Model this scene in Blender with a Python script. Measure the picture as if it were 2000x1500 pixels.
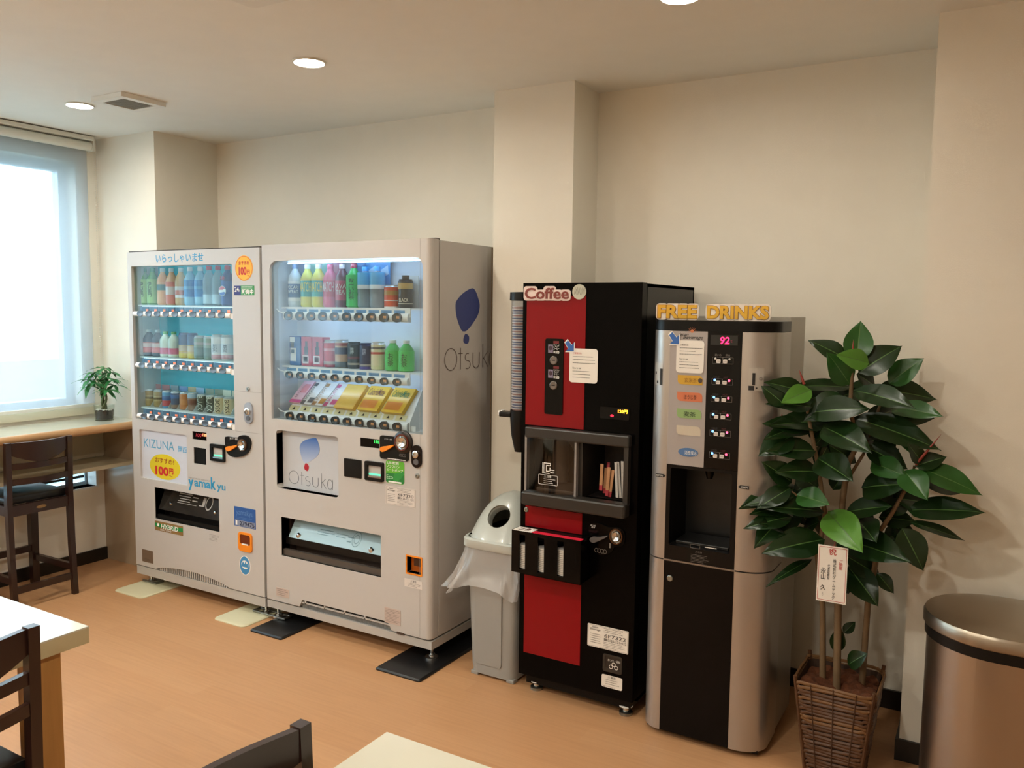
import bpy, bmesh, math, random
from mathutils import Vector, Matrix
from mathutils.geometry import tessellate_polygon
random.seed(7)
SC = bpy.context.scene
COL = SC.collection
for _o in list(bpy.data.objects):
    bpy.data.objects.remove(_o)

# ------------------------------------------------------------------ camera
CAM_H, FPX = 1.55, 1617.0
_yaw, _pit, _rol = math.radians(30.5), math.radians(-5.2), math.radians(0.64)
_fw = Vector((-math.sin(_yaw)*math.cos(_pit), math.cos(_yaw)*math.cos(_pit), math.sin(_pit)))
_r = Vector((math.cos(_yaw), math.sin(_yaw), 0))
_u = _r.cross(_fw)
CR = _r*math.cos(_rol) + _u*math.sin(_rol)
CU = -_r*math.sin(_rol) + _u*math.cos(_rol)
cam_d = bpy.data.cameras.new('camera')
cam_d.sensor_width = 36.0
cam_d.lens = FPX/2000.0*36.0
cam_d.clip_start = 0.02
cam = bpy.data.objects.new('camera', cam_d)
COL.objects.link(cam)
cam.matrix_world = Matrix(((CR.x, CU.x, -_fw.x, 0), (CR.y, CU.y, -_fw.y, 0), (CR.z, CU.z, -_fw.z, CAM_H), (0, 0, 0, 1)))
SC.camera = cam

# ------------------------------------------------------------------ light and exposure
SC.view_settings.view_transform = 'Standard'
SC.view_settings.look = 'None'
SC.view_settings.gamma = 1.0
SC.view_settings.use_curve_mapping = False
SC.view_settings.exposure = 0.0
world = bpy.data.worlds.new('daylight')
SC.world = world
world.use_nodes = True
_bg = world.node_tree.nodes['Background']
_bg.inputs['Color'].default_value = (0.80, 0.94, 1.0, 1)      # overcast daylight outside the window
_bg.inputs['Strength'].default_value = 10.5
SC.cycles.transparent_max_bounces = 20
LAMP_POWER, WALL_LAMP_POWER = 15.0, 4.8      # the row along the machines is dimmer
LAMP_COLOR = (1.0, 0.965, 0.84)

# pixel of the 2000x1500 photograph -> point on a plane of the room
def ray(px, py):
    return CR*((px-1000)/FPX) + CU*(-(py-750)/FPX) + _fw
def Yp(px, py, y):
    d = ray(px, py); t = y/d.y
    return (d.x*t, CAM_H + d.z*t)
def Xp(px, py, x):
    d = ray(px, py); t = x/d.x
    return (d.y*t, CAM_H + d.z*t)
def Zp(px, py, z):
    d = ray(px, py); t = (z-CAM_H)/d.z
    return (d.x*t, d.y*t)
class Crop:                                   # coordinates read off an enlarged view of the photograph
    def __init__(s, ox, oy, k): s.ox, s.oy, s.k = ox, oy, k
    def __call__(s, u, v): return (s.ox+u/s.k, s.oy+v/s.k)
def rect(y, tl, tr, br, bl):                  # four pixel corners -> x0,x1,z0,z1 on the plane y
    a, b, c, d = [Yp(p[0], p[1], y) for p in (tl, tr, br, bl)]
    return ((a[0]+d[0])/2, (b[0]+c[0])/2, (c[1]+d[1])/2, (a[1]+b[1])/2)
def poly(y, pts): return [Yp(p[0], p[1], y) for p in pts]

# ------------------------------------------------------------------ materials
def lin(h):
    h = h.lstrip('#'); o = []
    for i in (0, 2, 4):
        c = int(h[i:i+2], 16)/255.0
        o.append(c/12.92 if c <= 0.04045 else ((c+0.055)/1.055)**2.4)
    return (o[0], o[1], o[2], 1.0)
MATS = {}
def mat(name, col='808080', rough=0.5, metal=0.0, emit=None, es=0.0, coat=0.0, spec=0.5, vary=0.0, vscale=30.0, bump=0.0, bscale=200.0):
    if name in MATS: return MATS[name]
    m = bpy.data.materials.new(name); m.use_nodes = True
    nt = m.node_tree; p = nt.nodes['Principled BSDF']
    c = lin(col)
    p.inputs['Base Color'].default_value = c
    p.inputs['Roughness'].default_value = rough
    p.inputs['Metallic'].default_value = metal
    p.inputs['Specular IOR Level'].default_value = spec
    if coat:
        p.inputs['Coat Weight'].default_value = coat
        p.inputs['Coat Roughness'].default_value = 0.08
    if emit:
        p.inputs['Emission Color'].default_value = lin(emit)
        p.inputs['Emission Strength'].default_value = es
    tc = nt.nodes.new('ShaderNodeTexCoord')
    nz = nt.nodes.new('ShaderNodeTexNoise'); nz.inputs['Scale'].default_value = vscale
    nt.links.new(tc.outputs['Object'], nz.inputs['Vector'])
    mx = nt.nodes.new('ShaderNodeMix'); mx.data_type = 'RGBA'
    k = 1.0 - (vary or 0.02)
    mx.inputs['A'].default_value = (c[0]*k, c[1]*k, c[2]*k, 1)
    mx.inputs['B'].default_value = c
    nt.links.new(nz.outputs['Fac'], mx.inputs['Factor'])
    nt.links.new(mx.outputs['Result'], p.inputs['Base Color'])
    if bump:
        n2 = nt.nodes.new('ShaderNodeTexNoise'); n2.inputs['Scale'].default_value = bscale
        nt.links.new(tc.outputs['Object'], n2.inputs['Vector'])
        b = nt.nodes.new('ShaderNodeBump'); b.inputs['Strength'].default_value = bump
        b.inputs['Distance'].default_value = 0.002
        nt.links.new(n2.outputs['Fac'], b.inputs['Height'])
        nt.links.new(b.outputs['Normal'], p.inputs['Normal'])
    MATS[name] = m
    return m
def glass_mat(name, tint='ffffff', clear=0.9, rough=0.02, gloss=1.0):
    if name in MATS: return MATS[name]
    m = bpy.data.materials.new(name); m.use_nodes = True
    nt = m.node_tree; nt.nodes.clear()
    out = nt.nodes.new('ShaderNodeOutputMaterial')
    tr = nt.nodes.new('ShaderNodeBsdfTransparent'); c = lin(tint)
    tr.inputs['Color'].default_value = (c[0]*clear, c[1]*clear, c[2]*clear, 1)
    gl = nt.nodes.new('ShaderNodeBsdfGlossy'); gl.inputs['Roughness'].default_value = rough
    fr = nt.nodes.new('ShaderNodeFresnel')
    ge = nt.nodes.new('ShaderNodeNewGeometry'); ma = nt.nodes.new('ShaderNodeMath'); ma.operation = 'MULTIPLY_ADD'
    nt.links.new(ge.outputs['Backfacing'], ma.inputs[0]); ma.inputs[1].default_value = 1/1.45-1.45; ma.inputs[2].default_value = 1.45
    nt.links.new(ma.outputs[0], fr.inputs['IOR'])
    mu = nt.nodes.new('ShaderNodeMath'); mu.operation = 'MULTIPLY'; mu.inputs[1].default_value = gloss
    nt.links.new(fr.outputs['Fac'], mu.inputs[0])
    mx = nt.nodes.new('ShaderNodeMixShader')
    nt.links.new(mu.outputs[0], mx.inputs[0]); nt.links.new(tr.outputs[0], mx.inputs[1]); nt.links.new(gl.outputs[0], mx.inputs[2])
    nt.links.new(mx.outputs[0], out.inputs['Surface'])
    MATS[name] = m
    return m
def film_mat(name, col, clear=0.4, trans=0.5, rough=0.3, gloss=0.06):      # thin translucent plastic or cloth
    if name in MATS: return MATS[name]
    m = bpy.data.materials.new(name); m.use_nodes = True
    nt = m.node_tree; nt.nodes.clear(); c = lin(col)
    out = nt.nodes.new('ShaderNodeOutputMaterial')
    tr = nt.nodes.new('ShaderNodeBsdfTransparent')
    df = nt.nodes.new('ShaderNodeBsdfDiffuse'); df.inputs['Color'].default_value = c
    tl = nt.nodes.new('ShaderNodeBsdfTranslucent'); tl.inputs['Color'].default_value = c
    gl = nt.nodes.new('ShaderNodeBsdfGlossy'); gl.inputs['Roughness'].default_value = rough
    a = nt.nodes.new('ShaderNodeMixShader'); a.inputs[0].default_value = trans
    nt.links.new(df.outputs[0], a.inputs[1]); nt.links.new(tl.outputs[0], a.inputs[2])
    b = nt.nodes.new('ShaderNodeMixShader'); b.inputs[0].default_value = gloss
    nt.links.new(a.outputs[0], b.inputs[1]); nt.links.new(gl.outputs[0], b.inputs[2])
    d = nt.nodes.new('ShaderNodeMixShader'); d.inputs[0].default_value = clear
    nt.links.new(b.outputs[0], d.inputs[1]); nt.links.new(tr.outputs[0], d.inputs[2])
    nt.links.new(d.outputs[0], out.inputs['Surface'])
    MATS[name] = m
    return m

# ------------------------------------------------------------------ mesh builder
def rr(x0, x1, z0, z1, r, n=5, which=(1, 1, 1, 1)):     # rounded rectangle, corners: bl, br, tr, tl
    out = []
    for (cx, cz, a0, w) in ((x0, z0, 180, which[0]), (x1, z0, 270, which[1]), (x1, z1, 0, which[2]), (x0, z1, 90, which[3])):
        if not w or r <= 0:
            out.append((cx, cz)); continue
        sx = 1 if cx == x0 else -1; sz = 1 if cz == z0 else -1
        for i in range(n+1):
            a = math.radians(a0 + 90*i/n)
            out.append((cx+sx*r+r*math.cos(a), cz+sz*r+r*math.sin(a)))
    return out
def ell(cx, cz, rx, rz, n=24):
    return [(cx+rx*math.cos(2*math.pi*i/n), cz+rz*math.sin(2*math.pi*i/n)) for i in range(n)]
def smoothpoly(pts, n=6):                               # closed Catmull-Rom through the points
    out = []; L = len(pts)
    for i in range(L):
        p0, p1, p2, p3 = [pts[(i+k) % L] for k in (-1, 0, 1, 2)]
        for j in range(n):
            t = j/n
            out.append(tuple(0.5*(2*p1[a]+(p2[a]-p0[a])*t+(2*p0[a]-5*p1[a]+4*p2[a]-p3[a])*t*t+(3*p1[a]-p0[a]-3*p2[a]+p3[a])*t**3) for a in (0, 1)))
    return out
ORG = {}
class MB:
    def __init__(s): s.v = []; s.f = []; s.mi = []
    def add(s, vs, fs, mi=0):
        o = len(s.v); s.v += [tuple(v) for v in vs]
        for f in fs:
            s.f.append(tuple(o+i for i in f)); s.mi.append(mi)
        return s
    def box(s, x0, x1, y0, y1, z0, z1, mi=0):
        vs = [(x, y, z) for x in (x0, x1) for y in (y0, y1) for z in (z0, z1)]
        return s.add(vs, [(0, 1, 3, 2), (4, 6, 7, 5), (0, 4, 5, 1), (2, 3, 7, 6), (0, 2, 6, 4), (1, 5, 7, 3)], mi)
    def bbox(s, x0, x1, y0, y1, z0, z1, b=0.004, mi=0):   # box with chamfered edges
        c = Vector(((x0+x1)/2, (y0+y1)/2, (z0+z1)/2)); h = ((x1-x0)/2, (y1-y0)/2, (z1-z0)/2)
        b = min(b, *[k*0.49 for k in h])
        bm = bmesh.new(); bmesh.ops.create_cube(bm, size=2)
        for v in bm.verts: v.co = Vector((v.co.x*h[0], v.co.y*h[1], v.co.z*h[2]))
        bmesh.ops.bevel(bm, geom=list(bm.edges), offset=b, segments=2, affect='EDGES', profile=0.5)
        bm.verts.index_update()
        s.add([v.co+c for v in bm.verts], [[v.index for v in f.verts] for f in bm.faces], mi)
        bm.free(); return s
    def plate(s, out, a, b, holes=(), axis='y', mi=0):    # polygon (with holes) extruded from a to b along axis
        def P(q, d):
            return (q[0], d, q[1]) if axis == 'y' else ((d, q[0], q[1]) if axis == 'x' else (q[0], q[1], d))
        loops = [list(out)]+[list(h) for h in holes]
        flat = [q for l in loops for q in l]
        tris = tessellate_polygon([[Vector((q[0], q[1], 0)) for q in l] for l in loops])
        n = len(flat)
        s.add([P(q, a) for q in flat]+[P(q, b) for q in flat], [], mi)
        o = len(s.v)-2*n
        for t in tris:
            s.f.append((o+t[0], o+t[1], o+t[2])); s.mi.append(mi)
            s.f.append((o+n+t[2], o+n+t[1], o+n+t[0])); s.mi.append(mi)
        k = 0
        for l in loops:
            for i in range(len(l)):
                j = (i+1) % len(l)
                s.f.append((o+k+i, o+k+j, o+n+k+j, o+n+k+i)); s.mi.append(mi)
            k += len(l)
        return s
    def lathe(s, prof, c, seg=16, mis=None, axis='z'):    # prof [(r,h)...]
        vs = []; fs = []; m = []
        for (r, h) in prof:
            for i in range(seg):
                a = 2*math.pi*i/seg
                p = (r*math.cos(a), r*math.sin(a), h)
                if axis == 'y': p = (p[0], p[2], p[1])
                if axis == 'x': p = (p[2], p[0], p[1])
                vs.append((c[0]+p[0], c[1]+p[1], c[2]+p[2]))
        o = len(s.v); s.v += vs
        for k in range(len(prof)-1):
            for i in range(seg):
                j = (i+1) % seg
                s.f.append((o+k*seg+i, o+k*seg+j, o+(k+1)*seg+j, o+(k+1)*seg+i)); s.mi.append(mis[k] if mis else 0)
        if prof[0][0] > 1e-6:
            s.f.append(tuple(o+i for i in range(seg))[::-1]); s.mi.append(mis[0] if mis else 0)
        if prof[-1][0] > 1e-6:
            s.f.append(tuple(o+(len(prof)-1)*seg+i for i in range(seg))); s.mi.append(mis[-1] if mis else 0)
        return s
    def tube(s, pts, r, seg=8, mi=0):
        pts = [Vector(p) for p in pts]; n = len(pts)
        rs = r if isinstance(r, (list, tuple)) else [r]*n
        o = len(s.v); up = Vector((0, 0, 1))
        for i, p in enumerate(pts):
            d = (pts[min(i+1, n-1)]-pts[max(i-1, 0)]).normalized()
            ref = up if abs(d.dot(up)) < 0.95 else Vector((1, 0, 0))
            a = d.cross(ref).normalized(); b = d.cross(a)
            for k in range(seg):
                t = 2*math.pi*k/seg
                s.v.append(tuple(p + (a*math.cos(t)+b*math.sin(t))*rs[i]))
        for i in range(n-1):
            for k in range(seg):
                j = (k+1) % seg
                s.f.append((o+i*seg+k, o+i*seg+j, o+(i+1)*seg+j, o+(i+1)*seg+k)); s.mi.append(mi)
        s.f.append(tuple(o+k for k in range(seg))); s.mi.append(mi)
        s.f.append(tuple(o+(n-1)*seg+k for k in range(seg))); s.mi.append(mi)
        return s
    def bar(s, a, b, w, d, up=(0, 0, 1), mi=0, w2=None, d2=None):  # square section bar from a to b
        a, b = Vector(a), Vector(b); dr = (b-a).normalized()
        x = dr.cross(Vector(up)).normalized(); y = x.cross(dr)
        vs = []
        for p, ww, dd in ((a, w, d), (b, w2 or w, d2 or d)):
            for (i, j) in ((-1, -1), (1, -1), (1, 1), (-1, 1)):
                vs.append(p + x*(i*ww/2) + y*(j*dd/2))
        return s.add(vs, [(0, 1, 2, 3), (7, 6, 5, 4), (0, 4, 5, 1), (1, 5, 6, 2), (2, 6, 7, 3), (3, 7, 4, 0)], mi)
    def grid(s, fn, nu, nv, mi=0, wrap=False):
        o = len(s.v)
        for i in range(nu+1):
            for j in range(nv if wrap else nv+1):
                s.v.append(tuple(fn(i/nu, j/nv)))
        w = nv if wrap else nv+1
        for i in range(nu):
            for j in range(nv):
                k = (j+1) % w if wrap else j+1
                s.f.append((o+i*w+j, o+i*w+k, o+(i+1)*w+k, o+(i+1)*w+j)); s.mi.append(mi)
        return s
    def text(s, string, r, y, depth=0.0006, bold=0.0, mi=0, rot=False, shear=0.0, axis='y', side=-1):
        vs, fs = glyphs(string, bold, shear)
        if rot: vs = [(v[1], -v[0]) for v in vs]
        x0 = min(v[0] for v in vs); x1 = max(v[0] for v in vs); z0 = min(v[1] for v in vs); z1 = max(v[1] for v in vs)
        sx = (r[1]-r[0])/max(x1-x0, 1e-6); sz = (r[3]-r[2])/max(z1-z0, 1e-6)
        w = []
        for v in vs:
            a = r[0]+(v[0]-x0)*sx; b = r[2]+(v[1]-z0)*sz
            w.append((a, y+side*depth, b) if axis == 'y' else ((y-side*depth, a, b) if axis == 'x' else (a, b, y+depth)))
        s.add(w, fs, mi); return s
    def wraptext(s, string, cx, cy, R, z0, z1, half=0.9, turn=0.35, rot=False, bold=0.0):   # lettering bent round a cylinder
        vs, fs = glyphs(string, bold, 0.0)
        if rot: vs = [(v[1], -v[0]) for v in vs]
        a0 = min(v[0] for v in vs); a1 = max(v[0] for v in vs); b0 = min(v[1] for v in vs); b1 = max(v[1] for v in vs)
        w = []
        for v in vs:
            t = turn+((v[0]-a0)/(a1-a0)*2-1)*half
            w.append((cx+R*math.sin(t), cy-R*math.cos(t), z0+(z1-z0)*(v[1]-b0)/(b1-b0)))
        return s.add(w, fs)
    def build(s, name, mats, parent=None, smooth=None, org=None, recalc=True, kind=None):
        o3 = Vector(org) if org is not None else (ORG[parent.name] if parent else Vector((0, 0, 0)))
        me = bpy.data.meshes.new(name)
        me.from_pydata([(v[0]-o3.x, v[1]-o3.y, v[2]-o3.z) for v in s.v], [], s.f)
        if not isinstance(mats, (list, tuple)): mats = [mats]
        for m in mats: me.materials.append(m)
        me.polygons.foreach_set('material_index', s.mi)
        if recalc:
            bm = bmesh.new(); bm.from_mesh(me)
            bmesh.ops.recalc_face_normals(bm, faces=bm.faces)
            bm.to_mesh(me); bm.free()
        if smooth:
            me.polygons.foreach_set('use_smooth', [True]*len(me.polygons))
            me.set_sharp_from_angle(angle=math.radians(smooth))
        me.update()
        ob = bpy.data.objects.new(name, me); COL.objects.link(ob)
        if parent:
            ob.parent = parent
        else:
            ob.location = o3
        ORG[ob.name] = o3
        if kind: ob['kind'] = kind
        return ob
    def top(s, name, mats, label, cat, group=None, smooth=None, recalc=True):
        xs = [v[0] for v in s.v]; ys = [v[1] for v in s.v]; zs = [v[2] for v in s.v]
        ob = s.build(name, mats, None, smooth, ((min(xs)+max(xs))/2, (min(ys)+max(ys))/2, min(zs)), recalc)
        tag(ob, label, cat, group); return ob
_GL = {}
def glyphs(string, bold=0.0, shear=0.0):
    key = (string, bold, shear)
    if key in _GL: return _GL[key]
    cu = bpy.data.curves.new('lettering', 'FONT'); cu.body = string
    cu.resolution_u = 3; cu.offset = bold; cu.shear = shear; cu.space_line = 0.9; cu.align_x = 'CENTER' if '\n' in string else 'LEFT'
    ob = bpy.data.objects.new('lettering', cu)
    COL.objects.link(ob)
    dg = bpy.context.evaluated_depsgraph_get()
    me = bpy.data.meshes.new_from_object(ob.evaluated_get(dg), depsgraph=dg)
    res = ([(v.co.x, v.co.y) for v in me.vertices], [tuple(p.vertices) for p in me.polygons])
    bpy.data.objects.remove(ob); bpy.data.curves.remove(cu); bpy.data.meshes.remove(me)
    if not res[0]: res = ([(0, 0), (1, 0), (1, 1)], [(0, 1, 2)])
    _GL[key] = res
    return res
def tag(o, label, cat, group=None):
    o['label'] = label; o['category'] = cat
    if group: o['group'] = group
    return o
def thing(name, label, cat, loc, group=None, rotz=0.0):
    o = bpy.data.objects.new(name, None); COL.objects.link(o)
    o.empty_display_size = 0.05
    o.location = loc; o.rotation_euler = (0, 0, rotz)
    ORG[o.name] = Vector(loc)
    return tag(o, label, cat, group)
def struct(mb, name, mats, smooth=None):
    o = mb.build(name, mats, None, smooth); o['kind'] = 'structure'; return o
def dup(ob, d, parent=None):                   # copy of one part that shares its mesh, moved by d
    c = ob.copy(); COL.objects.link(c); c.location = ob.location+Vector(d)
    c.parent = parent or ob.parent; ORG[c.name] = ORG[ob.name]+Vector(d)
    return c
def dup_tree(root, loc, label=None, group=None, rotz=None):
    r = root.copy(); COL.objects.link(r); r.location = loc
    if rotz is not None: r.rotation_euler = (0, 0, rotz)
    if label: r['label'] = label
    if group: r['group'] = group
    for ch in root.children:
        c = ch.copy(); COL.objects.link(c); c.parent = r
        for g in ch.children:
            e = g.copy(); COL.objects.link(e); e.parent = c
    return r

# ------------------------------------------------------------------ the room
XL, XR, YB, YN, CH = -4.645, 2.6, 3.465, -3.6, 2.512
def wall_mat(name, col):
    return mat(name, col, 0.85, vary=0.05, vscale=9, bump=0.25, bscale=420)
M_WALL = wall_mat('wallpaper_ivory', 'ece6d8')
M_CEIL = wall_mat('ceiling_white', 'f0eee6')
M_BASE = mat('baseboard_black', '17130f', 0.35)
def floor_material():
    m = bpy.data.materials.new('wood_print_floor'); m.use_nodes = True
    nt = m.node_tree; p = nt.nodes['Principled BSDF']
    tc = nt.nodes.new('ShaderNodeTexCoord')
    br = nt.nodes.new('ShaderNodeTexBrick'); br.offset = 0.37; br.inputs['Scale'].default_value = 1.0
    br.inputs['Brick Width'].default_value = 0.9; br.inputs['Row Height'].default_value = 0.10
    br.inputs['Mortar Size'].default_value = 0.0; br.inputs['Bias'].default_value = 0.0
    br.inputs['Color1'].default_value = lin('bc8c62'); br.inputs['Color2'].default_value = lin('c19268')
    nt.links.new(tc.outputs['Object'], br.inputs['Vector'])
    mp = nt.nodes.new('ShaderNodeMapping'); mp.inputs['Scale'].default_value = (3, 60, 1)
    nt.links.new(tc.outputs['Object'], mp.inputs['Vector'])
    nz = nt.nodes.new('ShaderNodeTexNoise'); nz.inputs['Scale'].default_value = 1.5; nz.inputs['Detail'].default_value = 5
    nt.links.new(mp.outputs[0], nz.inputs['Vector'])
    mx = nt.nodes.new('ShaderNodeMix'); mx.data_type = 'RGBA'; mx.blend_type = 'MULTIPLY'
    rp = nt.nodes.new('ShaderNodeValToRGB'); rp.color_ramp.elements[0].color = (0.80, 0.78, 0.75, 1); rp.color_ramp.elements[0].position = 0.25
    rp.color_ramp.elements[1].color = (1, 1, 1, 1); rp.color_ramp.elements[1].position = 0.6
    nt.links.new(nz.outputs['Fac'], rp.inputs[0])
    mx.inputs['Factor'].default_value = 0.45
    nt.links.new(br.outputs['Color'], mx.inputs['A']); nt.links.new(rp.outputs[0], mx.inputs['B'])
    nt.links.new(mx.outputs['Result'], p.inputs['Base Color'])
    p.inputs['Roughness'].default_value = 0.42
    p.inputs['Specular IOR Level'].default_value = 0.35
    MATS['wood_print_floor'] = m
    return m
b = MB().box(XL-0.3, XR+0.2, YN-0.2, YB+0.2, -0.06, 0.0); struct(b, 'floor', floor_material())
b = MB().box(XL-0.3, XR+0.2, YN-0.2, YB+0.2, CH, CH+0.08); struct(b, 'ceiling', M_CEIL)
struct(MB().box(XL-0.2, XR+0.2, YB, YB+0.15, 0, CH), 'wall_back', M_WALL)
struct(MB().box(XR, XR+0.15, YN, YB, 0, CH), 'wall_right', M_WALL)
struct(MB().box(XL-0.2, XR+0.2, YN-0.15, YN, 0, CH), 'wall_front', M_WALL)
# pillars
PLX, PLY = -4.117, 3.035      # corner pillar: right face x, front face y
struct(MB().box(XL-0.1, PLX, PLY, YB+0.01, 0, CH), 'wall_corner_pillar', M_WALL)
CPX0, CPX1, CPY = -2.005, -1.607, 3.222
struct(MB().box(CPX0, CPX1, CPY, YB+0.01, 0, CH), 'wall_center_pillar', M_WALL)
RPX, RPY = -0.228, 3.072
struct(MB().box(RPX, XR, RPY, YB+0.01, 0, CH), 'wall_right_pillar', M_WALL)
# window wall with openings (y, z)
WY0, WY1, WZ0, WZ1 = 0.35, 2.90, 0.945, 2.36
VY0, VY1, VZ0, VZ1 = 0.35, 2.965, 0.462, 0.60
b = MB().plate([(YN, 0), (PLY+0.05, 0), (PLY+0.05, CH), (YN, CH)], XL-0.16, XL,
               [[(WY0, WZ0), (WY1, WZ0), (WY1, WZ1), (WY0, WZ1)], [(VY0, VZ0), (VY1, VZ0), (VY1, VZ1), (VY0, VZ1)]], axis='x')
struct(b, 'wall_left', M_WALL)
bz = 0.06
BH = 0.075
struct(MB().box(XL, XL+0.012, YN, PLY, 0, BH), 'baseboard_left', M_BASE)
struct(MB().box(CPX1, RPX, YB-0.012, YB, 0, BH), 'baseboard_back', M_BASE)
struct(MB().box(CPX0-0.012, CPX1+0.012, CPY-0.012, CPY, 0, BH), 'baseboard_center_pillar', M_BASE)
b = MB().box(RPX-0.012, XR, RPY-0.012, RPY, 0, BH).box(RPX-0.012, RPX, RPY, YB-0.012, 0, BH)
struct(b, 'baseboard_right_pillar', M_BASE)

# pavement outside, seen through the blind
struct(MB().box(XL-30, XL-0.4, -20, 25, -0.9, -0.8), 'exterior_ground', mat('outside_paving', '5f8488', 0.9, vary=0.3, vscale=0.6))
# main window: aluminium frame and panes in the opening
M_ALU = mat('window_aluminium', 'b9c4cc', 0.4, 0.3)
M_PANE = glass_mat('window_glass', 'f4fbff', 0.95)
def window(name, y0, y1, z0, z1, mull, fw=0.05):
    b = MB()
    xa, xb = XL-0.15, XL-0.09
    holes = []
    ys = [y0]+list(mull)+[y1]
    for i in range(len(ys)-1):
        a = ys[i]+(fw if i == 0 else fw*0.5); c = ys[i+1]-(fw if i == len(ys)-2 else fw*0.5)
        holes.append([(a, z0+fw), (c, z0+fw), (c, z1-fw), (a, z1-fw)])
    b.plate([(y0, z0), (y1, z0), (y1, z1), (y0, z1)], xa, xb, holes, axis='x')
    w = struct(b, name, M_ALU)
    for h in holes:
        MB().box(xa+0.02, xa+0.026, h[0][0], h[1][0], h[0][1], h[2][1]).build('pane', M_PANE, w)
    return w
window('window_1', WY0, WY1, WZ0, WZ1, (1.2, 2.05))
w2 = window('window_2', VY0, VY1, VZ0, VZ1, (1.65,), 0.018)
MB().box(XL-0.085, XL-0.075, VY0+0.02, VY1-0.03, VZ0+0.045, VZ0+0.06).build('sash_rail', mat('dark_sash', '2c2f31', 0.5), w2)
# white reveal trims round the openings
M_TRIM = mat('window_trim_white', 'dfe6e6', 0.5)
b = MB().plate([(VY0-0.01, VZ0-0.012), (VY1+0.012, VZ0-0.012), (VY1+0.012, VZ1+0.01), (VY0-0.01, VZ1+0.01)], XL-0.08, XL+0.006,
               [[(VY0, VZ0), (VY1-0.005, VZ0), (VY1-0.005, VZ1), (VY0, VZ1)]], axis='x')
struct(b, 'trim_1', M_TRIM)
b = MB().box(XL-0.12, XL+0.02, WY0-0.02, PLY-0.005, 0.90, 0.945)
struct(b, 'trim_2', mat('sill_cream', 'd8cfb6', 0.45))

# roller blind
rb = thing('roller_blind', 'sheer white roller blind pulled down over the window', 'blind', (XL+0.06, 1.6, 0.96))
M_RAIL = mat('blind_rail', 'dcdcd2', 0.5)
MB().bbox(XL+0.03, XL+0.095, 0.2, 2.965, 2.482, 2.506, 0.004).build('headrail', M_RAIL, rb)
M_BLIND = film_mat('blind_cloth', 'c4cad0', 0.55, 0.45, 0.6, 0.0)
MB().tube([(XL+0.062, 0.22, 2.452), (XL+0.062, 2.955, 2.452)], 0.026, 14).build('roller_tube', M_RAIL, rb, 60)
MB().box(XL+0.03, XL+0.095, 2.957, 2.968, 2.425, 2.485).build('end_bracket', M_RAIL, rb)
MB().box(XL+0.045, XL+0.0458, 0.22, 2.945, 0.965, 2.45).build('cloth', M_BLIND, rb)
MB().bbox(XL+0.038, XL+0.052, 0.22, 2.945, 0.948, 0.968, 0.003).build('bottom_bar', M_RAIL, rb)
ch = MB()
for dy in (2.972, 2.985):
    for k in range(115):
        z = 2.45-k*0.0115
        ch.lathe([(0.0001, -0.0035), (0.0032, 0), (0.0001, 0.0035)], (XL+0.075, dy, z), 5)
ch.build('bead_chain', M_RAIL, rb, kind='stuff')

# counter along the window wall
cn = thing('window_counter', 'cream counter with rounded wooden edge and shelf along the window', 'counter', (-4.45, 1.5, 0))
M_STONE = mat('counter_cream', 'd9d6c4', 0.12, vary=0.08, vscale=14, coat=0.3)
M_EDGE = mat('counter_edge_wood', 'c79a6c', 0.4, vary=0.12, vscale=12)
cy0, cy1 = -1.2, PLY-0.002
MB().box(XL, -4.285, cy0, cy1, 0.835, 0.88).build('countertop', M_STONE, cn)
b = MB()
prof = [(-4.285, 0.88)]+[(-4.285+0.022*math.sin(math.radians(a)), 0.8575+0.0225*math.cos(math.radians(a))) for a in range(15, 180, 15)]+[(-4.285, 0.835)]
vs = [(p[0], cy0, p[1]) for p in prof]+[(p[0], cy1, p[1]) for p in prof]; n = len(prof)
b.add(vs, [(i, i+1, n+i+1, n+i) for i in range(n-1)]+[tuple(range(n)), tuple(range(n, 2*n))])
b.build('front_edge', M_EDGE, cn, 40)
M_SHELF = mat('shelf_laminate', 'c3b496', 0.35, vary=0.06)
MB().box(XL, -4.36, cy0, cy1, 0.612, 0.634).build('shelf', M_SHELF, cn)
MB().box(XL+0.001, -4.14, cy1-0.018, cy1, 0.001, 0.834).build('end_panel', mat('panel_laminate', 'a8937a', 0.25, vary=0.1, vscale=6, coat=0.2), cn)
MB().box(XL+0.001, XL+0.012, cy0, cy1-0.02, 0.64, 0.834).build('back_panel', M_SHELF, cn)

# ------------------------------------------------------------------ ceiling fittings
M_WHITE = mat('fitting_white', 'e6e4dc', 0.45)
M_LAMP = mat('lamp_lens', 'ffffff', 0.4, emit='fff2dd', es=14.0)
lamp_data = bpy.data.lights.new('downlight_lamp', 'AREA')
lamp_data.shape = 'DISK'; lamp_data.size = 0.11; lamp_data.energy = LAMP_POWER; lamp_data.color = LAMP_COLOR
lamp_data.spread = math.radians(172)
wall_lamp_data = lamp_data.copy(); wall_lamp_data.energy = WALL_LAMP_POWER
def downlight(x, y, label, data=lamp_data):
    t = thing('downlight', label, 'downlight', (x, y, CH), 'recessed ceiling downlights')
    ring = [(0.066, -0.001), (0.066, -0.006), (0.060, -0.007), (0.057, -0.001), (0.057, 0.0)]
    MB().lathe(ring, (x, y, CH), 28).build('trim_ring', M_WHITE, t, 30)
    MB().lathe([(0.0005, -0.0022), (0.056, -0.0022)], (x, y, CH), 28).build('lens', M_LAMP, t, recalc=False)
    lo = bpy.data.objects.new('lamp', data); COL.objects.link(lo); lo.parent = t; lo.location = (0, 0, -0.009)
    return t
LX = (-3.915, -2.413, -0.905)
downlight(LX[0], 2.48, 'round recessed ceiling downlight beside the ceiling vent', wall_lamp_data)
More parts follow.
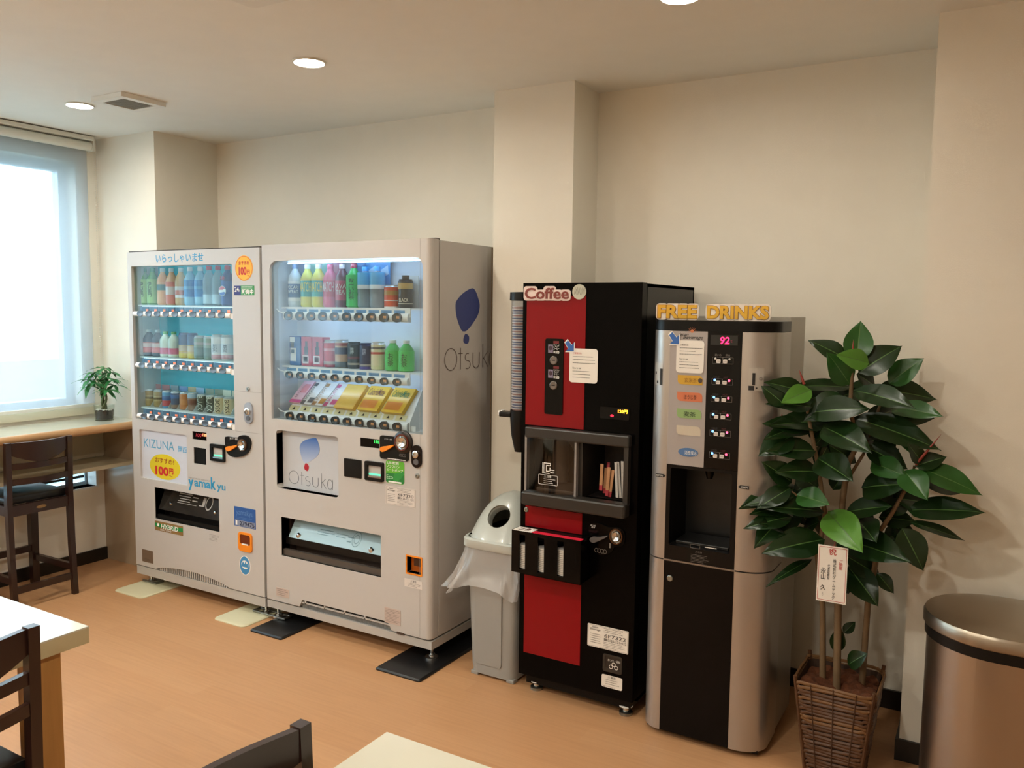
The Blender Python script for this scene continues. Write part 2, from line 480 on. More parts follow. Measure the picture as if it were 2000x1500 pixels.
downlight(LX[1], 2.49, 'round recessed ceiling downlight above the white vending machine with blue logo side', wall_lamp_data)
downlight(LX[2], 2.526, 'round recessed ceiling downlight in front of the black coffee machine', wall_lamp_data)
for y in (0.95, -0.6, -2.1):
    for x in LX:
        downlight(x, y, 'round recessed ceiling downlight over the tables')
# ceiling vent
vt = thing('ceiling_vent', 'square white ceiling vent with grey grille beside a downlight', 'vent', (-3.61, 2.535, CH))
vx0, vx1, vy0, vy1 = -3.725, -3.495, 2.415, 2.65
MB().plate(rr(vx0, vx1, vy0, vy1, 0.004, 2), CH-0.001, CH-0.022, [[(vx0+0.035, vy0+0.035), (vx1-0.035, vy0+0.035), (vx1-0.035, vy1-0.035), (vx0+0.035, vy1-0.035)]], axis='z').build('frame', M_WHITE, vt)
M_GR = mat('grille_grey', '8b8478', 0.6)
MB().box(vx0+0.035, vx1-0.035, vy0+0.035, vy1-0.035, CH-0.006, CH-0.002).build('filter_back', mat('filter_dark', '6f685c', 0.9), vt)
s0 = MB().box(vx0+0.036, vx1-0.036, vy0+0.037, vy0+0.042, CH-0.019, CH-0.008).build('grille_slat', M_GR, vt)
for k in range(1, 16): dup(s0, (0, k*0.0105, 0))
# ceiling air conditioner cassette (only a corner is in view)
ac = thing('ceiling_air_conditioner', 'white square ceiling air conditioner panel', 'air conditioner', (-1.61, 1.43, CH))
MB().plate(rr(-2.09, -1.14, 0.96, 1.912, 0.03, 4), CH-0.001, CH-0.03, [rr(-1.85, -1.38, 1.2, 1.67, 0.01, 2)], axis='z').build('panel', M_WHITE, ac)
MB().box(-1.85, -1.38, 1.2, 1.67, CH-0.012, CH-0.002).build('intake_grille', M_GR, ac)

# ------------------------------------------------------------------ shared pieces of the vending machines
FY = 2.82
cA, cB, cC, cG = Crop(240, 470, 6.667), Crop(240, 680, 6.667), Crop(220, 880, 3.947), Crop(260, 820, 8.333)
cD, cE, cF, cH = Crop(500, 460, 5.556), Crop(500, 690, 5.556), Crop(500, 940, 3.75), Crop(660, 830, 8.82)
M_VW = mat('vending_white', 'bfbab5', 0.32, coat=0.1)
M_VW2 = mat('vending_base_white', 'b6b1ab', 0.4)
M_BLK = mat('plastic_black', '100f0e', 0.35, spec=0.25)
M_BLKG = mat('panel_black_gloss', '080707', 0.12, spec=0.2)
M_DARK = mat('recess_dark', '211b17', 0.5)
M_CHR = mat('chrome', 'd9dcdd', 0.14, 1.0)
M_ZINC = mat('zinc_steel', '9fa39f', 0.35, 1.0)
M_BARW = mat('bar_white', 'ece9e4', 0.28, coat=0.2)
M_ORG = mat('lever_orange', 'f08a1e', 0.35)
M_REDT = mat('print_red', 'c4241c', 0.6)
M_BLKT = mat('print_black', '1c1a19', 0.6)
M_GRYT = mat('print_grey', '77706a', 0.6)
M_WHT = mat('print_white', 'eeeae4', 0.6)
M_PAPER = mat('paper_white', 'e6dfd5', 0.7)
M_BLUE = mat('print_blue', '1f8fbd', 0.5)
def glow(name, col, es): return mat(name, col, 0.5, emit=col, es=es)
def sticker(parent, name, r, m, y=FY, t=0.0012, rad=0.0, pts=None):
    return MB().plate(pts or rr(*r, rad, 4), y-t, y).build(name, m, parent)
def letters(parent, s, r, m, y=FY-0.0012, bold=0.0, rot=False, shear=0.0, name='lettering'):
    return MB().text(s, r, y, bold=bold, rot=rot, shear=shear).build(name, m, parent, recalc=False)
def lines(parent, r, m, n, y=FY-0.0012, fill=0.35, ragged=0.35, name='fine_print', seed=1):
    rnd = random.Random(seed); b = MB(); dz = (r[3]-r[2])/n
    for k in range(n):
        z1 = r[3]-k*dz; x = r[0]; xe = r[1]-(r[1]-r[0])*ragged*rnd.random()
        while x < xe:
            w = (r[1]-r[0])*(0.03+0.05*rnd.random()); x2 = min(x+w, xe)
            b.add([(x, y-0.0004, z1-dz*fill*1.6), (x2, y-0.0004, z1-dz*fill*1.6), (x2, y-0.0004, z1-dz*0.3), (x, y-0.0004, z1-dz*0.3)], [(0, 1, 2, 3)])
            x = x2+(r[1]-r[0])*0.012
    return b.build(name, m, parent, recalc=False)
def outline(r, w, y): return MB().plate(rr(*r, 0.003, 3), y-0.0004, y, [rr(r[0]+w, r[1]-w, r[2]+w, r[3]-w, 0.002, 3)])
def sub(r, a, b, c, d):                 # fraction of a rectangle: left, right, bottom, top
    w = r[1]-r[0]; h = r[3]-r[2]
    return (r[0]+w*a, r[0]+w*b, r[2]+h*c, r[2]+h*d)
def recess(r, depth, y=FY, wall=0.004):  # open-fronted box behind a hole
    x0, x1, z0, z1 = r; y1 = y+depth
    b = MB()
    b.box(x0-wall, x0, y+0.003, y1, z0-wall, z1+wall).box(x1, x1+wall, y+0.003, y1, z0-wall, z1+wall)
    b.box(x0, x1, y+0.003, y1, z0-wall, z0).box(x0, x1, y+0.003, y1, z1, z1+wall).box(x0-wall, x1+wall, y1, y1+wall, z0-wall, z1+wall)
    return b
def lever(parent, pts, m, y): return MB().plate(smoothpoly(pts, 4), y-0.014, y-0.002).build('coin_return_lever', m, parent)
def cup_ring(parent, c, rx, rz, y, ringm, inner):
    MB().plate(ell(c[0], c[1], rx, rz, 28), y-0.008, y, [ell(c[0], c[1], rx*0.86, rz*0.86, 28)]).build('coin_bezel', ringm, parent)
    n = 24; b = MB()
    prof = [(0.84, -0.004), (0.75, 0.0), (0.6, 0.004), (0.55, -0.006), (0.3, -0.001), (0.05, 0.001)]
    for (f, d) in prof:
        for i in range(n):
            a = 2*math.pi*i/n; b.v.append((c[0]+rx*f*math.cos(a), y+d-0.003, c[1]+rz*f*math.sin(a)))
    for k in range(len(prof)-1):
        for i in range(n):
            j = (i+1) % n; b.f.append((k*n+i, k*n+j, (k+1)*n+j, (k+1)*n+i)); b.mi.append(0)
    b.build('coin_slot', inner, parent, 40)
def bill_unit(parent, r, note):
    o = MB().plate(rr(*r, 0.006, 3), FY-0.012, FY+0.02, [rr(*sub(r, .14, .9, .14, .8), 0.002, 2)]).build('bill_acceptor', M_BLK, parent)
    q = sub(r, .14, .9, .14, .8)
    MB().add([(q[0], FY-0.002, q[2]), (q[1], FY-0.002, q[2]), (q[1], FY+0.03, q[3]), (q[0], FY+0.03, q[3])], [(0, 1, 2, 3)]).build('bill_chute', note, o, recalc=False)
    MB().box(q[0]+0.002, q[1]-0.002, FY-0.009, FY-0.003, q[2]+0.004, q[2]+0.009).build('bill_slot_lip', M_CHR, o)
    MB().box(q[0]+0.004, q[1]-0.004, FY-0.004, FY-0.001, q[2]+0.013, q[2]+0.02).build('guide_light', glow('led_teal', '58c9a4', 1.2), o)
    return o
def oval_lock(parent, r, face, y=FY):
    cx = (r[0]+r[1])/2; w = (r[1]-r[0])/2
    o = MB().plate(rr(*r, w*0.98, 6), y-0.008, y).build('lock_plate', face, parent)
    cz = r[3]-w*1.5
    MB().lathe([(w*0.62, 0), (w*0.62, -0.008), (w*0.5, -0.010), (w*0.3, -0.010), (w*0.28, -0.006), (0.0005, -0.006)], (cx, y-0.008, cz), 20, axis='y').build('lock_cylinder', M_CHR, o, 40)
    MB().plate(rr(cx-w*0.5, cx+w*0.5, r[2]+w*0.5, cz-w*0.8, w*0.4, 4), y-0.0105, y-0.008).build('key_grip', mat('lock_grey', '6f7277', 0.35, 0.6), o)
    return o
def keyhole(parent, c, r, y=FY):
    return MB().lathe([(r, 0), (r, -0.004), (r*0.8, -0.006), (r*0.35, -0.006), (r*0.3, -0.003), (0.0003, -0.003)], (c[0], y, c[1]), 16, axis='y').build('key_lock', M_ZINC, parent, 40)
def foot(parent, x, y, ztop, zpad, plate=1):
    o = MB().lathe([(0.008, 0), (0.008, ztop-zpad)], (x, y, zpad), 10).build('levelling_bolt', M_CHR, parent, 40)
    MB().lathe([(0.030, 0), (0.030, 0.006), (0.014, 0.010), (0.014, 0.018)], (x, y, zpad), 14).build('foot_disc', M_CHR, o, 40)
    if plate:
        xa, xb, xc = (x-0.045, x+0.07, x+0.058) if plate > 0 else (x-0.07, x+0.04, x-0.07)
        MB().bbox(xa, xb, y-0.028, y-0.016, zpad+0.001, zpad+0.012, 0.003).bbox(xa, xb, y+0.016, y+0.028, zpad+0.001, zpad+0.012, 0.003).bbox(xc, xc+0.012, y-0.028, y+0.028, zpad+0.001, zpad+0.012, 0.003).build('anchor_bracket', M_ZINC, o)
    return o
def cabinet(parent, x0, x1, y0, y1, z0, z1, t=0.012):
    b = MB().box(x0, x0+t, y0, y1, z0, z1).box(x1-t, x1, y0, y1, z0, z1).box(x0+t, x1-t, y0, y1, z1-t, z1).box(x0+t, x1-t, y0, y1, z0, z0+t).box(x0+t, x1-t, y1-t, y1, z0+t, z1-t)
    return b.build('cabinet', M_VW, parent)

# sample drinks -----------------------------------------------------------------
def cm(h, rough=0.3): return mat('drink_'+h, h, rough, coat=0.2)
def pet(name, x, y, z, h, r, body, cap, wrap, label, group=None, lz=(0.18, 0.62), clear=False, txt=None, tcol=None, rot=False, tz=(0.25, 0.6), band=None):
    t = thing(name, label, 'bottle', (x, y, z), group)
    bp = [(0.0005, 0.004), (r*0.8, 0.0), (r*0.97, h*0.03), (r, h*0.07), (r, h*0.30), (r*0.96, h*0.33), (r, h*0.36), (r, h*0.60), (r*0.93, h*0.69), (r*0.66, h*0.79), (r*0.42, h*0.86), (r*0.40, h*0.90)]
    MB().lathe(bp, (x, y, z), 16).build('bottle_body', film_mat('clear_bottle', 'b9cdd8', 0.42, 0.4, 0.1, 0.12) if clear else cm(body), t, 50)
    MB().lathe([(r*0.44, h*0.895), (r*0.44, h*0.985), (r*0.38, h), (0.0005, h)], (x, y, z), 14).build('cap', cm(cap), t, 40)
    if wrap:
        lb = MB().lathe([(r*1.012, h*lz[0]), (r*1.015, h*lz[1])], (x, y, z), 16).build('label_wrap', cm(wrap), t, 50)
        if band: MB().lathe([(r*1.02, h*band[0]), (r*1.02, h*band[1])], (x, y, z), 16).build('label_band', cm(band[2]), lb, 50)
        if txt: MB().wraptext(txt, x, y, r*1.035, z+h*tz[0], z+h*tz[1], 0.38 if '\n' in txt and len(txt) > 2 and txt[1] == '\n' else 0.85, rot=rot, bold=0.006).build('lettering', cm(tcol), lb, recalc=False)
    return t
def can(name, x, y, z, h, r, body, label, group=None, top='c9c9c6', bands=(), txt=None, tcol=None, rot=False, tz=(0.15, 0.8), tw=0.7, waist=False):
    t = thing(name, label, 'can', (x, y, z), group)
    w = 0.94 if waist else 1.0
    MB().lathe([(r*0.82, 0), (r*0.97, h*0.04), (r, h*0.08), (r*w, h*0.35), (r*w, h*0.6), (r, h*0.9)], (x, y, z), 16).build('can_body', cm(body), t, 50)
    MB().lathe([(r, h*0.9), (r*0.86, h*0.965), (r*0.9, h*0.985), (r*0.88, h), (r*0.78, h*0.985), (0.0005, h*0.98)], (x, y, z), 16).build('can_top', mat('can_metal_'+top, top, 0.3, 0.7), t, 50)
    for (a, b, c) in bands:
        MB().lathe([(r*1.012, h*a), (r*1.012, h*b)], (x, y, z), 16).build('printed_band', cm(c), t, 50)
    if txt: MB().wraptext(txt, x, y, r*1.025, z+h*tz[0], z+h*tz[1], tw*0.95, rot=rot, bold=0.008).build('lettering', cm(tcol), t, recalc=False)
    return t
def carton(name, x, y, z, w, h, d, base, label, group=None, panels=(), txt=None, tcol=None, cat='carton', tr=None):
    t = thing(name, label, cat, (x, y, z), group)
    MB().bbox(x-w/2, x+w/2, y, y+d, z, z+h, 0.0015).build('box_body', cm(base), t)
    for (a, b2, c, e, col) in panels:
        MB().plate(smoothpoly([(x-w/2+w*a, z+h*c), (x-w/2+w*b2, z+h*c), (x-w/2+w*b2, z+h*e), (x-w/2+w*a, z+h*e)], 1), y-0.0006, y).build('printed_panel', cm(col), t)
    if txt: MB().text(txt, (x-w/2+w*tr[0], x-w/2+w*tr[1], z+h*tr[2], z+h*tr[3]), y-0.0008, bold=0.01).build('lettering', cm(tcol), t, recalc=False)
    return t

# ------------------------------------------------------------------ vending machine by the window
L = thing('drink_vending_machine', 'white drink vending machine with turquoise display back and teal lettering', 'vending machine', (-3.57, 3.1, 0.012), 'drink vending machines')
lx0, lx1, lz0, lz1 = -4.075, -3.068, 0.060, 1.828
win = rect(FY, cA(92, 333), cA(1422, 305), cB(1455, 1072), cB(180, 912))
pos = rect(FY, cB(215, 1055), cB(832, 1135), cC(578, 272), cC(215, 205))
prt = rect(FY, cC(325, 278), cC(818, 375), cC(825, 630), cC(328, 522))
rdr = rect(FY, cG(985, 445), cG(1188, 468), cG(1190, 740), cG(990, 705))
dsp = rect(FY, cG(965, 185), cG(1195, 210), cG(1195, 345), cG(965, 310))
dz0 = 0.112
vA = Yp(*cC(330, 915), FY); vB = Yp(*cC(905, 1060), FY)
def arch(x0, x1, zb, h, n=14):
    return [(x0+(x1-x0)*i/n, zb+h*math.sin(math.pi*i/n)**0.75) for i in range(n+1)]
low = [(lx0, dz0), (vA[0], dz0)]+arch(vA[0], vB[0], dz0, 0.035)[1:-1]+[(vB[0], dz0), (lx1, dz0)]
door = MB().plate(low+[(lx1, lz1), (lx0, lz1)], FY, FY+0.06, [rr(*win, 0.006, 3), rr(*pos, 0.008, 3), rr(*prt, 0.001, 1), rr(*rdr, 0.001, 1), rr(*dsp, 0.001, 1)])
ld = door.build('door', M_VW, L)
cabinet(L, lx0, lx1, FY+0.064, 3.36, lz0+0.05, lz1-0.006)
MB().box(lx0, lx1, FY+0.003, 3.36, lz0, dz0-0.006).build('base_rail', M_VW2, L)
MB().box(lx0+0.002, lx1-0.004, FY+0.01, 3.35, lz1, lz1+0.006).build('top_cap', mat('top_cap_brown', '3a312a', 0.6), L)
MB().box(vA[0], vB[0], FY+0.03, FY+0.034, dz0-0.005, dz0+0.04).build('vent_back', M_DARK, L)
g = MB(); k = 0; n = 36
for i in range(1, n):
    x = vA[0]+(vB[0]-vA[0])*i/n; hh = 0.034*math.sin(math.pi*i/n)**0.75
    if hh > 0.006: g.box(x-0.0035, x+0.0035, FY+0.006, FY+0.012, dz0-0.004, dz0+hh)
g.build('vent_grille', M_VW, L, kind='stuff')
# thin seams of the right-hand service panel
M_SEAM = mat('seam_grey', '9a938b', 0.6)
sx = win[1]+0.012
for (pa, pb) in ((cB(1465, 562), cB(1810, 580)), (cB(1465, 1090), cB(1815, 1112))):
    a, c2 = Yp(*pa, FY), Yp(*pb, FY)
    MB().box(a[0], lx1-0.001, FY-0.0006, FY, (a[1]+c2[1])/2, (a[1]+c2[1])/2+0.002).build('panel_seam', M_SEAM, L)
letters(L, 'いらっしゃいませ', rect(FY, cA(430, 175), cA(1050, 160), cA(1050, 278), cA(430, 285)), M_BLUE, y=FY, bold=0.012)
yc = Yp(*cA(1578, 357), FY)
st = sticker(L, 'price_sticker', None, mat('sticker_yellow', 'f5b71c', 0.5), pts=ell(yc[0], yc[1], 0.061, 0.061, 36))
MB().plate(ell(yc[0], yc[1], 0.0585, 0.0585, 36), FY-0.0016, FY-0.0012, [ell(yc[0], yc[1], 0.0560, 0.0560, 36)]).build('sticker_ring', mat('ring_orange', 'd8581a', 0.5), st)
letters(st, 'おすすめ', (yc[0]-0.036, yc[0]+0.036, yc[1]+0.014, yc[1]+0.034), M_REDT, bold=0.02)
letters(st, '100', (yc[0]-0.036, yc[0]+0.018, yc[1]-0.034, yc[1]+0.006), M_REDT, bold=0.04)
letters(st, '円', (yc[0]+0.021, yc[0]+0.040, yc[1]-0.028, yc[1]-0.008), M_REDT, bold=0.03)
letters(st, '〜', (yc[0]+0.024, yc[0]+0.038, yc[1]-0.040, yc[1]-0.033), M_REDT, bold=0.02)
r24 = rect(FY, cA(1452, 588), cA(1712, 583), cA(1712, 712), cA(1452, 708))
st = sticker(L, 'hours_sticker', r24, mat('sticker_green', '2f8f4a', 0.5))
MB().box(r24[0], r24[0]+(r24[1]-r24[0])*0.33, FY-0.0016, FY-0.0012, r24[2], r24[3]).build('blue_panel', mat('sticker_navy', '2b2f78', 0.5), st)
letters(st, '24', sub(r24, .03, .24, .35, .88), M_WHT, y=FY-0.0017, bold=0.01); letters(st, 'h', sub(r24, .25, .30, .35, .6), M_WHT, y=FY-0.0017)
letters(st, '販売中', sub(r24, .37, .97, .08, .62), M_WHT, bold=0.03)
lines(st, sub(r24, .37, .95, .66, .96), M_WHT, 2)
oval_lock(L, rect(FY, cB(1590, 700), cB(1700, 710), cB(1700, 985), cB(1595, 975)), mat('lock_silver', 'a7abb4', 0.3, 0.5))
keyhole(L, Yp(*cB(1632, 532), FY), 0.011)
# display case behind the glass
IB = FY+0.165
M_IN = mat('display_inner_grey', 'c9cbc6', 0.5)
x0, x1, z0, z1 = win
b = MB().box(x0-0.006, x0, FY+0.06, IB, z0-0.006, z1+0.006).box(x1, x1+0.006, FY+0.06, IB, z0-0.006, z1+0.006).box(x0, x1, FY+0.06, IB, z1+0.038, z1+0.044).box(x0, x1, FY+0.06, IB, z0-0.006, z0)
cs = b.build('display_case', M_IN, L)
MB().box(x0-0.006, x1+0.006, IB, IB+0.006, z0-0.006, z1+0.044).build('display_back', mat('display_turquoise', '1cc6d8', 0.55, vary=0.1, vscale=5), cs)
MB().box(x0, x1, FY+0.016, FY+0.020, z0, z1).build('display_glass', glass_mat('vending_glass_blue', 'eef7f9', 0.99, 0.01, 0.7), L)
M_LFILL = glow('display_fill_glow', 'dcecf2', 4.0)  # added fill glow to brighten the display; this machine has no lamps inside
MB().box(x0+0.03, x1-0.03, FY+0.064, FY+0.072, z1+0.030, z1+0.036).build('led_or_fill_strip', M_LFILL, L)  # unseen fill strip, added behind the door header
M_BTN = mat('button_grey', '4d5a68', 0.25, coat=0.4)
M_CARD = mat('price_card_blue', '6d8da8', 0.5)
M_SOLD = glow('led_orange', 'ff6a2a', 2.2)
M_SHW = mat('shelf_white', 'd7dcda', 0.4)
rows = [  # bar tl,tr,br,bl ; first and last button ; shelf line left/right
    ((cA(130, 920), cA(1390, 940), cA(1390, 1010), cA(130, 985)), (cA(222, 947), cA(1283, 973)), (cA(190, 832), cA(1430, 852))),
    ((cB(165, 188), cB(1395, 265), cB(1395, 340), cB(165, 248)), (cB(245, 220), cB(1298, 297)), (cB(215, 102), cB(1438, 180))),
    ((cB(185, 845), cB(1410, 990), cB(1410, 1055), cB(185, 905)), (cB(272, 883), cB(1315, 1012)), (cB(245, 760), cB(1448, 895)))]
LSH = []
for bi, (bq, bt, sh) in enumerate(rows):
    r = rect(FY-0.004, *bq); cz = (r[2]+r[3])/2; hh = (r[3]-r[2])/2
    n = 9; prof = [(FY+0.015, cz-hh)]+[(FY+0.006-0.012*math.cos(math.radians(a)), cz+hh*math.sin(math.radians(a))) for a in range(-80, 81, 20)]+[(FY+0.015, cz+hh)]
    vs = [(r[0], p[0], p[1]) for p in prof]+[(r[1], p[0], p[1]) for p in prof]; n = len(prof)
    br_ = MB().add(vs, [(i, (i+1) % n, n+(i+1) % n, n+i) for i in range(n)]+[tuple(range(n)), tuple(range(n, 2*n))]).build('selection_bar', M_BARW, L, 50)
    MB().box(r[1]+0.001, win[1]-0.002, FY+0.002, FY+0.015, r[2]-0.004, r[3]-0.004).build('bar_end_block', M_BARW, br_)
    b0, b1 = Yp(*bt[0], FY-0.006), Yp(*bt[1], FY-0.006); bz = (b0[1]+b1[1])/2
    bt0 = MB().lathe([(0.026, 0.009), (0.026, 0.0), (0.024, -0.0008), (0.022, -0.0002), (0.0005, 0.0002)], (b0[0], FY-0.0068, bz), 20, axis='y').build('select_button', M_BTN, br_, 40)
    for v in bt0.data.vertices: v.co.z = (v.co.z+ORG[bt0.name].z-bz)*0.58+bz-ORG[bt0.name].z
    for k in range(1, 10): dup(bt0, ((b1[0]-b0[0])*k/9, 0, 0))
    zs = (Yp(*sh[0], FY+0.03)[1]+Yp(*sh[1], FY+0.03)[1])/2
    MB().box(win[0]+0.012, win[1]-0.001, FY+0.028, IB-0.001, zs-0.007, zs).build('shelf', M_SHW, L)
    LSH.append(zs)
    MB().box(win[0]+0.03, win[1]-0.03, FY+0.040, FY+0.048, zs-0.014, zs-0.008).build('led_or_fill_strip', M_LFILL, L)  # unseen fill strip added under the shelf to brighten the samples
    cz0, cz1 = r[3]-0.002, zs-0.009
    cw = (b1[0]-b0[0])/9
    MB().box(win[0]+0.02, win[1]-0.001, FY+0.034, FY+0.037, cz0-0.02, cz1).build('card_rail', M_CARD, L)
    cx = b0[0]
    c0 = MB().box(cx-cw*0.42, cx+cw*0.34, FY+0.030, FY+0.032, cz0, cz1-0.002).build('price_card', mat('price_card_dark', '52718e', 0.5), L)
    s0 = MB().text('売切', (cx+cw*0.02, cx+cw*0.30, cz0+0.002, cz0+(cz1-cz0)*0.55), FY+0.0298, bold=0.03).build('sold_out_lamp', M_SOLD, L, recalc=False)
    for k in range(1, 10):
        dup(c0, ((b1[0]-b0[0])*k/9, 0, 0)); dup(s0, ((b1[0]-b0[0])*k/9, 0, 0))
SY = FY+0.085
def lpx(crop, u, i): return Yp(*crop(u, 700), SY)[0]
# top shelf
GA = 'drinks on the top shelf of the turquoise-backed machine'
W = 'in the turquoise-backed machine'
z = LSH[0]; H = (Yp(*cA(880, 330), SY)[1]-z)
xs = [lpx(cA, u, 0) for u in (285, 392, 525, 640, 760, 882, 1015, 1128, 1245, 1368)]
for i in (0, 1):
    pet('green_tea_bottle', xs[i], SY, z, H*0.97, 0.031, '5f9b4a', '2f8a4a', 'a9d27c', 'green tea bottle with pale green label on the top shelf '+W, GA, (0.05, 0.70), txt='伊\n右\n衛\n門', tcol='243018', tz=(0.22, 0.62))
pet('orange_juice_bottle', xs[2], SY, z, H*0.96, 0.031, 'e59a55', 'cfe0e0', 'e8a66a', 'orange juice bottle with dark green emblem on the top shelf '+W, GA, (0.05, 0.62), band=(0.40, 0.56, '33695f'))
pet('peach_drink_bottle', xs[3], SY, z, H*0.96, 0.031, 'eeb27c', 'dfe8e8', 'e8836b', 'peach-pink drink bottle with pale middle band on the top shelf '+W, GA, (0.03, 0.62), band=(0.28, 0.50, 'e7d6d0'))
pet('citrus_drink_bottle', xs[4], SY, z, H*0.96, 0.031, 'e2b884', 'dfe8e8', 'efe7e2', 'amber drink bottle with white label on the top shelf '+W, GA, (0.2, 0.5), band=(0.27, 0.4, 'd98a7c'))
for i in (5, 6):
    pet('water_bottle', xs[i], SY, z, H*0.97, 0.032, '8cc3e2', 'e4edf0', '2f86c9', 'blue-labelled water bottle on the top shelf '+W, GA, (0.22, 0.66), band=(0.42, 0.50, '5aa9dd'))
for i in (7, 8):
    pet('clear_soda_bottle', xs[i], SY, z, H*0.99, 0.032, 'ffffff', 'c23b50', 'b9d4e4', 'clear soda bottle with red cap on the top shelf '+W, GA, (0.05, 0.28), clear=True)
pp = pet('cola_bottle', xs[9], SY, z, H*0.99, 0.033, '2b3f7e', 'c23b50', '2c4f9c', 'blue cola bottle with round emblem on the top shelf '+W, GA, (0.03, 0.60))
cz = z+H*0.36; ex = xs[9]
o = MB().plate(ell(ex, cz, 0.026, 0.026, 24), SY-0.036, SY-0.035).build('emblem', cm('e8e4e4'), pp)
MB().plate([(ex+0.024*math.cos(math.radians(a)), cz+0.024*math.sin(math.radians(a))) for a in range(30, 175, 12)]+[(ex-0.02, cz+0.006), (ex+0.004, cz+0.006)], SY-0.0365, SY-0.036).build('emblem_red', cm('c7363f'), o)
MB().plate([(ex+0.024*math.cos(math.radians(a)), cz+0.024*math.sin(math.radians(a))) for a in range(200, 350, 12)]+[(ex+0.012, cz-0.004), (ex-0.010, cz-0.008)], SY-0.0365, SY-0.036).build('emblem_blue', cm('2f5bb0'), o)
letters(pp, '50', (ex-0.016, ex+0.016, z+H*0.64, z+H*0.72), cm('c7363f'), y=SY-0.034, bold=0.02)
# middle shelf
GB = 'drinks on the middle shelf of the turquoise-backed machine'
z = LSH[1]; H = (Yp(*cA(460, 1160), SY)[1]-z)*1.0
xs = [Yp(*cA(u, 1400), SY)[0] for u in (345, 460, 560, 668, 800, 912, 1012, 1138, 1238, 1368)]
for i in (0, 1):
    pet('cola_bottle', xs[i], SY, z, H*1.0, 0.032, '2a2a35', 'b9c4c8', 'd9675c', 'dark cola bottle with red and white label on the middle shelf '+W, GB, (0.14, 0.52), band=(0.34, 0.50, 'e8c9c4'))
for i in (2, 3):
    pet('yogurt_drink_bottle', xs[i], SY, z, H*0.95, 0.031, 'dfe6d3', '5fae57', 'e0627f', 'milky bottle with green cap and pink label on the middle shelf '+W, GB, (0.12, 0.36))
for i in (4, 5):
    can('coffee_can', xs[i], SY, z, H*0.92, 0.028, 'd9b35c', 'tall yellow can with dark blue top on the middle shelf '+W, GB, '3b4a6e', bands=((0.52, 0.9, '4a5a80'), (0.28, 0.5, 'd9c0a0'), (0.02, 0.2, 'e2c344')))
for i in (6, 7):
    can('herb_tea_can', xs[i], SY, z, H*0.84, 0.033, '8f9a84', 'grey-green can with leaf pattern on the middle shelf '+W, GB, bands=((0.1, 0.5, '5d7361'), (0.62, 0.72, 'b3a79a')))
for i in (8, 9):
    can('fruit_drink_can', xs[i], SY, z, H*0.90, 0.033, 'e2dcd8', 'white can with red fruit print on the middle shelf '+W, GB, bands=((0.06, 0.22, 'c9888a'), (0.30, 0.66, 'cfd0d4')), txt='果\n実', tcol='4a4a52', tz=(0.34, 0.62), tw=0.4)
# bottom shelf
GC = 'cans on the bottom shelf of the turquoise-backed machine'
z = LSH[2]; H = (Yp(*cB(365, 520), SY)[1]-z)*0.96
xs = [Yp(*cB(u, 650), SY)[0] for u in (362, 470, 585, 698, 812, 915, 1040, 1160, 1268, 1390)]
for i in (0, 1):
    can('coffee_can', xs[i], SY, z, H, 0.028, 'a98c56', 'gold-brown coffee can on the bottom shelf '+W, GC, bands=((0.35, 0.65, 'c0a873'), (0.44, 0.56, '6d5430')))
can('coffee_can', xs[2], SY, z, H, 0.029, '5b93b8', 'blue, red and green coffee can on the bottom shelf '+W, GC, bands=((0.45, 0.7, '2f5f9c'), (0.12, 0.44, 'c2404a')))
can('coffee_can', xs[3], SY, z, H, 0.029, '3b4d70', 'navy and brown coffee can on the bottom shelf '+W, GC, bands=((0.04, 0.25, '8a6a55'), (0.6, 0.8, '2f5f9c')))
can('coffee_can', xs[4], SY, z, H, 0.029, 'c5783f', 'orange-brown coffee can on the bottom shelf '+W, GC, bands=((0.3, 0.6, 'd08a52'),))
can('coffee_can', xs[5], SY, z, H, 0.028, '8f6a55', 'grey-blue and brown coffee can on the bottom shelf '+W, GC, bands=((0.7, 0.95, '9fb6c8'), (0.35, 0.6, '7a4433')))
for i in (6, 7):
    can('black_coffee_can', xs[i], SY, z, H*0.97, 0.031, '3d463c', 'dark green-black coffee can with white vertical lettering on the bottom shelf '+W, GC, txt='BLACK', tcol='cfd6c8', rot=True, tz=(0.08, 0.92), tw=0.5)
for i in (8, 9):
    can('coffee_can', xs[i], SY, z, H*0.95, 0.031, 'd8c49c', 'beige coffee can with dark vertical lettering on the bottom shelf '+W, GC, txt='BOSS', tcol='3a2c1e', rot=True, tz=(0.1, 0.85), tw=0.45)
# cards standing behind the cans, dividers between them
cols = ('b46a66', 'b46a66', '7d8c93', '557fb4', 'b5a173', '7fa2c0', '7d8b78', '7d8b78', 'd3d6c4', 'd3d6c4')
for i, c in enumerate(cols):
    MB().box(xs[i]-0.034, xs[i]+0.030, SY+0.046, SY+0.048, LSH[2]+0.02, LSH[2]+H*1.24).build('promotion_card', cm(c), L)
dv = [(SY-0.03, LSH[2]), (SY+0.04, LSH[2]), (SY+0.04, LSH[2]+0.06), (SY+0.01, LSH[2]+0.055)]
for i in range(10):
    MB().plate([(p[0], p[1]) for p in dv], xs[i]+0.0345, xs[i]+0.0365, axis='x').build('can_divider', M_SHW, L)
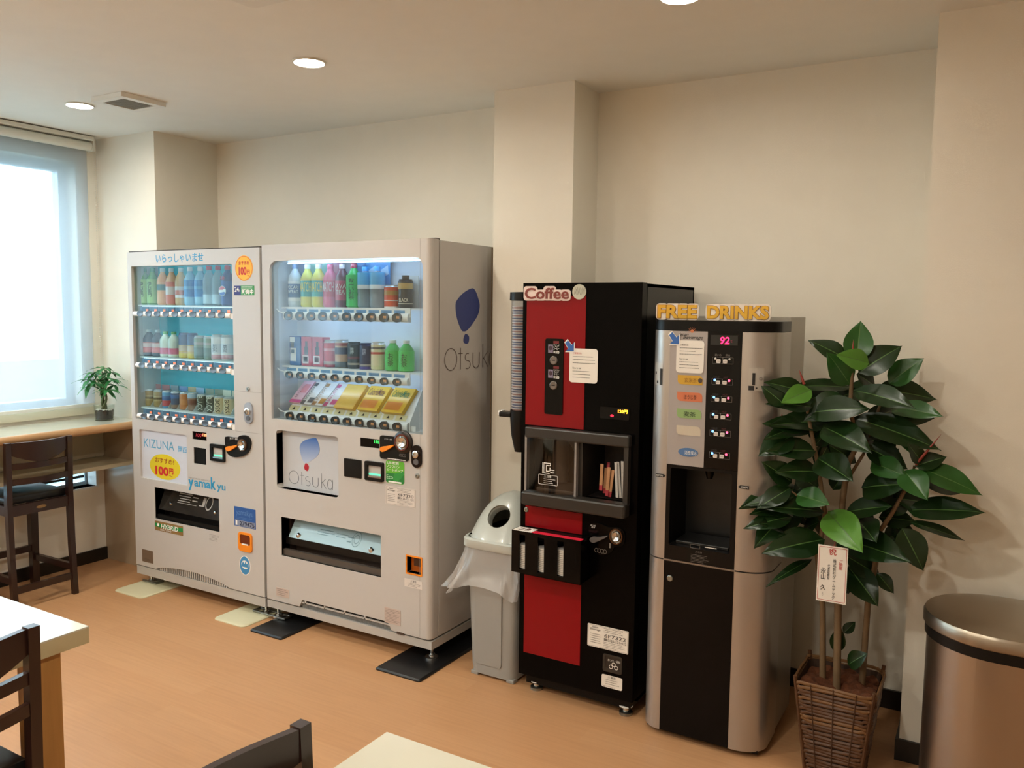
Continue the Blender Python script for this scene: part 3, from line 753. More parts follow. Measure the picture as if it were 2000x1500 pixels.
# poster recess
MB().box(pos[0]-0.004, pos[1]+0.004, FY+0.012, FY+0.016, pos[2]-0.004, pos[3]+0.004).build('poster_panel', mat('poster_pale', 'c9cbd4', 0.4), L)
py_ = FY+0.012
letters(L, 'KIZUNA', rect(py_, cG(175, 295), cG(640, 365), cG(700, 515), cG(180, 435)), mat('print_skyblue', '5b9fc0', 0.5), y=py_-0.0002)
letters(L, '関西', rect(py_, cG(735, 425), cG(873, 445), cG(873, 540), cG(735, 522)), mat('print_skyblue2', '4da4cf', 0.5), y=py_-0.0002, bold=0.008)
ec = Yp(*cG(518, 768), py_)
er = ((Yp(*cG(770, 795), py_)[0]-Yp(*cG(275, 740), py_)[0])/2, (Yp(*cG(480, 548), py_)[1]-Yp(*cG(540, 985), py_)[1])/2)
MB().plate(ell(ec[0], ec[1], er[0], er[1]*0.96, 40), py_-0.001, py_).build('yellow_oval', mat('poster_yellow', 'd6c21c', 0.5), L)
letters(L, 'おすすめ!', rect(py_, cG(362, 600), cG(665, 655), cG(665, 735), cG(362, 690)), mat('print_brownred', 'a5521a', 0.5), y=py_-0.0012, bold=0.015)
letters(L, '100', rect(py_, cG(365, 740), cG(580, 775), cG(580, 920), cG(365, 890)), M_REDT, y=py_-0.0012, bold=0.045)
letters(L, '円', rect(py_, cG(590, 785), cG(660, 795), cG(660, 890), cG(590, 880)), M_REDT, y=py_-0.0012, bold=0.03)
letters(L, '〜', rect(py_, cG(590, 900), cG(645, 905), cG(645, 930), cG(590, 925)), mat('print_brownred', 'a5521a', 0.5), y=py_-0.0012, bold=0.01)
# displays and money handling
MB().box(dsp[0], dsp[1], FY+0.004, FY+0.01, dsp[2], dsp[3]).build('price_display', M_BLKG, L)
MB().text('100', sub(dsp, .2, .62, .35, .78), FY+0.0038, shear=0.2).build('display_digits', glow('led_dim_red', 'a01626', 0.6), L, recalc=False)
MB().text('120', sub(dsp, .70, .97, .50, .85), FY+0.0038, bold=0.03).build('display_digits', glow('led_bright_orange', 'ff8a5a', 3.0), L, recalc=False)
recess(rdr, 0.006).build('card_reader', M_BLK, L)
bill_unit(L, rect(FY, cG(1280, 385), cG(1505, 410), cG(1505, 690), cG(1275, 655)), mat('note_print_blue', '9fb6bd', 0.5, vary=0.5, vscale=60))
cu_ = poly(FY, [cG(*p) for p in ((1525, 272), (1640, 284), (1720, 285), (1755, 258), (1820, 247), (1890, 275), (1930, 350), (1925, 440), (1890, 520), (1830, 575), (1740, 602), (1650, 600), (1580, 565), (1540, 500), (1523, 400))])
o = MB().plate(smoothpoly(cu_, 3), FY-0.010, FY).build('coin_unit', M_BLK, L, 40)
lever(o, poly(FY, [cG(*p) for p in ((1560, 462), (1582, 425), (1640, 420), (1725, 402), (1732, 425), (1650, 482), (1600, 500))]), M_ORG, FY-0.010)
cc = Yp(*cG(1808, 405), FY)
cup_ring(o, cc, 0.030, 0.030, FY-0.010, mat('bezel_brown', '7a5a44', 0.3, 0.6), M_CHR)
letters(o, 'おつり・返却', rect(FY-0.01, cG(1575, 285), cG(1700, 295), cG(1700, 325), cG(1575, 318)), M_WHT, y=FY-0.0102)
letters(L, 'y', rect(FY, cG(900, 965), cG(985, 970), cG(985, 1155), cG(900, 1150)), M_BLUE, y=FY, bold=0.03)
letters(L, 'ama', rect(FY, cG(995, 995), cG(1262, 1015), cG(1262, 1130), cG(995, 1075)), M_BLUE, y=FY, bold=0.02)
letters(L, 'k', rect(FY, cG(1265, 935), cG(1345, 940), cG(1345, 1145), cG(1265, 1125)), M_BLUE, y=FY, bold=0.035)
letters(L, 'yu', rect(FY, cG(1365, 1055), cG(1505, 1070), cG(1505, 1190), cG(1365, 1175)), M_BLUE, y=FY, bold=0.015)
letters(L, 'VENDING SERVICE', rect(FY, cG(900, 932), cG(1260, 980), cG(1260, 1000), cG(900, 955)), M_GRYT, y=FY)
# dispensing port
recess(prt, 0.09).build('dispensing_port', M_DARK, L)
fl = MB().add([(prt[0]+0.002, FY+0.02, prt[2]+0.05), (prt[1]-0.002, FY+0.02, prt[2]+0.05), (prt[1]-0.002, FY+0.07, prt[3]-0.004), (prt[0]+0.002, FY+0.07, prt[3]-0.004)], [(0, 1, 2, 3)]).build('port_flap', mat('flap_smoke', '2c2926', 0.15, coat=0.5), L, recalc=False)
def onflap(u, v, e=0.0008):   # fraction along the flap
    return (prt[0]+(prt[1]-prt[0])*u, FY+0.02+0.05*v-e, prt[2]+0.05+(prt[3]-prt[2]-0.054)*v)
ic = MB()
for (a, b_, c, d) in ((.26, .46, .78, .82), (.26, .44, .68, .71), (.28, .46, .58, .61), (.26, .45, .48, .51), (.48, .56, .70, .74), (.48, .56, .56, .60), (.26, .56, .40, .42), (.60, .68, .42, .46), (.64, .68, .46, .80)):
    ic.add([onflap(a, c), onflap(b_, c), onflap(b_, d), onflap(a, d)], [(0, 1, 2, 3)])
for i in range(16):
    a0, a1 = 2*math.pi*i/16, 2*math.pi*(i+1)/16
    ic.add([onflap(.74+q*.052*math.cos(a), .6+q*.30*math.sin(a)) for (q, a) in ((1, a0), (1, a1), (.78, a1), (.78, a0))], [(0, 1, 2, 3)])
ic.build('flap_print', mat('print_palegrey', 'a9a49c', 0.6), fl, recalc=False)
for u in (.17, .86):
    p = onflap(u, .3); MB().lathe([(0.010, 0), (0.008, -0.005), (0.0004, -0.007)], p, 12, axis='y').build('flap_screw', M_CHR, fl, 40)
MB().box(prt[0], prt[1], FY+0.012, FY+0.03, prt[2], prt[2]+0.022).build('port_lip', M_BLK, L)
# stickers below
hb = rect(FY, cC(328, 540), cC(543, 583), cC(543, 658), cC(328, 610))
o = sticker(L, 'hybrid_sticker', hb, mat('sticker_bronze', '9b7a49', 0.4, 0.3))
MB().box(hb[0], hb[1], FY-0.0015, FY-0.0012, hb[2]+(hb[3]-hb[2])*.38, hb[2]+(hb[3]-hb[2])*.78).build('green_stripe', mat('stripe_green', '1f8a45', 0.4), o)
letters(o, 'HYBRID', sub(hb, .22, .84, .30, .80), M_WHT, y=FY-0.0016, bold=0.02, shear=0.2); letters(o, 'HEAT PUMP', sub(hb, .2, .6, .06, .24), M_WHT, y=FY-0.0014)
MB().plate(ell(hb[0]+(hb[1]-hb[0])*.12, hb[2]+(hb[3]-hb[2])*.62, 0.009, 0.009, 14), FY-0.0017, FY-0.0015).build('leaf_mark', M_WHT, o)
lines(L, rect(FY, cC(745, 640), cC(825, 658), cC(825, 712), cC(745, 690)), M_GRYT, 5, y=FY, seed=3)
bl = rect(FY, cC(937, 427), cC(1102, 457), cC(1104, 607), cC(940, 578))
o = sticker(L, 'number_plate', bl, mat('plate_blue', '27579b', 0.35))
letters(o, 'yamakyu', sub(bl, .1, .9, .52, .88), mat('print_midblue', '5f86bd', 0.5)); lines(o, sub(bl, .08, .9, .36, .5), mat('print_midblue', '5f86bd', 0.5), 2, seed=4)
MB().box(*sub(bl, .04, .97, .03, .32)[:2], FY-0.0016, FY-0.0012, *sub(bl, .04, .97, .03, .32)[2:]).build('number_field', mat('plate_greyblue', '8a93a8', 0.4), o)
letters(o, '279475', sub(bl, .26, .95, .06, .29), mat('print_navy', '1a2345', 0.5), y=FY-0.0017, bold=0.02); letters(o, '1', sub(bl, .08, .15, .06, .29), M_WHT, y=FY-0.0017)
crt = rect(FY, cC(972, 622), cC(1077, 640), cC(1080, 787), cC(975, 770))
o = MB().plate(rr(*crt, 0.018, 5), FY-0.006, FY, [rr(*sub(crt, .12, .88, .34, .88), 0.012, 4)]).build('coin_return', M_ORG, L, 40)
MB().box(*sub(crt, .12, .88, .3, .9)[:2], FY-0.001, FY+0.0005, *sub(crt, .12, .88, .3, .9)[2:]).build('coin_cup', mat('coin_cup_brown', '6b2d12', 0.25), o)
MB().box(*sub(crt, .25, .7, .33, .40)[:2], FY-0.005, FY-0.002, *sub(crt, .25, .7, .33, .40)[2:]).build('coin_lip', M_WHT, o)
bc = Yp(*cC(1021, 886), FY)
o = sticker(L, 'round_sticker', None, M_WHT, pts=ell(bc[0], bc[1], 0.040, 0.050, 30)); MB().plate(ell(bc[0], bc[1], 0.036, 0.046, 30), FY-0.0016, FY-0.0012, [ell(bc[0], bc[1]+0.004, 0.026, 0.022, 20)]).build('sticker_blue', mat('sticker_sky', '3f8cc0', 0.5), o)
MB().plate([(bc[0]-0.024, bc[1]+0.002), (bc[0]-0.012, bc[1]+0.020), (bc[0]-0.004, bc[1]+0.006), (bc[0]+0.006, bc[1]+0.024), (bc[0]+0.012, bc[1]+0.008), (bc[0]+0.022, bc[1]+0.016), (bc[0]+0.022, bc[1]-0.008), (bc[0]-0.022, bc[1]-0.008)], FY-0.0018, FY-0.0012).build('sticker_drawing', mat('sticker_sky', '3f8cc0', 0.5), o)
bs = rect(FY, cC(228, 757), cC(311, 778), cC(313, 872), cC(231, 852))
o = sticker(L, 'brown_label', bs, mat('label_brown', '6e5a48', 0.5)); lines(o, sub(bs, .15, .85, .1, .3), mat('print_darkbrown', '43352a', 0.6), 2, seed=5)
foot(L, lx0+0.06, FY+0.05, lz0, 0.008); foot(L, lx1-0.045, FY+0.05, lz0, 0.008, -1)
for (x, y) in ((lx0+0.06, 3.25), (lx1-0.07, 3.25)): foot(L, x, y, lz0, 0.008, 0)

# pads under the machines
def pad(name, quadpx, z, m, label, r=0.03):
    q = [Zp(p[0], p[1], z) for p in quadpx]
    x0, x1 = min(p[0] for p in q), max(p[0] for p in q); y0 = min(p[1] for p in q)
    b = MB(); o = rr(x0, x1, y0, 3.33, r, 5, (1, 1, 0, 0)); i_ = rr(x0+0.006, x1-0.006, y0+0.006, 3.324, r, 5, (1, 1, 0, 0))
    n = len(o)
    b.add([(p[0], p[1], 0.0) for p in o]+[(p[0], p[1], z*0.5) for p in o]+[(p[0], p[1], z) for p in i_], [(k, (k+1) % n, n+(k+1) % n, n+k) for k in range(n)]+[(n+k, n+(k+1) % n, 2*n+(k+1) % n, 2*n+k) for k in range(n)]+[tuple(range(2*n, 3*n)), tuple(range(n))[::-1]])
    return b.top(name, m, label, 'floor pad', 'stabilising pads under the vending machines', 30)
M_PADC = mat('pad_cream', 'cfc9a8', 0.5); M_PADB = mat('pad_black', '121315', 0.35)
pad('stabilizing_pad', ((225, 1150), (270, 1166), (300, 1160)), 0.008, M_PADC, 'cream floor pad under the vending machine foot near the window')
pad('stabilizing_pad', ((418, 1205), (475, 1224), (470, 1222)), 0.008, M_PADC, 'cream floor pad beside a black pad between the two vending machines')
pad('stabilizing_pad', ((487, 1228), (551, 1245), (550, 1245)), 0.012, M_PADB, 'black floor pad beside a cream pad between the two vending machines', 0.012)
pad('stabilizing_pad', ((733, 1302), (820, 1328), (818, 1328)), 0.012, M_PADB, 'black floor pad under the vending machine foot near the grey bin', 0.012)

# ------------------------------------------------------------------ vending machine with the balloon logo
O = thing('drink_vending_machine', 'white drink vending machine with lit display and blue balloon logo on its side', 'vending machine', (-2.55, 3.1, 0.012), 'drink vending machines')
ox0, ox1, oz0, oz1 = -3.052, -2.056, 0.068, 1.838
win = rect(FY, cD(148, 268), cD(1806, 240), cE(1812, 880), cE(165, 712))
pos = rect(FY, cE(220, 832), cE(892, 905), cF(605, 130), cF(150, 40))
prt = rect(FY, cF(183, 258), cF(915, 397), cF(915, 708), cF(188, 540))
dsp = rect(FY, cE(1130, 910), cE(1340, 940), cE(1340, 1035), cE(1130, 1010))
crt = rect(FY, cF(1108, 548), cF(1210, 565), cF(1210, 687), cF(1106, 667))
dz0 = 0.112
va, vb, vc, vd = poly(FY, [cF(318, 918), cF(340, 882), cF(962, 1050), cF(992, 1106)])
vh = 0.036
dxr = ox1-0.028
outer = [(ox0, dz0), (va[0], dz0), (va[0]+0.02, dz0+vh), (vd[0]-0.02, dz0+vh), (vd[0], dz0), (dxr, dz0), (dxr, oz1), (ox0, oz1)]
b = MB().plate(outer, FY, FY+0.055, [rr(*win, 0.045, 8, (0, 0, 1, 1)), rr(*pos, 0.018, 5), rr(*prt, 0.001, 1), rr(*dsp, 0.001, 1), rr(*crt, 0.001, 1)])
b.build('door', M_VW, O)
pr = [(dxr, FY)]+[(dxr+0.026*math.sin(math.radians(a)), FY+0.026-0.026*math.cos(math.radians(a))) for a in range(10, 91, 10)]+[(dxr+0.026, FY+0.055), (dxr, FY+0.055)]
MB().plate(pr, dz0, oz1, axis='z').build('door_edge', M_VW, O, 30)
cabinet(O, ox0, ox1, FY+0.060, 3.335, oz0+0.045, oz1-0.004)
MB().box(ox0-0.002, ox1+0.002, FY+0.004, 3.335, oz0, dz0-0.008).build('base_rail', M_VW2, O)
MB().box(ox1-0.05, ox1-0.012, FY+0.045, FY+0.075, oz1-0.002, oz1+0.005).build('hinge_cover', mat('top_cap_brown', '3a312a', 0.6), O)
MB().box(ox1, ox1+0.004, 3.29, 3.335, oz0+0.05, oz1-0.006).build('rear_edge_strip', mat('strip_brown', '8c7a62', 0.6), O)
MB().box(va[0], vd[0], FY+0.03, FY+0.034, dz0-0.006, dz0+vh+0.004).build('vent_back', M_DARK, O)
g = MB()
n = 110
for i in range(n+1):
    x = va[0]+0.008+(vd[0]-va[0]-0.016)*i/n; g.box(x-0.0016, x+0.0016, FY+0.014, FY+0.018, dz0-0.006, dz0+0.020)
g.build('vent_fins', mat('fin_grey', '8e969a', 0.4, 0.5), O, kind='stuff')
for i in range(4):
    w = (vd[0]-va[0]-0.07)/4; x = va[0]+0.035+i*w
    MB().box(x-0.004, x+0.004, FY+0.004, FY+0.012, dz0+0.018, dz0+vh).build('vent_rib', M_VW, O)
MB().box(va[0]+0.01, vd[0]-0.01, FY+0.004, FY+0.012, dz0+0.018, dz0+0.024).build('vent_rail', M_VW, O)
MB().box(vd[0]+0.03, vd[0]+0.07, FY-0.001, FY+0.004, dz0-0.008, dz0+0.003).build('latch', mat('latch_brown', '4a3a30', 0.5), O)
MB().box(-2.115, -2.1138, FY-0.0004, FY, dz0, oz1).build('panel_seam', M_SEAM, O)
# display case
IB = FY+0.175
x0, x1, z0, z1 = win
M_IN2 = mat('display_inner_white', 'dfe3e6', 0.5)
b = MB().box(x0-0.006, x0, FY+0.055, IB, z0-0.006, z1+0.006).box(x1, x1+0.006, FY+0.055, IB, z0-0.006, z1+0.006).box(x0, x1, FY+0.055, IB, z1, z1+0.006).box(x0, x1, FY+0.055, IB, z0-0.006, z0)
cs = b.build('display_case', M_IN2, O)
MB().box(x0-0.006, x1+0.006, IB, IB+0.006, z0-0.006, z1+0.006).build('display_back', M_IN2, cs)
MB().box(x0, x1, FY+0.012, FY+0.016, z0, z1).build('display_glass', glass_mat('vending_glass', 'f2f8fa', 0.96, 0.01, 1.0), O)
M_LED = glow('led_coolwhite', 'b9dcff', 13.0)
MB().box(x0+0.06, x1-0.06, FY+0.06, FY+0.066, z1-0.012, z1-0.004).build('led_or_fill_strip', M_LED, O)
M_BTN2 = mat('button_dark', '31373c', 0.2, coat=0.5)
M_BRIM = mat('button_rim', '1f2326', 0.3)
M_SOLD2 = glow('led_amber_text', 'c98a52', 0.8)
M_LBL = mat('label_strip_blue', '6f9cc4', 0.5)
BY = FY+0.035
rows = [((cD(290, 828), cD(1645, 852), cD(1645, 945), cD(300, 908)), (cD(355, 870), cD(1533, 895)), (cD(330, 772), cD(1640, 790))),
        ((cE(300, 187), cE(1640, 278), cE(1640, 360), cE(310, 250)), (cE(362, 232), cE(1533, 315)), (cE(340, 130), cE(1650, 210))),
        ((cE(305, 630), cE(1640, 757), cE(1635, 850), cE(315, 700)), (cE(370, 678), cE(1533, 797)), (cE(345, 572), cE(1650, 690)))]
OSH = []; OB = []
for bi, (bq, bt, sh) in enumerate(rows):
    r = rect(BY, *bq); cz = (r[2]+r[3])/2; hh = (r[3]-r[2])/2*1.08
    prof = [(BY+0.025, cz-hh)]+[(BY+0.010-0.012*math.cos(math.radians(a)), cz+hh*math.sin(math.radians(a))) for a in range(-80, 81, 20)]+[(BY+0.025, cz+hh)]
    n = len(prof)
    vs = [(r[0], p[0], p[1]) for p in prof]+[(r[1], p[0], p[1]) for p in prof]
    br_ = MB().add(vs, [(i, (i+1) % n, n+(i+1) % n, n+i) for i in range(n)]+[tuple(range(n)), tuple(range(n, 2*n))]).build('selection_bar', M_BARW, O, 50)
    b0, b1 = Yp(*bt[0], BY-0.002), Yp(*bt[1], BY-0.002); bz = (b0[1]+b1[1])/2
    rad = min(0.0255, hh*1.04)
    bt0 = MB().lathe([(rad, 0.014), (rad, -0.001), (rad*0.9, -0.002), (rad*0.86, 0.0), (0.0005, 0.002)], (b0[0], BY-0.0065, bz), 20, axis='y').build('select_button', [M_BTN2], br_, 40)
    for v in bt0.data.vertices: v.co.x = (v.co.x+ORG[bt0.name].x-b0[0])*1.32+b0[0]-ORG[bt0.name].x
    tx0 = MB().text('売切', (b0[0]-0.002, b0[0]+0.015, bz-0.004, bz+0.008), BY-0.0068, bold=0.02).build('sold_out_lamp', M_SOLD2, br_, recalc=False)
    for k in range(1, 10):
        dup(bt0, ((b1[0]-b0[0])*k/9, 0, 0)); dup(tx0, ((b1[0]-b0[0])*k/9, 0, 0))
    MB().tube([(r[0]+0.004, BY+0.01, cz+hh*0.5), (r[0]-0.03, BY+0.002, cz+hh*1.0), (x0+0.003, FY+0.04, cz+hh*1.6)], 0.003, 6).build('cable', M_BARW, br_, 50)
    OB.append((b0[0], b1[0], bz, r))
    a, c = Yp(*sh[0], BY+0.02), Yp(*sh[1], BY+0.02); zs = (a[1]+c[1])/2
    OSH.append(zs)
    lz0_ = r[3]-0.001
    if bi < 2:
        MB().box(r[0]+0.018, r[1]+0.004, BY+0.014, BY+0.018, lz0_-0.015, zs).build('label_strip', M_BARW, O)
        MB().box(x0+0.02, x1-0.001, BY+0.018, IB-0.001, zs-0.008, zs-0.001).build('shelf', M_IN2, O)
        cw = (b1[0]-b0[0])/9
        q = MB().box(b0[0]-cw*0.40, b0[0]+cw*0.40, BY+0.0125, BY+0.014, zs-0.027, zs-0.010).build('temperature_label', M_LBL, O)
        tt = MB().text('つめた〜い', (b0[0]-cw*0.33, b0[0]+cw*0.33, zs-0.024, zs-0.013), BY+0.0124).build('lettering', mat('print_deepblue', '2a5a8c', 0.5), q, recalc=False)
        for k in range(1, 10):
            c_ = dup(q, ((b1[0]-b0[0])*k/9, 0, 0)); dup(tt, (0, 0, 0), c_)
        MB().box(r[0]+0.06, r[1]-0.03, BY+0.03, BY+0.036, r[2]-0.001, r[2]+0.006).build('led_or_fill_strip', M_LED, O)
# sloping food tray
r = OB[2][3]
TY0, TY1 = BY+0.012, IB-0.02
tz0 = r[3]-0.004
ta = Yp(*cE(440, 300), TY1)[1]
def tray(u, v, e=0.0):        # u metres along x, v fraction up the slope
    return (u, TY0+(TY1-TY0)*v-e, tz0+(ta-tz0)*v+e*0.6)
tx_0, tx_1 = r[0]+0.012, r[1]+0.006
MB().add([tray(tx_0, 0), tray(tx_1, 0), tray(tx_1, 1), tray(tx_0, 1)], [(0, 1, 2, 3)]).build('food_tray', M_BARW, O, recalc=False)
MB().plate([(TY0-0.004, tz0-0.05), (TY1, tz0-0.05), (TY1, ta+0.004), (TY1-0.02, ta+0.004), (TY0-0.004, tz0+0.006)], tx_1, tx_1+0.004, axis='x').build('tray_side', M_BARW, O)
for k in range(8): MB().box(tx_1+0.004, tx_1+0.03, TY0+0.004+0.006*k, TY0+0.009+0.006*k, tz0-0.046, tz0-0.01-0.004*k).build('tray_bracket', M_BARW, O)
cw = (OB[2][1]-OB[2][0])/9
for k in range(10):
    x = OB[2][0]+cw*k
    q = MB().add([tray(x-cw*.42, 0.06, .001), tray(x+cw*.42, 0.06, .001), tray(x+cw*.42, 0.22, .001), tray(x-cw*.42, 0.22, .001)], [(0, 1, 2, 3)]).build('arrow_label', mat('label_cream', 'ddd0a0', 0.6), O, recalc=False)
    MB().add([tray(x-0.009, 0.10, .002), tray(x+0.009, 0.10, .002), tray(x, 0.18, .002)], [(0, 1, 2)]).build('arrow_mark', M_BLKT, q, recalc=False)
# food packets on the tray
GF = 'snack packs on the sloping tray'
def pack(name, ua, ub, va_, vb_, col, label, th=0.012, slant=0.0, parts=(), txts=()):
    c = tray((ua+ub)/2, va_)
    t = thing(name, label, 'snack', c, GF)
    def P(f, g_, e): return tray(ua+(ub-ua)*f+slant*g_, va_+(vb_-va_)*g_, e)
    vs = [P(f, g_, e) for e in (0.0015, th) for (f, g_) in ((0, 0), (1, 0), (1, 1), (0, 1))]
    MB().add(vs, [(3, 2, 1, 0), (4, 5, 6, 7), (0, 1, 5, 4), (1, 2, 6, 5), (2, 3, 7, 6), (3, 0, 4, 7)]).build('pack_body', cm(col), t)
    for (f0, f1, g0, g1, c_) in parts:
        MB().add([P(f0, g0, th+.0006), P(f1, g0, th+.0006), P(f1, g1, th+.0006), P(f0, g1, th+.0006)], [(0, 1, 2, 3)]).build('printed_panel', cm(c_), t, recalc=False)
    for (s_, f0, f1, g0, g1, c_, rot) in txts:
        vs2, fs = glyphs(s_, 0.006, 0.0)
        if rot: vs2 = [(-v[1], v[0]) for v in vs2]
        a0 = min(v[0] for v in vs2); a1 = max(v[0] for v in vs2); b0_ = min(v[1] for v in vs2); b1_ = max(v[1] for v in vs2)
        MB().add([P(f0+(f1-f0)*(v[0]-a0)/(a1-a0), g0+(g1-g0)*(v[1]-b0_)/(b1_-b0_), th+.0012) for v in vs2], fs).build('lettering', cm(c_), t, recalc=False)
    return t
bx0 = OB[2][0]-cw*0.5
pack('jelly_pouch', bx0+cw*.02, bx0+cw*0.98, .27, .98, 'e6b6c2', 'pink jelly pouch on the sloping snack tray', .016, 0.03, ((0, 1, 0, .14, 'c93a86'), (.35, .9, .45, .85, 'd98a92')), (('ゼリー', .2, .42, .2, .75, '8a4a62', True),))
for k, (c1, c2, nm) in enumerate((('4f5257', '55585c', 'dark grey-printed'), ('a5784c', 'b8803a', 'brown-printed'), ('c0446e', 'd05a80', 'magenta-printed'))):
    pack('soy_snack_bar', bx0+cw*(1.05+k), bx0+cw*(1.98+k), .25, .98, 'd9cfc6', nm+' snack bar in a pale wrapper on the sloping snack tray', .014, 0.035, ((0, .34, 0, .16, c1), (.5, .98, .08, .30, c2), (0.02, .36, .80, .95, c1)), (('SOYJOY', .08, .36, .2, .78, c1, True),))
for k, (tt, tc_, lab) in enumerate(((None, None, 'plain yellow snack box with no visible lettering on the sloping tray'), ('CalorieMate', '6b3a1c', 'yellow snack box with brown lettering beside the plain yellow box'), ('CalorieMate', '3a6a2c', 'yellow snack box with green lettering at the end of the sloping tray'))):
    u0 = bx0+cw*(4.1+1.95*k)
    pack('nutrition_biscuit_box', u0, u0+cw*1.62, .22, .96, 'e0a93a' if not k else 'e3b022', lab, .02, 0.02, ((.06, .80, .10, .42, 'd9822c'), ) if k else ((.04, .96, .04, .96, 'e2b14a'),), ((tt, .08, .88, .62, .9, tc_, False),) if tt else ())
# bottles of the upper rows
SY = FY+0.105
W = 'in the lit machine'
GA = 'drinks on the top shelf of the lit machine'
z = OSH[0]; H = Yp(*cD(805, 300), SY)[1]-z
xs = [Yp(*cD(u, 600), SY)[0] for u in (428, 562, 682, 808, 940, 1064, 1186, 1318, 1478, 1624)]
pet('sports_drink_bottle', xs[0], SY, z, H*0.99, 0.034, 'c9d4de', '6f86a8', 'e8ecef', 'white sports drink bottle with dark blue label on the top shelf '+W, GA, (0.14, 0.60), txt='POCARI\nSWEAT', tcol='eef2f5', tz=(0.32, 0.50), band=(0.22, 0.54, '2c5a8e'))
for i in (1, 2):
    pet('vitamin_drink_bottle', xs[i], SY, z, H*0.98, 0.034, 'd9d23c', 'e6efe8', '2aa79a', 'yellow drink bottle with teal label on the top shelf '+W, GA, (0.24, 0.66), txt='MATCH', tcol='e8e45a', tz=(0.36, 0.58), rot=False, band=(0.62, 0.66, 'd8c83a'))
pet('vitamin_drink_bottle', xs[3], SY, z, H*0.98, 0.034, 'd7567a', 'd24a72', 'c83a5a', 'pink drink bottle with white diagonal lettering on the top shelf '+W, GA, (0.24, 0.62), txt='MATCH', tcol='f0dde0', tz=(0.36, 0.58))
pet('tea_bottle', xs[4], SY, z, H*0.97, 0.034, '6a2b34', 'd9c8c8', 'b8455a', 'dark red tea bottle with white square label on the top shelf '+W, GA, (0.16, 0.62), txt='JAVA\nTEA', tcol='f0e6e2', tz=(0.30, 0.54))
pet('green_tea_bottle', xs[5], SY, z, H*0.98, 0.036, '35b04c', 'b4384a', '39c255', 'bright green tea bottle with red cap on the top shelf '+W, GA, (0.03, 0.74), txt='お\nー\nい\nお\n茶', tcol='16301a', tz=(0.18, 0.66))
for i in (6, 7):
    pet('mineral_water_bottle', xs[i], SY, z, H*0.90, 0.035, 'ffffff', '3a9bd6', '55b4e6', 'clear water bottle with sky-blue label on the top shelf '+W, GA, (0.46, 0.86), clear=True, band=(0.46, 0.56, 'e4eef2'))
can('drink_can', xs[8], SY, z, H*0.50, 0.036, 'd8502f', 'short red-orange can on the top shelf '+W, GA, bands=((0.0, 0.06, 'e8e2da'), (0.55, 0.75, 'b8863f'), (0.3, 0.34, 'e8d2c8')))
t = can('bottle_can', xs[9], SY, z, H*0.62, 0.034, '23282c', 'black bottle can with gold band on the top shelf '+W, GA, '2a2a2c', bands=((0.66, 0.86, 'c9a25a'), (0.14, 0.17, 'c9c2b0')), txt='BLACK', tcol='e0d6c0', tz=(0.22, 0.34))
MB().lathe([(0.017, H*0.62), (0.017, H*0.70), (0.0005, H*0.70)], (xs[9], SY, z), 14).build('cap', cm('1d1d1f'), t, 40)
# display boards behind the samples
MB().box(xs[0]-0.036, xs[0]+0.040, SY+0.045, SY+0.048, z+0.002, z+H*1.01).build('promotion_card', cm('5d86bd'), O)
for i in (1, 2): MB().box(xs[i]-0.034, xs[i]+0.034, SY+0.045, SY+0.048, z+0.002, z+H*1.0).build('promotion_card', cm('7fc4b4'), O)
MB().box(xs[3]-0.034, xs[3]+0.034, SY+0.045, SY+0.048, z+0.002, z+H*1.01).build('promotion_card', cm('c65a7c'), O)
MB().box(xs[5]-0.034, xs[5]+0.034, SY+0.045, SY+0.048, z+0.002, z+H*1.03).build('promotion_card', cm('3f8fd0'), O)
for i in (6, 7):
    q = MB().box(xs[i]-0.036, xs[i]+0.036, SY+0.045, SY+0.048, z+H*0.42, z+H*1.02).build('promotion_card', cm('3f9fdc'), O)
    MB().plate(poly(SY, []) or [(xs[i]-0.02, z+H*0.66), (xs[i]+0.028, z+H*0.74), (xs[i]+0.024, z+H*0.94), (xs[i]-0.016, z+H*0.84)], SY+0.0445, SY+0.045).build('printed_panel', cm('bfe0f2'), q)
MB().box(xs[9]-0.036, xs[9]+0.036, SY+0.045, SY+0.048, z+0.002, z+H*0.70).build('promotion_card', cm('d8d6d0'), O)
# second row
GB = 'drinks on the middle shelf of the lit machine'
z = OSH[1]; H = Yp(*cD(450, 1090), SY)[1]-Yp(*cD(450, 1400), SY)[1]
xs = [Yp(*cD(u, 1300), SY)[0] for u in (455, 580, 700, 812, 935, 1068, 1200, 1325, 1486, 1632)]
c1 = SY-0.02
carton('tonic_box', xs[0], c1, z, 0.070, H*1.0, 0.05, '2f5f9e', 'blue tonic box printed with a white bottle on the middle shelf '+W, GB, ((.05, .5, .80, .98, 'dfe6ea'), (.08, .62, .14, .60, 'dfe3e6'), (.15, .45, .42, .54, '5a84b8'), (.1, .42, .62, .8, '4a4a4e')))
for i in (1, 2):
    carton('tonic_box', xs[i], c1, z, 0.066, H*1.0, 0.05, 'c23a50', 'red tonic box printed with a brown bottle on the middle shelf '+W, GB, ((.12, .70, .08, .36, 'e4d6d6'), (.2, .62, .14, .32, 'c42a40'), (.3, .66, .38, .66, '4a3238'), (.38, .6, .66, .85, '4a3238')))
can('drink_can', xs[3], SY, z, H*0.92, 0.033, 'c0354c', 'plain red can on the middle shelf '+W, GB, bands=((0.10, 0.22, 'b8a6a0'), (0.6, 0.7, 'd8909a')))
can('coffee_can', xs[4], SY, z, H*0.95, 0.033, 'c9a27a', 'brown and beige coffee can on the middle shelf '+W, GB, bands=((0.48, 0.72, '3f3a4a'), (0.02, 0.22, '4a4f4c'), (0.78, 0.88, 'a5503f')))
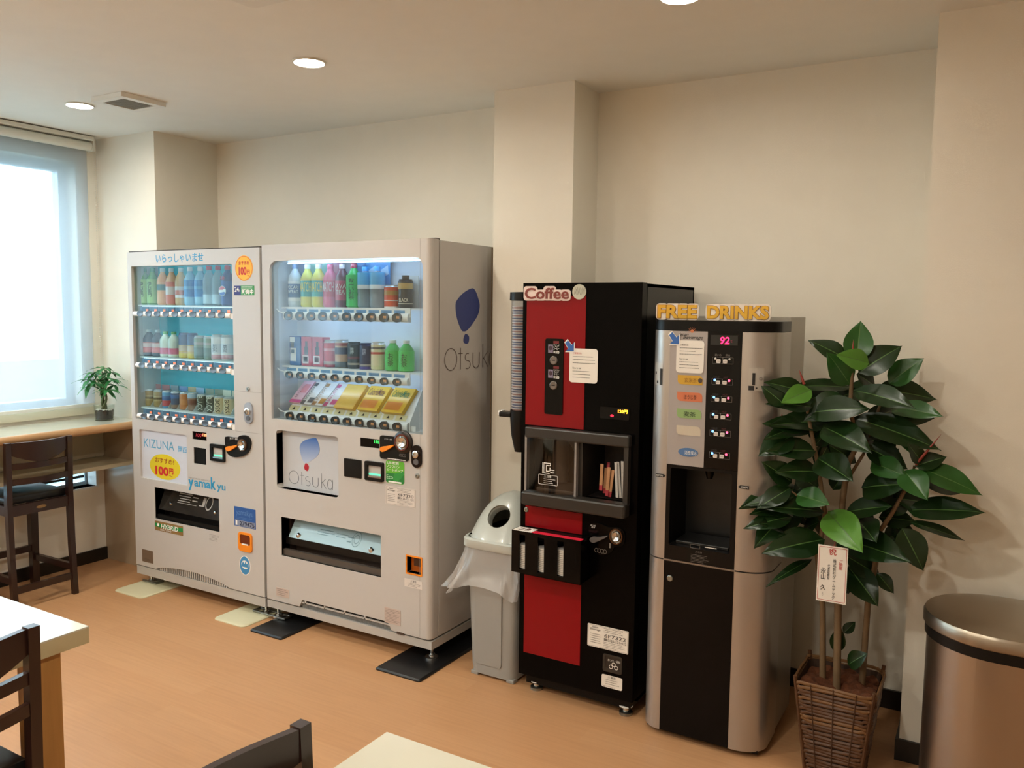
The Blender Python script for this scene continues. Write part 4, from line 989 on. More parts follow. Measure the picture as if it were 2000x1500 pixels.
can('coffee_can', xs[5], SY, z, H*0.88, 0.032, '242f30', 'black-green coffee can on the middle shelf '+W, GB, '2c3436', bands=((0.14, 0.22, 'a59c86'), (0.36, 0.46, '6a3a42')), txt='微\n糖', tcol='b9c4c0', tz=(0.55, 0.8), tw=0.3)
can('coffee_can', xs[6], SY, z, H*0.86, 0.032, '2c3154', 'navy coffee can on the middle shelf '+W, GB, '2c3256', bands=((0.12, 0.20, 'a59c96'), (0.0, 0.1, '4a3f8c')), txt='微\n糖', tcol='a9b0cc', tz=(0.55, 0.8), tw=0.3)
can('milk_drink_can', xs[7], SY, z, H*0.92, 0.033, 'e0d3ae', 'cream can with red mark and yellow base on the middle shelf '+W, GB, 'dcdcd8', bands=((0.04, 0.16, 'd8cfa0'), (0.56, 0.64, 'b9413a'), (0.74, 0.82, '5a5452')))
for i in (8, 9):
    pet('small_green_tea_bottle', xs[i], SY, z, H*1.0, 0.036, '3bb552', 'd8dccf', '3fc65a', 'short bright green tea bottle with pale cap on the middle shelf '+W, GB, (0.03, 0.66), txt='お\n茶', tcol='16301a', tz=(0.16, 0.58))
# poster
recess(pos, 0.05).build('poster_recess', mat('recess_grey', '4b4640', 0.5), O)
py_ = FY+0.035
MB().box(pos[0]+0.008, pos[1]-0.001, py_, py_+0.004, pos[2]+0.001, pos[3]-0.001).build('poster_panel', mat('poster_silver', 'c3c5c9', 0.35), O)
def gradient_mat(name, c0, c1, za, zb):
    m = bpy.data.materials.new(name); m.use_nodes = True; nt = m.node_tree; p = nt.nodes['Principled BSDF']
    tc = nt.nodes.new('ShaderNodeTexCoord'); sp = nt.nodes.new('ShaderNodeSeparateXYZ'); mr = nt.nodes.new('ShaderNodeMapRange')
    mr.inputs['From Min'].default_value = za; mr.inputs['From Max'].default_value = zb
    mx = nt.nodes.new('ShaderNodeMix'); mx.data_type = 'RGBA'; mx.inputs['A'].default_value = lin(c0); mx.inputs['B'].default_value = lin(c1)
    nt.links.new(tc.outputs['Object'], sp.inputs[0]); nt.links.new(sp.outputs['Z'], mr.inputs['Value']); nt.links.new(mr.outputs[0], mx.inputs['Factor']); nt.links.new(mx.outputs['Result'], p.inputs['Base Color'])
    p.inputs['Roughness'].default_value = 0.4
    return m
bal = smoothpoly(poly(py_, [cE(*p) for p in ((476, 1010), (520, 950), (630, 918), (665, 940), (692, 1040), (668, 1112), (600, 1165), (545, 1192), (515, 1175), (488, 1100))]), 5)
zz = [p[1] for p in bal]
MB().plate(bal, py_-0.001, py_).build('balloon_mark', gradient_mat('print_balloon_blue', 'b7c4da', '2f66b4', min(zz)-0.012, max(zz)-0.012), O)
dc = Yp(*cE(549, 1236), py_)
MB().plate(smoothpoly([(dc[0]-0.015, dc[1]), (dc[0]-0.004, dc[1]+0.019), (dc[0]+0.015, dc[1]+0.006), (dc[0]+0.008, dc[1]-0.017), (dc[0]-0.010, dc[1]-0.013)], 5), py_-0.001, py_).build('red_dot_mark', mat('print_crimson', 'b32233', 0.4), O)
def thin_word(parent, place, m):      # hairline geometric capitals drawn as strokes: place(u,v)->point ; u over 0..1, v cap height 0..1
    def stroke(pts, w=0.011):
        b = MB(); P = [Vector((p[0], p[1])) for p in pts]; vs = []
        asp = 3.1
        for i, p in enumerate(P):
            d = P[min(i+1, len(P)-1)]-P[max(i-1, 0)]; d = Vector((d.x*asp, d.y)); nrm = Vector((-d.y, d.x)).normalized()*w*1.6
            for s_ in (-1, 1): vs.append(place(p.x+s_*nrm.x/asp, p.y+s_*nrm.y))
        b.add(vs, [(2*i, 2*i+1, 2*i+3, 2*i+2) for i in range(len(P)-1)])
        return b
    arc = lambda cx, cy, rx, ry, a0, a1, n=18: [(cx+rx*math.cos(math.radians(a0+(a1-a0)*i/n)), cy+ry*math.sin(math.radians(a0+(a1-a0)*i/n))) for i in range(n+1)]
    S = [arc(.115, .5, .115, .5, 0, 360, 30),
         [(.30, .0), (.30, 1.0)], [(.255, .74), (.345, .74)],
         arc(.44, .55, .05, .17, 60, 270, 12)+arc(.44, .19, .055, .19, 90, -130, 14),
         [(.55, .74), (.55, .24)]+arc(.615, .24, .065, .24, 180, 360, 14)+[(.68, .74)],
         [(.755, .0), (.755, 1.12)], [(.85, .74), (.757, .38)], [(.775, .44), (.86, .0)],
         arc(.945, .37, .055, .37, 0, 360, 24), [(1.0, .74), (1.0, .0)]]
    B = MB()
    for s_ in S:
        q = stroke(s_); B.add(q.v, q.f)
    return B.build('lettering', m, parent, recalc=False)
wr = rect(py_, cE(360, 1272), cE(830, 1335), cE(830, 1478), cE(360, 1410))
thin_word(O, lambda u, v: (wr[0]+(wr[1]-wr[0])*u, py_-0.0006, wr[2]+(wr[3]-wr[2])*v), mat('print_slate', '5a626c', 0.5))
# logo on the side panel (faces +x)
sx = ox1
bal = smoothpoly([Xp(860+u/7.5, 540+v/7.5, sx) for (u, v) in ((222, 430), (245, 345), (340, 240), (455, 175), (510, 205), (560, 340), (575, 440), (550, 560), (480, 680), (400, 780), (345, 806), (300, 770), (240, 600))], 5)
M_LOGO = mat('logo_blue', '2f3f80', 0.5)
MB().plate(bal, sx, sx+0.0008, axis='x').build('balloon_logo', M_LOGO, O)
dot = smoothpoly([Xp(860+u/7.5, 540+v/7.5, sx) for (u, v) in ((340, 905), (370, 840), (418, 880), (412, 965), (380, 985), (342, 965))], 5)
MB().plate(dot, sx, sx+0.0008, axis='x').build('balloon_logo_dot', M_LOGO, O)
ya, za = Xp(860+62/7.5, 540+1060/7.5, sx); yb, zb = Xp(860+62/7.5, 540+1385/7.5, sx); ye, _ = Xp(860+690/7.5, 540+1330/7.5, sx)
sc_ = (ye-ya)/0.86
thin_word(O, lambda u, v: (sx+0.0012, ya+sc_*u, zb+(za-zb)*v), mat('print_dimbrown', '5b4a44', 0.5))
# controls
MB().box(dsp[0], dsp[1], FY+0.004, FY+0.01, dsp[2], dsp[3]).build('price_display', M_BLKG, O)
MB().text('150', sub(dsp, .70, .96, .52, .86), FY+0.0038, bold=0.02).build('display_digits', glow('led_green', '3ae05a', 2.0), O, recalc=False)
rd = rect(FY, cE(965, 1140), cE(1148, 1158), cE(1148, 1357), cE(965, 1335))
MB().plate(rr(*rd, 0.003, 3), FY-0.006, FY).build('card_reader', M_BLK, O)
bill_unit(O, rect(FY, cE(1195, 1165), cE(1392, 1185), cE(1392, 1395), cE(1195, 1370)), mat('note_print_pink', 'c98f83', 0.5, vary=0.3, vscale=60))
cr_ = rect(FY, cE(1355, 888), cE(1660, 918), cE(1662, 1170), cE(1355, 1142))
o = MB().plate(rr(*cr_, 0.012, 4), FY-0.008, FY).build('coin_unit', M_BLK, O)
cc = Yp(*cE(1607, 962), FY)
MB().lathe([(0.049, 0.001), (0.049, -0.010), (0.044, -0.013), (0.0005, -0.013)], (cc[0], FY, cc[1]), 32, axis='y').build('coin_dome', mat('coin_dome_brown', '1d1512', 0.25), o, 40)
cup_ring(o, cc, 0.036, 0.036, FY-0.013, mat('bezel_redbrown', '6b3325', 0.35, 0.4), M_CHR)
lever(o, poly(FY, [cE(*p) for p in ((1378, 1040), (1388, 1010), (1430, 1003), (1512, 990), (1516, 1003), (1440, 1050), (1400, 1062))]), M_ORG, FY-0.008)
letters(o, 'おつり・返却', rect(FY, cE(1408, 918), cE(1490, 926), cE(1490, 942), cE(1408, 934)), M_WHT, y=FY-0.0082)
lines(o, rect(FY, cE(1440, 1128), cE(1635, 1150), cE(1635, 1168), cE(1440, 1148)), M_WHT, 1, y=FY-0.0082, ragged=0, fill=0.5)
for i in range(4):
    p = Yp(*cE(1578+i*17, 1103+i*2), FY); MB().plate(ell(p[0], p[1], 0.0055, 0.0065, 12), FY-0.0088, FY-0.008, [ell(p[0], p[1], 0.0040, 0.0050, 12)]).build('coin_symbol', M_GRYT, o)
oval_lock(O, rect(FY, cE(1695, 990), cE(1802, 1000), cE(1805, 1245), cE(1697, 1235)), mat('lock_darkchrome', '2b2422', 0.2, 0.7))
keyhole(O, Yp(*cE(1752, 1330), FY), 0.011)
ec_ = rect(FY, cE(1412, 1157), cE(1610, 1180), cE(1610, 1425), cE(1410, 1400))
o = sticker(O, 'eco_sticker', ec_, mat('sticker_lime', '5fb32a', 0.5), rad=0.012)
MB().plate(rr(*sub(ec_, 0, 1, 0.02, .44), 0.008, 4), FY-0.0015, FY-0.0012).build('dark_panel', mat('sticker_darkgreen', '1f7a34', 0.5), o)
q = sub(ec_, .42, .98, .12, .56)
MB().plate(smoothpoly([(q[0], q[2]), (q[0]+0.006, q[2]+0.03), (q[0]+0.03, q[3]-0.006), (q[1], q[3]), (q[1]-0.006, q[2]+0.025), (q[1]-0.03, q[2]+0.003)], 5), FY-0.0018, FY-0.0012).build('leaf_mark', mat('leaf_mark_green', '2c8f3a', 0.5), o)
letters(o, 'Eco', sub(ec_, .05, .40, .18, .36), mat('print_palegreen', 'bfe0c0', 0.5), y=FY-0.0019)
letters(o, 'LED照明', sub(ec_, .08, .70, .83, .96), M_WHT, bold=0.02); letters(o, 'ノンフロン', sub(ec_, .06, .74, .68, .80), M_WHT, bold=0.02); letters(o, 'ヒートポンプ', sub(ec_, .06, .94, .53, .65), M_WHT, bold=0.02)
MB().plate(rr(*sub(ec_, .14, .86, .02, .09), 0.003, 3), FY-0.0019, FY-0.0015).build('white_caption', M_WHT, o)
def info_label(parent, r, m, big, tel, y=FY):
    o = sticker(parent, 'information_label', r, m, y=y, rad=0.004)
    outline(sub(r, .015, .985, .03, .97), 0.0008, y-0.0012).build('label_border', M_GRYT, o)
    letters(o, 'Japan\nBeverage', sub(r, .06, .32, .72, .94), M_BLKT, y=y-0.0013, shear=0.3)
    letters(o, big, sub(r, .42, .94, .52, .68), M_BLKT, y=y-0.0013); letters(o, tel, sub(r, .50, .95, .37, .48), M_BLKT, y=y-0.0013)
    MB().box(*sub(r, .41, .48, .37, .49)[:2], y-0.0017, y-0.0013, *sub(r, .41, .48, .37, .49)[2:]).build('phone_mark', M_GRYT, o)
    lines(o, sub(r, .40, .95, .72, .95), M_GRYT, 3, y=y-0.0012, seed=11); lines(o, sub(r, .40, .95, .06, .34), M_GRYT, 4, y=y-0.0012, seed=12); lines(o, sub(r, .07, .33, .15, .62), M_GRYT, 5, y=y-0.0012, seed=13, ragged=0.1)
    return o
info_label(O, rect(FY, cF(952, 35), cF(1168, 58), cF(1168, 197), cF(950, 165)), mat('label_offwhite', 'd9d0c8', 0.6), '6F7320', '0120-321-432')
# dispensing port with pale flap
recess(prt, 0.10).build('dispensing_port', mat('port_brown', '4a3c34', 0.45), O)
z_a, z_b = prt[2]+(prt[3]-prt[2])*0.46, prt[3]-(prt[3]-prt[2])*0.08
fl = MB().add([(prt[0]+0.02, FY+0.028, z_a), (prt[1]-0.002, FY+0.028, z_a), (prt[1]-0.002, FY+0.08, z_b), (prt[0]+0.02, FY+0.08, z_b)], [(0, 1, 2, 3)]).build('port_flap', mat('flap_paleblue', 'a9c6cf', 0.22, coat=0.3), O, recalc=False)
def onflap(u, v, e=0.0008): return (prt[0]+0.02+(prt[1]-prt[0]-0.022)*u, FY+0.028+0.052*v-e, z_a+(z_b-z_a)*v)
ic = MB()
for (a, b_, c, d) in ((.30, .44, .62, .66), (.28, .46, .50, .53), (.28, .40, .40, .43), (.48, .60, .58, .61), (.48, .58, .44, .47), (.60, .64, .30, .36), (.60, .66, .5, .56)):
    ic.add([onflap(a, c), onflap(b_, c), onflap(b_, d), onflap(a, d)], [(0, 1, 2, 3)])
for i in range(18):
    a0, a1 = 2*math.pi*i/18, 2*math.pi*(i+1)/18
    for (q0, q1) in ((1, .9), (.6, .5)):
        ic.add([onflap(.69+q*.045*math.cos(a), .5+q*.36*math.sin(a)) for (q, a) in ((q0, a0), (q0, a1), (q1, a1), (q1, a0))], [(0, 1, 2, 3)])
ic.build('flap_print', mat('print_tealgrey', '6f8f98', 0.6), fl, recalc=False)
for u in (.10, .86):
    MB().lathe([(0.014, 0), (0.011, -0.006), (0.0004, -0.009)], onflap(u, .16), 14, axis='y').build('flap_screw', M_CHR, fl, 40)
MB().box(prt[0], prt[1], FY+0.03, FY+0.045, z_a-0.035, z_a-0.002).build('flap_edge', M_BLK, O)
MB().box(prt[0], prt[1], FY+0.012, FY+0.03, prt[2], prt[2]+(prt[3]-prt[2])*0.16).build('port_lip', mat('port_lip_grey', '4f4842', 0.4), O)
# coin return, labels
recess(crt, 0.03).build('coin_return', mat('coin_return_orange', 'c4621a', 0.35), O)
MB().plate(rr(crt[0]-0.006, crt[1]+0.006, crt[2]-0.006, crt[3]+0.006, 0.003, 3), FY-0.003, FY+0.002, [rr(*crt, 0.001, 1)]).build('coin_return_frame', M_ORG, O)
MB().box(*sub(crt, .4, 1, .45, .9)[:2], FY+0.008, FY+0.012, *sub(crt, .4, 1, .45, .9)[2:]).build('coin_flap', mat('coin_flap_brown', '3a1c0e', 0.2), O)
q = rect(FY, cF(1088, 710), cF(1218, 735), cF(1218, 792), cF(1088, 770)); o = sticker(O, 'caution_label', q, mat('label_offwhite', 'd9d0c8', 0.6))
letters(o, '⚠警告', sub(q, .35, .68, .62, .95), M_BLKT); lines(o, sub(q, .2, .95, .06, .58), M_GRYT, 3, seed=21)
for i, q in enumerate((rect(FY, cF(150, 775), cF(243, 795), cF(243, 857), cF(148, 835)), rect(FY, cF(943, 922), cF(1060, 945), cF(1060, 1060), cF(942, 1032)))):
    o = sticker(O, 'rating_label', q, mat('label_pinkgrey', 'c3aea2', 0.6)); lines(o, sub(q, .06, .94, .08, .94), M_GRYT, 4+5*i, seed=30+i)
for (x, y) in ((ox0+0.035, FY+0.04), (ox1-0.03, FY+0.05)): foot(O, x, y, oz0, 0.012, 1 if x < -2.5 else 0)
for (x, y) in ((ox0+0.08, 3.25), (ox1-0.05, 3.25)): foot(O, x, y, oz0, 0.012, 0)

# ------------------------------------------------------------------ black and red coffee machine
c5, c46, c31 = Crop(980, 530, 5.0), Crop(980, 800, 4.6875), Crop(840, 940, 3.125)
K = thing('coffee_vending_machine', 'tall black coffee vending machine with red front panels', 'coffee machine', (-1.367, 3.1, 0.0))
kx0, kx1, kz1 = -1.615, -1.120, 1.650
M_KB = mat('coffee_black', '060505', 0.2, spec=0.07)
M_KS = mat('coffee_side_black', '0a0909', 0.25, spec=0.2)
M_KR = mat('coffee_red', '850911', 0.25, spec=0.25)
M_KF = mat('coffee_frame_brown', '2b2723', 0.35)
nich = rect(FY, c46(258, 250), c46(1125, 300), c46(1115, 860), c46(250, 745))
nz0, nz1 = nich[2]-0.0, nich[3]
strip = rect(FY, c5(437, 655), c5(612, 657), c5(597, 1402), c5(418, 1390))
MB().plate([(kx0, 0.075), (kx1, 0.075), (kx1, kz1), (kx0, kz1)], FY, FY+0.045, [rr(*nich, 0.004, 2)]).build('door', M_KB, K)
b = MB().box(kx0, kx0+0.012, FY+0.05, 3.40, 0.06, kz1-0.003).box(kx1-0.012, kx1, FY+0.05, 3.40, 0.06, kz1-0.003).box(kx0, kx1, FY+0.05, 3.40, kz1-0.015, kz1-0.003).box(kx0, kx1, FY+0.05, 3.40, 0.06, 0.075).box(kx0, kx1, 3.388, 3.40, 0.06, kz1-0.003)
b.build('cabinet', M_KS, K)
MB().box(kx0+0.02, kx1-0.02, FY+0.03, 3.38, 0.030, 0.068).build('base', M_KS, K)
for q in ((c5(252, 238), c5(832, 238), c46(745, 183), c46(215, 133)), (c46(225, 880), c46(738, 945), c46(735, 1155), c46(212, 1075)), (c31(577, 570), c31(922, 632), c31(915, 1125), c31(572, 1040))):
    r = rect(FY, *q); MB().box(r[0], r[1], FY-0.002, FY, r[2], r[3]).build('red_panel', M_KR, K)
o = MB().plate(rr(*strip, 0.008, 4), FY-0.006, FY-0.002).build('selector_strip', M_BLKG, K)
for (z_t, cap, bands) in ((c5(515, 745), 'ブレンド\nコーヒー', c5(515, 868)), (c5(515, 990), 'アメリカン\nブレンド\nコーヒー', c5(513, 1112))):
    p = Yp(*z_t, FY); q = Yp(*bands, FY)
    MB().box(p[0]-0.024, p[0]-0.003, FY-0.0066, FY-0.006, p[1]-0.020, p[1]+0.012).build('drink_picture', mat('picture_lilac', '8c7f96', 0.5, vary=0.4, vscale=80), o)
    MB().plate(ell(p[0]-0.0135, p[1]-0.002, 0.008, 0.009, 14), FY-0.0072, FY-0.0066).build('drink_cup_mark', mat('picture_brown', '3c2230', 0.5), o)
    MB().box(p[0]-0.002, p[0]+0.022, FY-0.0066, FY-0.006, p[1]+0.016, p[1]+0.026).build('red_tab', mat('tab_red', '6e1418', 0.4), o)
    letters(o, cap, (p[0]-0.001, p[0]+0.024, p[1]-0.008, p[1]+0.014), M_WHT, y=FY-0.006)
    letters(o, '¥100', (p[0]-0.001, p[0]+0.024, p[1]-0.022, p[1]-0.012), M_WHT, y=FY-0.006, bold=0.02)
    MB().lathe([(0.0165, 0), (0.0165, -0.003), (0.0135, -0.005), (0.012, -0.0035), (0.0005, -0.003)], (q[0], FY-0.006, q[1]), 20, axis='y').build('select_button', mat('button_steel', '7d756f', 0.3, 0.8), o, 40)
    MB().bbox(q[0]-0.007, q[0]+0.007, FY-0.0105, FY-0.0088, q[1]-0.002, q[1]+0.002, 0.0005).build('button_mark', M_BLK, o)
dr_ = rect(FY, c5(962, 1320), c5(1250, 1335), c5(1250, 1465), c5(962, 1425))
o = MB().plate(rr(*dr_, 0.005, 3), FY-0.004, FY).build('status_display', M_BLKG, K)
MB().text('120円', sub(dr_, .62, .94, .55, .86), FY-0.0042, bold=0.03).build('display_digits', glow('led_amber', 'ffb02a', 4.0), o, recalc=False)
MB().text('●', sub(dr_, .36, .48, .18, .40), FY-0.0042).build('display_lamp', glow('led_red', 'd0203a', 2.0), o, recalc=False)
# notice card with arrow, small badge
def notice(parent, r, arrow, y, seed):
    o = MB().plate(rr(*r, 0.012, 5), y-0.0015, y).build('notice_card', M_PAPER, parent)
    letters(o, 'ご使用方法', sub(r, .13, .43, .83, .89), M_REDT if seed == 41 else M_BLKT, y=y-0.0015)
    lines(o, sub(r, .12, .95, .52, .80), M_BLKT, 3, y=y-0.0015, fill=0.28, seed=seed)
    letters(o, 'How to use', sub(r, .12, .42, .40, .46), M_BLKT, y=y-0.0015)
    lines(o, sub(r, .12, .90, .10, .37), M_BLKT, 3, y=y-0.0015, fill=0.28, seed=seed+1)
    ax, az, s_ = arrow
    ap = [(-.5, .30), (-.22, .58), (.18, .12), (.42, .36), (.42, -.46), (-.42, -.46), (-.16, -.20)]
    MB().plate([(ax+p[0]*s_*1.15, az+p[1]*s_*1.15) for p in ap], y-0.0025, y-0.0015).build('arrow_border', M_WHT, o)
    MB().plate([(ax+p[0]*s_*0.95, az+p[1]*s_*0.95) for p in ap], y-0.0032, y-0.0025).build('arrow', mat('arrow_blue', '2a5ea6', 0.5), o)
    return o
nr = rect(FY, c5(668, 748), c5(942, 762), c5(938, 1098), c5(663, 1080))
ap_ = Yp(*c5(672, 732), FY)
notice(K, nr, (ap_[0], ap_[1], 0.042), FY-0.003, 41)
bp_ = Yp(*c5(762, 200), FY)
o = MB().plate(ell(bp_[0], bp_[1], 0.0285, 0.0285, 32), FY-0.006, FY-0.002).build('silver_badge', mat('badge_silver', 'b9b8a8', 0.35, 0.4), K)
w_ = MB()
for k in range(9):
    x = bp_[0]-0.020+k*0.005; w_.tube([(x, FY-0.0062, bp_[1]-0.010+0.003*math.sin(k*2)), (x+0.004, FY-0.0062, bp_[1]+0.014+0.003*math.cos(k*3))], 0.0008, 4)
w_.build('badge_scribble', mat('badge_dark', '86867a', 0.4), o)
# protruding serving frame and niche
fo = rect(FY-0.03, c46(217, 150), c46(1167, 245), c46(1150, 990), c46(205, 865))
MB().bbox(fo[0], fo[1], FY-0.035, FY, nz1-0.006, fo[3], 0.006).build('frame_top', M_KF, K)
MB().bbox(fo[0]-0.003, fo[1]-0.002, FY-0.055, FY, fo[2], nz0+0.008, 0.008).build('frame_bottom', M_KF, K)
MB().box(fo[1]-0.022, fo[1]-0.004, FY-0.025, FY, nz0, nz1).build('frame_post', M_KF, K)
mid = Yp(*c46(715, 500), FY)[0]
b = MB().box(nich[0], nich[1], FY+0.20, FY+0.204, nz0, nz1).box(nich[0]-0.004, nich[0], FY+0.046, FY+0.2, nz0, nz1).box(nich[1], nich[1]+0.004, FY+0.046, FY+0.2, nz0, nz1).box(nich[0], nich[1], FY+0.046, FY+0.2, nz0-0.004, nz0).box(nich[0], nich[1], FY+0.046, FY+0.2, nz1, nz1+0.004)
nb = b.build('serving_niche', mat('niche_dark', '2a2422', 0.45), K)
MB().box(mid-0.012, mid+0.014, FY-0.006, FY+0.2, nz0, nz1).build('niche_divider', M_KF, K)
MB().lathe([(0.045, 0.0), (0.040, -0.02), (0.022, -0.040), (0.013, -0.055), (0.011, -0.06)], (nich[0]+0.155, FY+0.10, nz1), 20).build('coffee_spout', mat('spout_grey', '6f6660', 0.35), nb, 40)
MB().tube([(nich[0]+0.06, FY+0.15, nz0+0.02), (nich[0]+0.06, FY+0.15, nz1)], 0.035, 16).build('splash_column', mat('splash_grey', '7a716b', 0.3), nb, 50)
MB().bbox(nich[0]+0.02, mid-0.02, FY+0.02, FY+0.17, nz0, nz0+0.014, 0.004).build('drip_tray', mat('drip_grey', '6a625c', 0.35), nb)
M_CLR = glass_mat('clear_plastic', 'd9d4d0', 0.80, 0.06, 1.6)
dw = rect(FY-0.02, c46(222, 232), c46(685, 275), c46(672, 800), c46(222, 748))
n = 10; b = MB()
for i in range(n+1):
    u = i/n; x = dw[0]+(dw[1]-dw[0])*u; y = FY-0.022-0.020*math.sin(math.pi*u)
    b.v += [(x, y, dw[2]), (x, y, dw[3])]
for i in range(n): b.f.append((2*i, 2*i+2, 2*i+3, 2*i+1)); b.mi.append(0)
cd_ = b.build('serving_door', M_CLR, K, 50, recalc=False)
M_CE = mat('clear_edge', '8b8480', 0.25, coat=0.4)
MB().box(dw[1]-0.004, dw[1]+0.004, FY-0.026, FY-0.004, dw[2], dw[3]).build('door_edge', M_CE, cd_)
MB().box(dw[0]-0.003, dw[0]+0.006, FY-0.026, FY-0.004, dw[2], dw[3]).build('door_hinge_edge', M_CE, cd_)
MB().box(dw[0], dw[1], FY-0.024, FY-0.020, dw[3]-0.004, dw[3]).build('door_top_edge', M_CE, cd_)
hr = rect(FY-0.04, c46(375, 480), c46(485, 495), c46(485, 590), c46(375, 585)); yk = FY-0.0425
ic = MB()
for (a, b_, c, d) in ((0, .06, 0, 1), (.1, .15, 0, 1), (.15, .7, .92, 1), (.15, .6, 0, .08), (.3, .36, .2, .8), (.36, .7, .72, .8), (.36, .6, .2, .28), (.6, .66, .28, .6), (.66, 1, .34, .42), (.66, 1.0, .1, .18), (.64, .7, .8, .95)):
    q = sub(hr, a, b_, c, d); ic.add([(q[0], yk, q[2]), (q[1], yk, q[2]), (q[1], yk, q[3]), (q[0], yk, q[3])], [(0, 1, 2, 3)])
ic.build('hand_symbol', M_WHT, cd_, recalc=False)
q = rect(FY-0.04, c46(338, 590), c46(513, 605), c46(513, 695), c46(338, 683))
outline(q, 0.0012, yk+0.0005).build('caution_border', M_WHT, cd_); letters(cd_, '⚠注意', sub(q, .28, .68, .70, .96), M_WHT, y=yk); lines(cd_, sub(q, .28, .95, .08, .66), M_WHT, 3, y=yk, seed=51)
keyhole(K, Yp(*c46(228, 915), FY), 0.010)
# money unit
cu_ = smoothpoly(poly(FY, [c46(*p) for p in ((812, 1045), (900, 1040), (985, 1075), (1060, 1075), (1120, 1110), (1132, 1180), (1110, 1245), (1040, 1255), (1010, 1300), (940, 1330), (860, 1315), (815, 1250), (805, 1150))]), 4)
o = MB().plate(cu_, FY-0.006, FY).build('coin_unit', M_BLKG, K)
lever(o, poly(FY, [c46(*p) for p in ((823, 1180), (845, 1157), (900, 1160), (975, 1148), (972, 1160), (900, 1195), (850, 1208))]), mat('lever_grey', '5f5a58', 0.35), FY-0.006)
cup_ring(o, Yp(*c46(1056, 1157), FY), 0.026, 0.030, FY-0.006, mat('bezel_copper', '6b4a30', 0.3, 0.8), M_CHR)
letters(o, 'おつり\n返却', rect(FY, c46(820, 1048), c46(865, 1052), c46(865, 1085), c46(820, 1080)), M_WHT, y=FY-0.006)
for i in range(4):
    p = Yp(*c46(872+i*26, 1283+i*5), FY); MB().plate(ell(p[0], p[1], 0.0075, 0.0085, 14), FY-0.0068, FY-0.006, [ell(p[0], p[1], 0.006, 0.007, 14)]).build('coin_symbol', M_GRYT, o)
MB().box(*sub(rect(FY, c46(992, 1220), c46(1005, 1222), c46(1003, 1265), c46(990, 1262)), 0, 1, 0, 1)[:2], FY-0.007, FY-0.006, *rect(FY, c46(992, 1220), c46(1005, 1222), c46(1003, 1265), c46(990, 1262))[2:]).build('coin_gate', M_GRYT, o)
# labels near the bottom
c88 = Crop(1130, 1190, 8.824)
info_label(K, rect(FY, c88(158, 232), c88(865, 385), c88(855, 777), c88(155, 620)), M_PAPER, '6F7322', '0120-321-432', FY)
q = rect(FY, c88(425, 755), c88(755, 830), c88(748, 1125), c88(420, 1060))
o = MB().plate(rr(*q, 0.008, 4), FY-0.003, FY, [rr(*sub(q, .12, .92, .2, .9), 0.004, 3)]).build('coin_return', M_KF, K)
MB().box(*sub(q, .1, .94, .18, .92)[:2], FY-0.0012, FY-0.0004, *sub(q, .1, .94, .18, .92)[2:]).build('coin_flap', mat('coinflap_dark', '221d1a', 0.3), o)
letters(o, 'おつり・返却', sub(q, .26, .9, .62, .76), M_WHT, y=FY-0.0013)
for (u, v) in ((.42, .32), (.7, .32), (.56, .48)):
    p = (q[0]+(q[1]-q[0])*u, q[2]+(q[3]-q[2])*v); MB().plate(ell(p[0], p[1], 0.008, 0.008, 14), FY-0.0018, FY-0.0012, [ell(p[0], p[1], 0.006, 0.006, 14)]).build('coin_symbol', M_WHT, o)
q = rect(FY, c88(397, 1112), c88(755, 1190), c88(752, 1405), c88(400, 1325))
o = sticker(K, 'warning_label', q, M_PAPER, rad=0.006); letters(o, '⚠警告', sub(q, .3, .68, .74, .95), M_BLKT); lines(o, sub(q, .2, .9, .2, .7), M_GRYT, 3, seed=61); lines(o, sub(q, .05, .95, .04, .14), M_GRYT, 1, seed=62)
# feet
for (x, y) in ((kx0+0.055, FY+0.055), (kx1-0.045, FY+0.05), (kx0+0.055, 3.33), (kx1-0.045, 3.33)):
    o = MB().lathe([(0.013, 0.008), (0.013, 0.045)], (x, y, 0), 12).build('levelling_bolt', M_CHR, K, 40)
    MB().lathe([(0.026, 0.0), (0.026, 0.010), (0.018, 0.014), (0.012, 0.014)], (x, y, 0), 18).build('foot_disc', M_ZINC, o, 40)
    MB().lathe([(0.020, 0.030), (0.028, 0.034), (0.028, 0.037), (0.012, 0.039)], (x, y, 0), 18).build('foot_washer', M_WHT, o, 40)
# lid holder on the front
hy = FY-0.085
hold = rect(hy, c31(497, 300), c31(918, 358), c31(918, 628), c31(497, 553))
hx0, hx1, hz0, hz1 = hold
lh = thing('lid_holder', 'black box holding three stacks of white lids on the coffee machine front', 'lid holder', ((hx0+hx1)/2, hy+0.04, hz0))
sl = []
for (a, b_, c, d) in (((262, 310), (348, 345), (347, 722), (262, 700)), ((538, 378), (632, 400), (630, 772), (538, 755)), ((830, 400), (925, 450), (922, 828), (832, 805))):
    k = Crop(980, 1020, 7.692); sl.append(rect(hy, k(*a), k(*b_), k(*c), k(*d)))
zb_ = sum(s_[2] for s_ in sl)/3; zt_ = hz1-0.014
hp = [rr(s_[0], s_[1], zb_, zt_, 0.001, 1) for s_ in sl]
MB().plate([(hx0, hz0), (hx1, hz0), (hx1, hz1), (hx0, hz1)], hy, hy+0.004, hp).build('front_plate', M_BLKG, lh)
MB().box(hx0, hx0+0.004, hy+0.004, FY-0.003, hz0, hz1).box(hx1-0.004, hx1, hy+0.004, FY-0.003, hz0, hz1).box(hx0, hx1, hy+0.004, FY-0.003, hz0, hz0+0.004).box(hx0, hx1, FY-0.0065, FY-0.0025, hz0, hz1).build('box_shell', M_KB, lh)
MB().box(hx0+0.004, hx1-0.004, hy+0.030, FY-0.0065, hz1-0.006, hz1-0.002).build('top_plate', M_KB, lh)
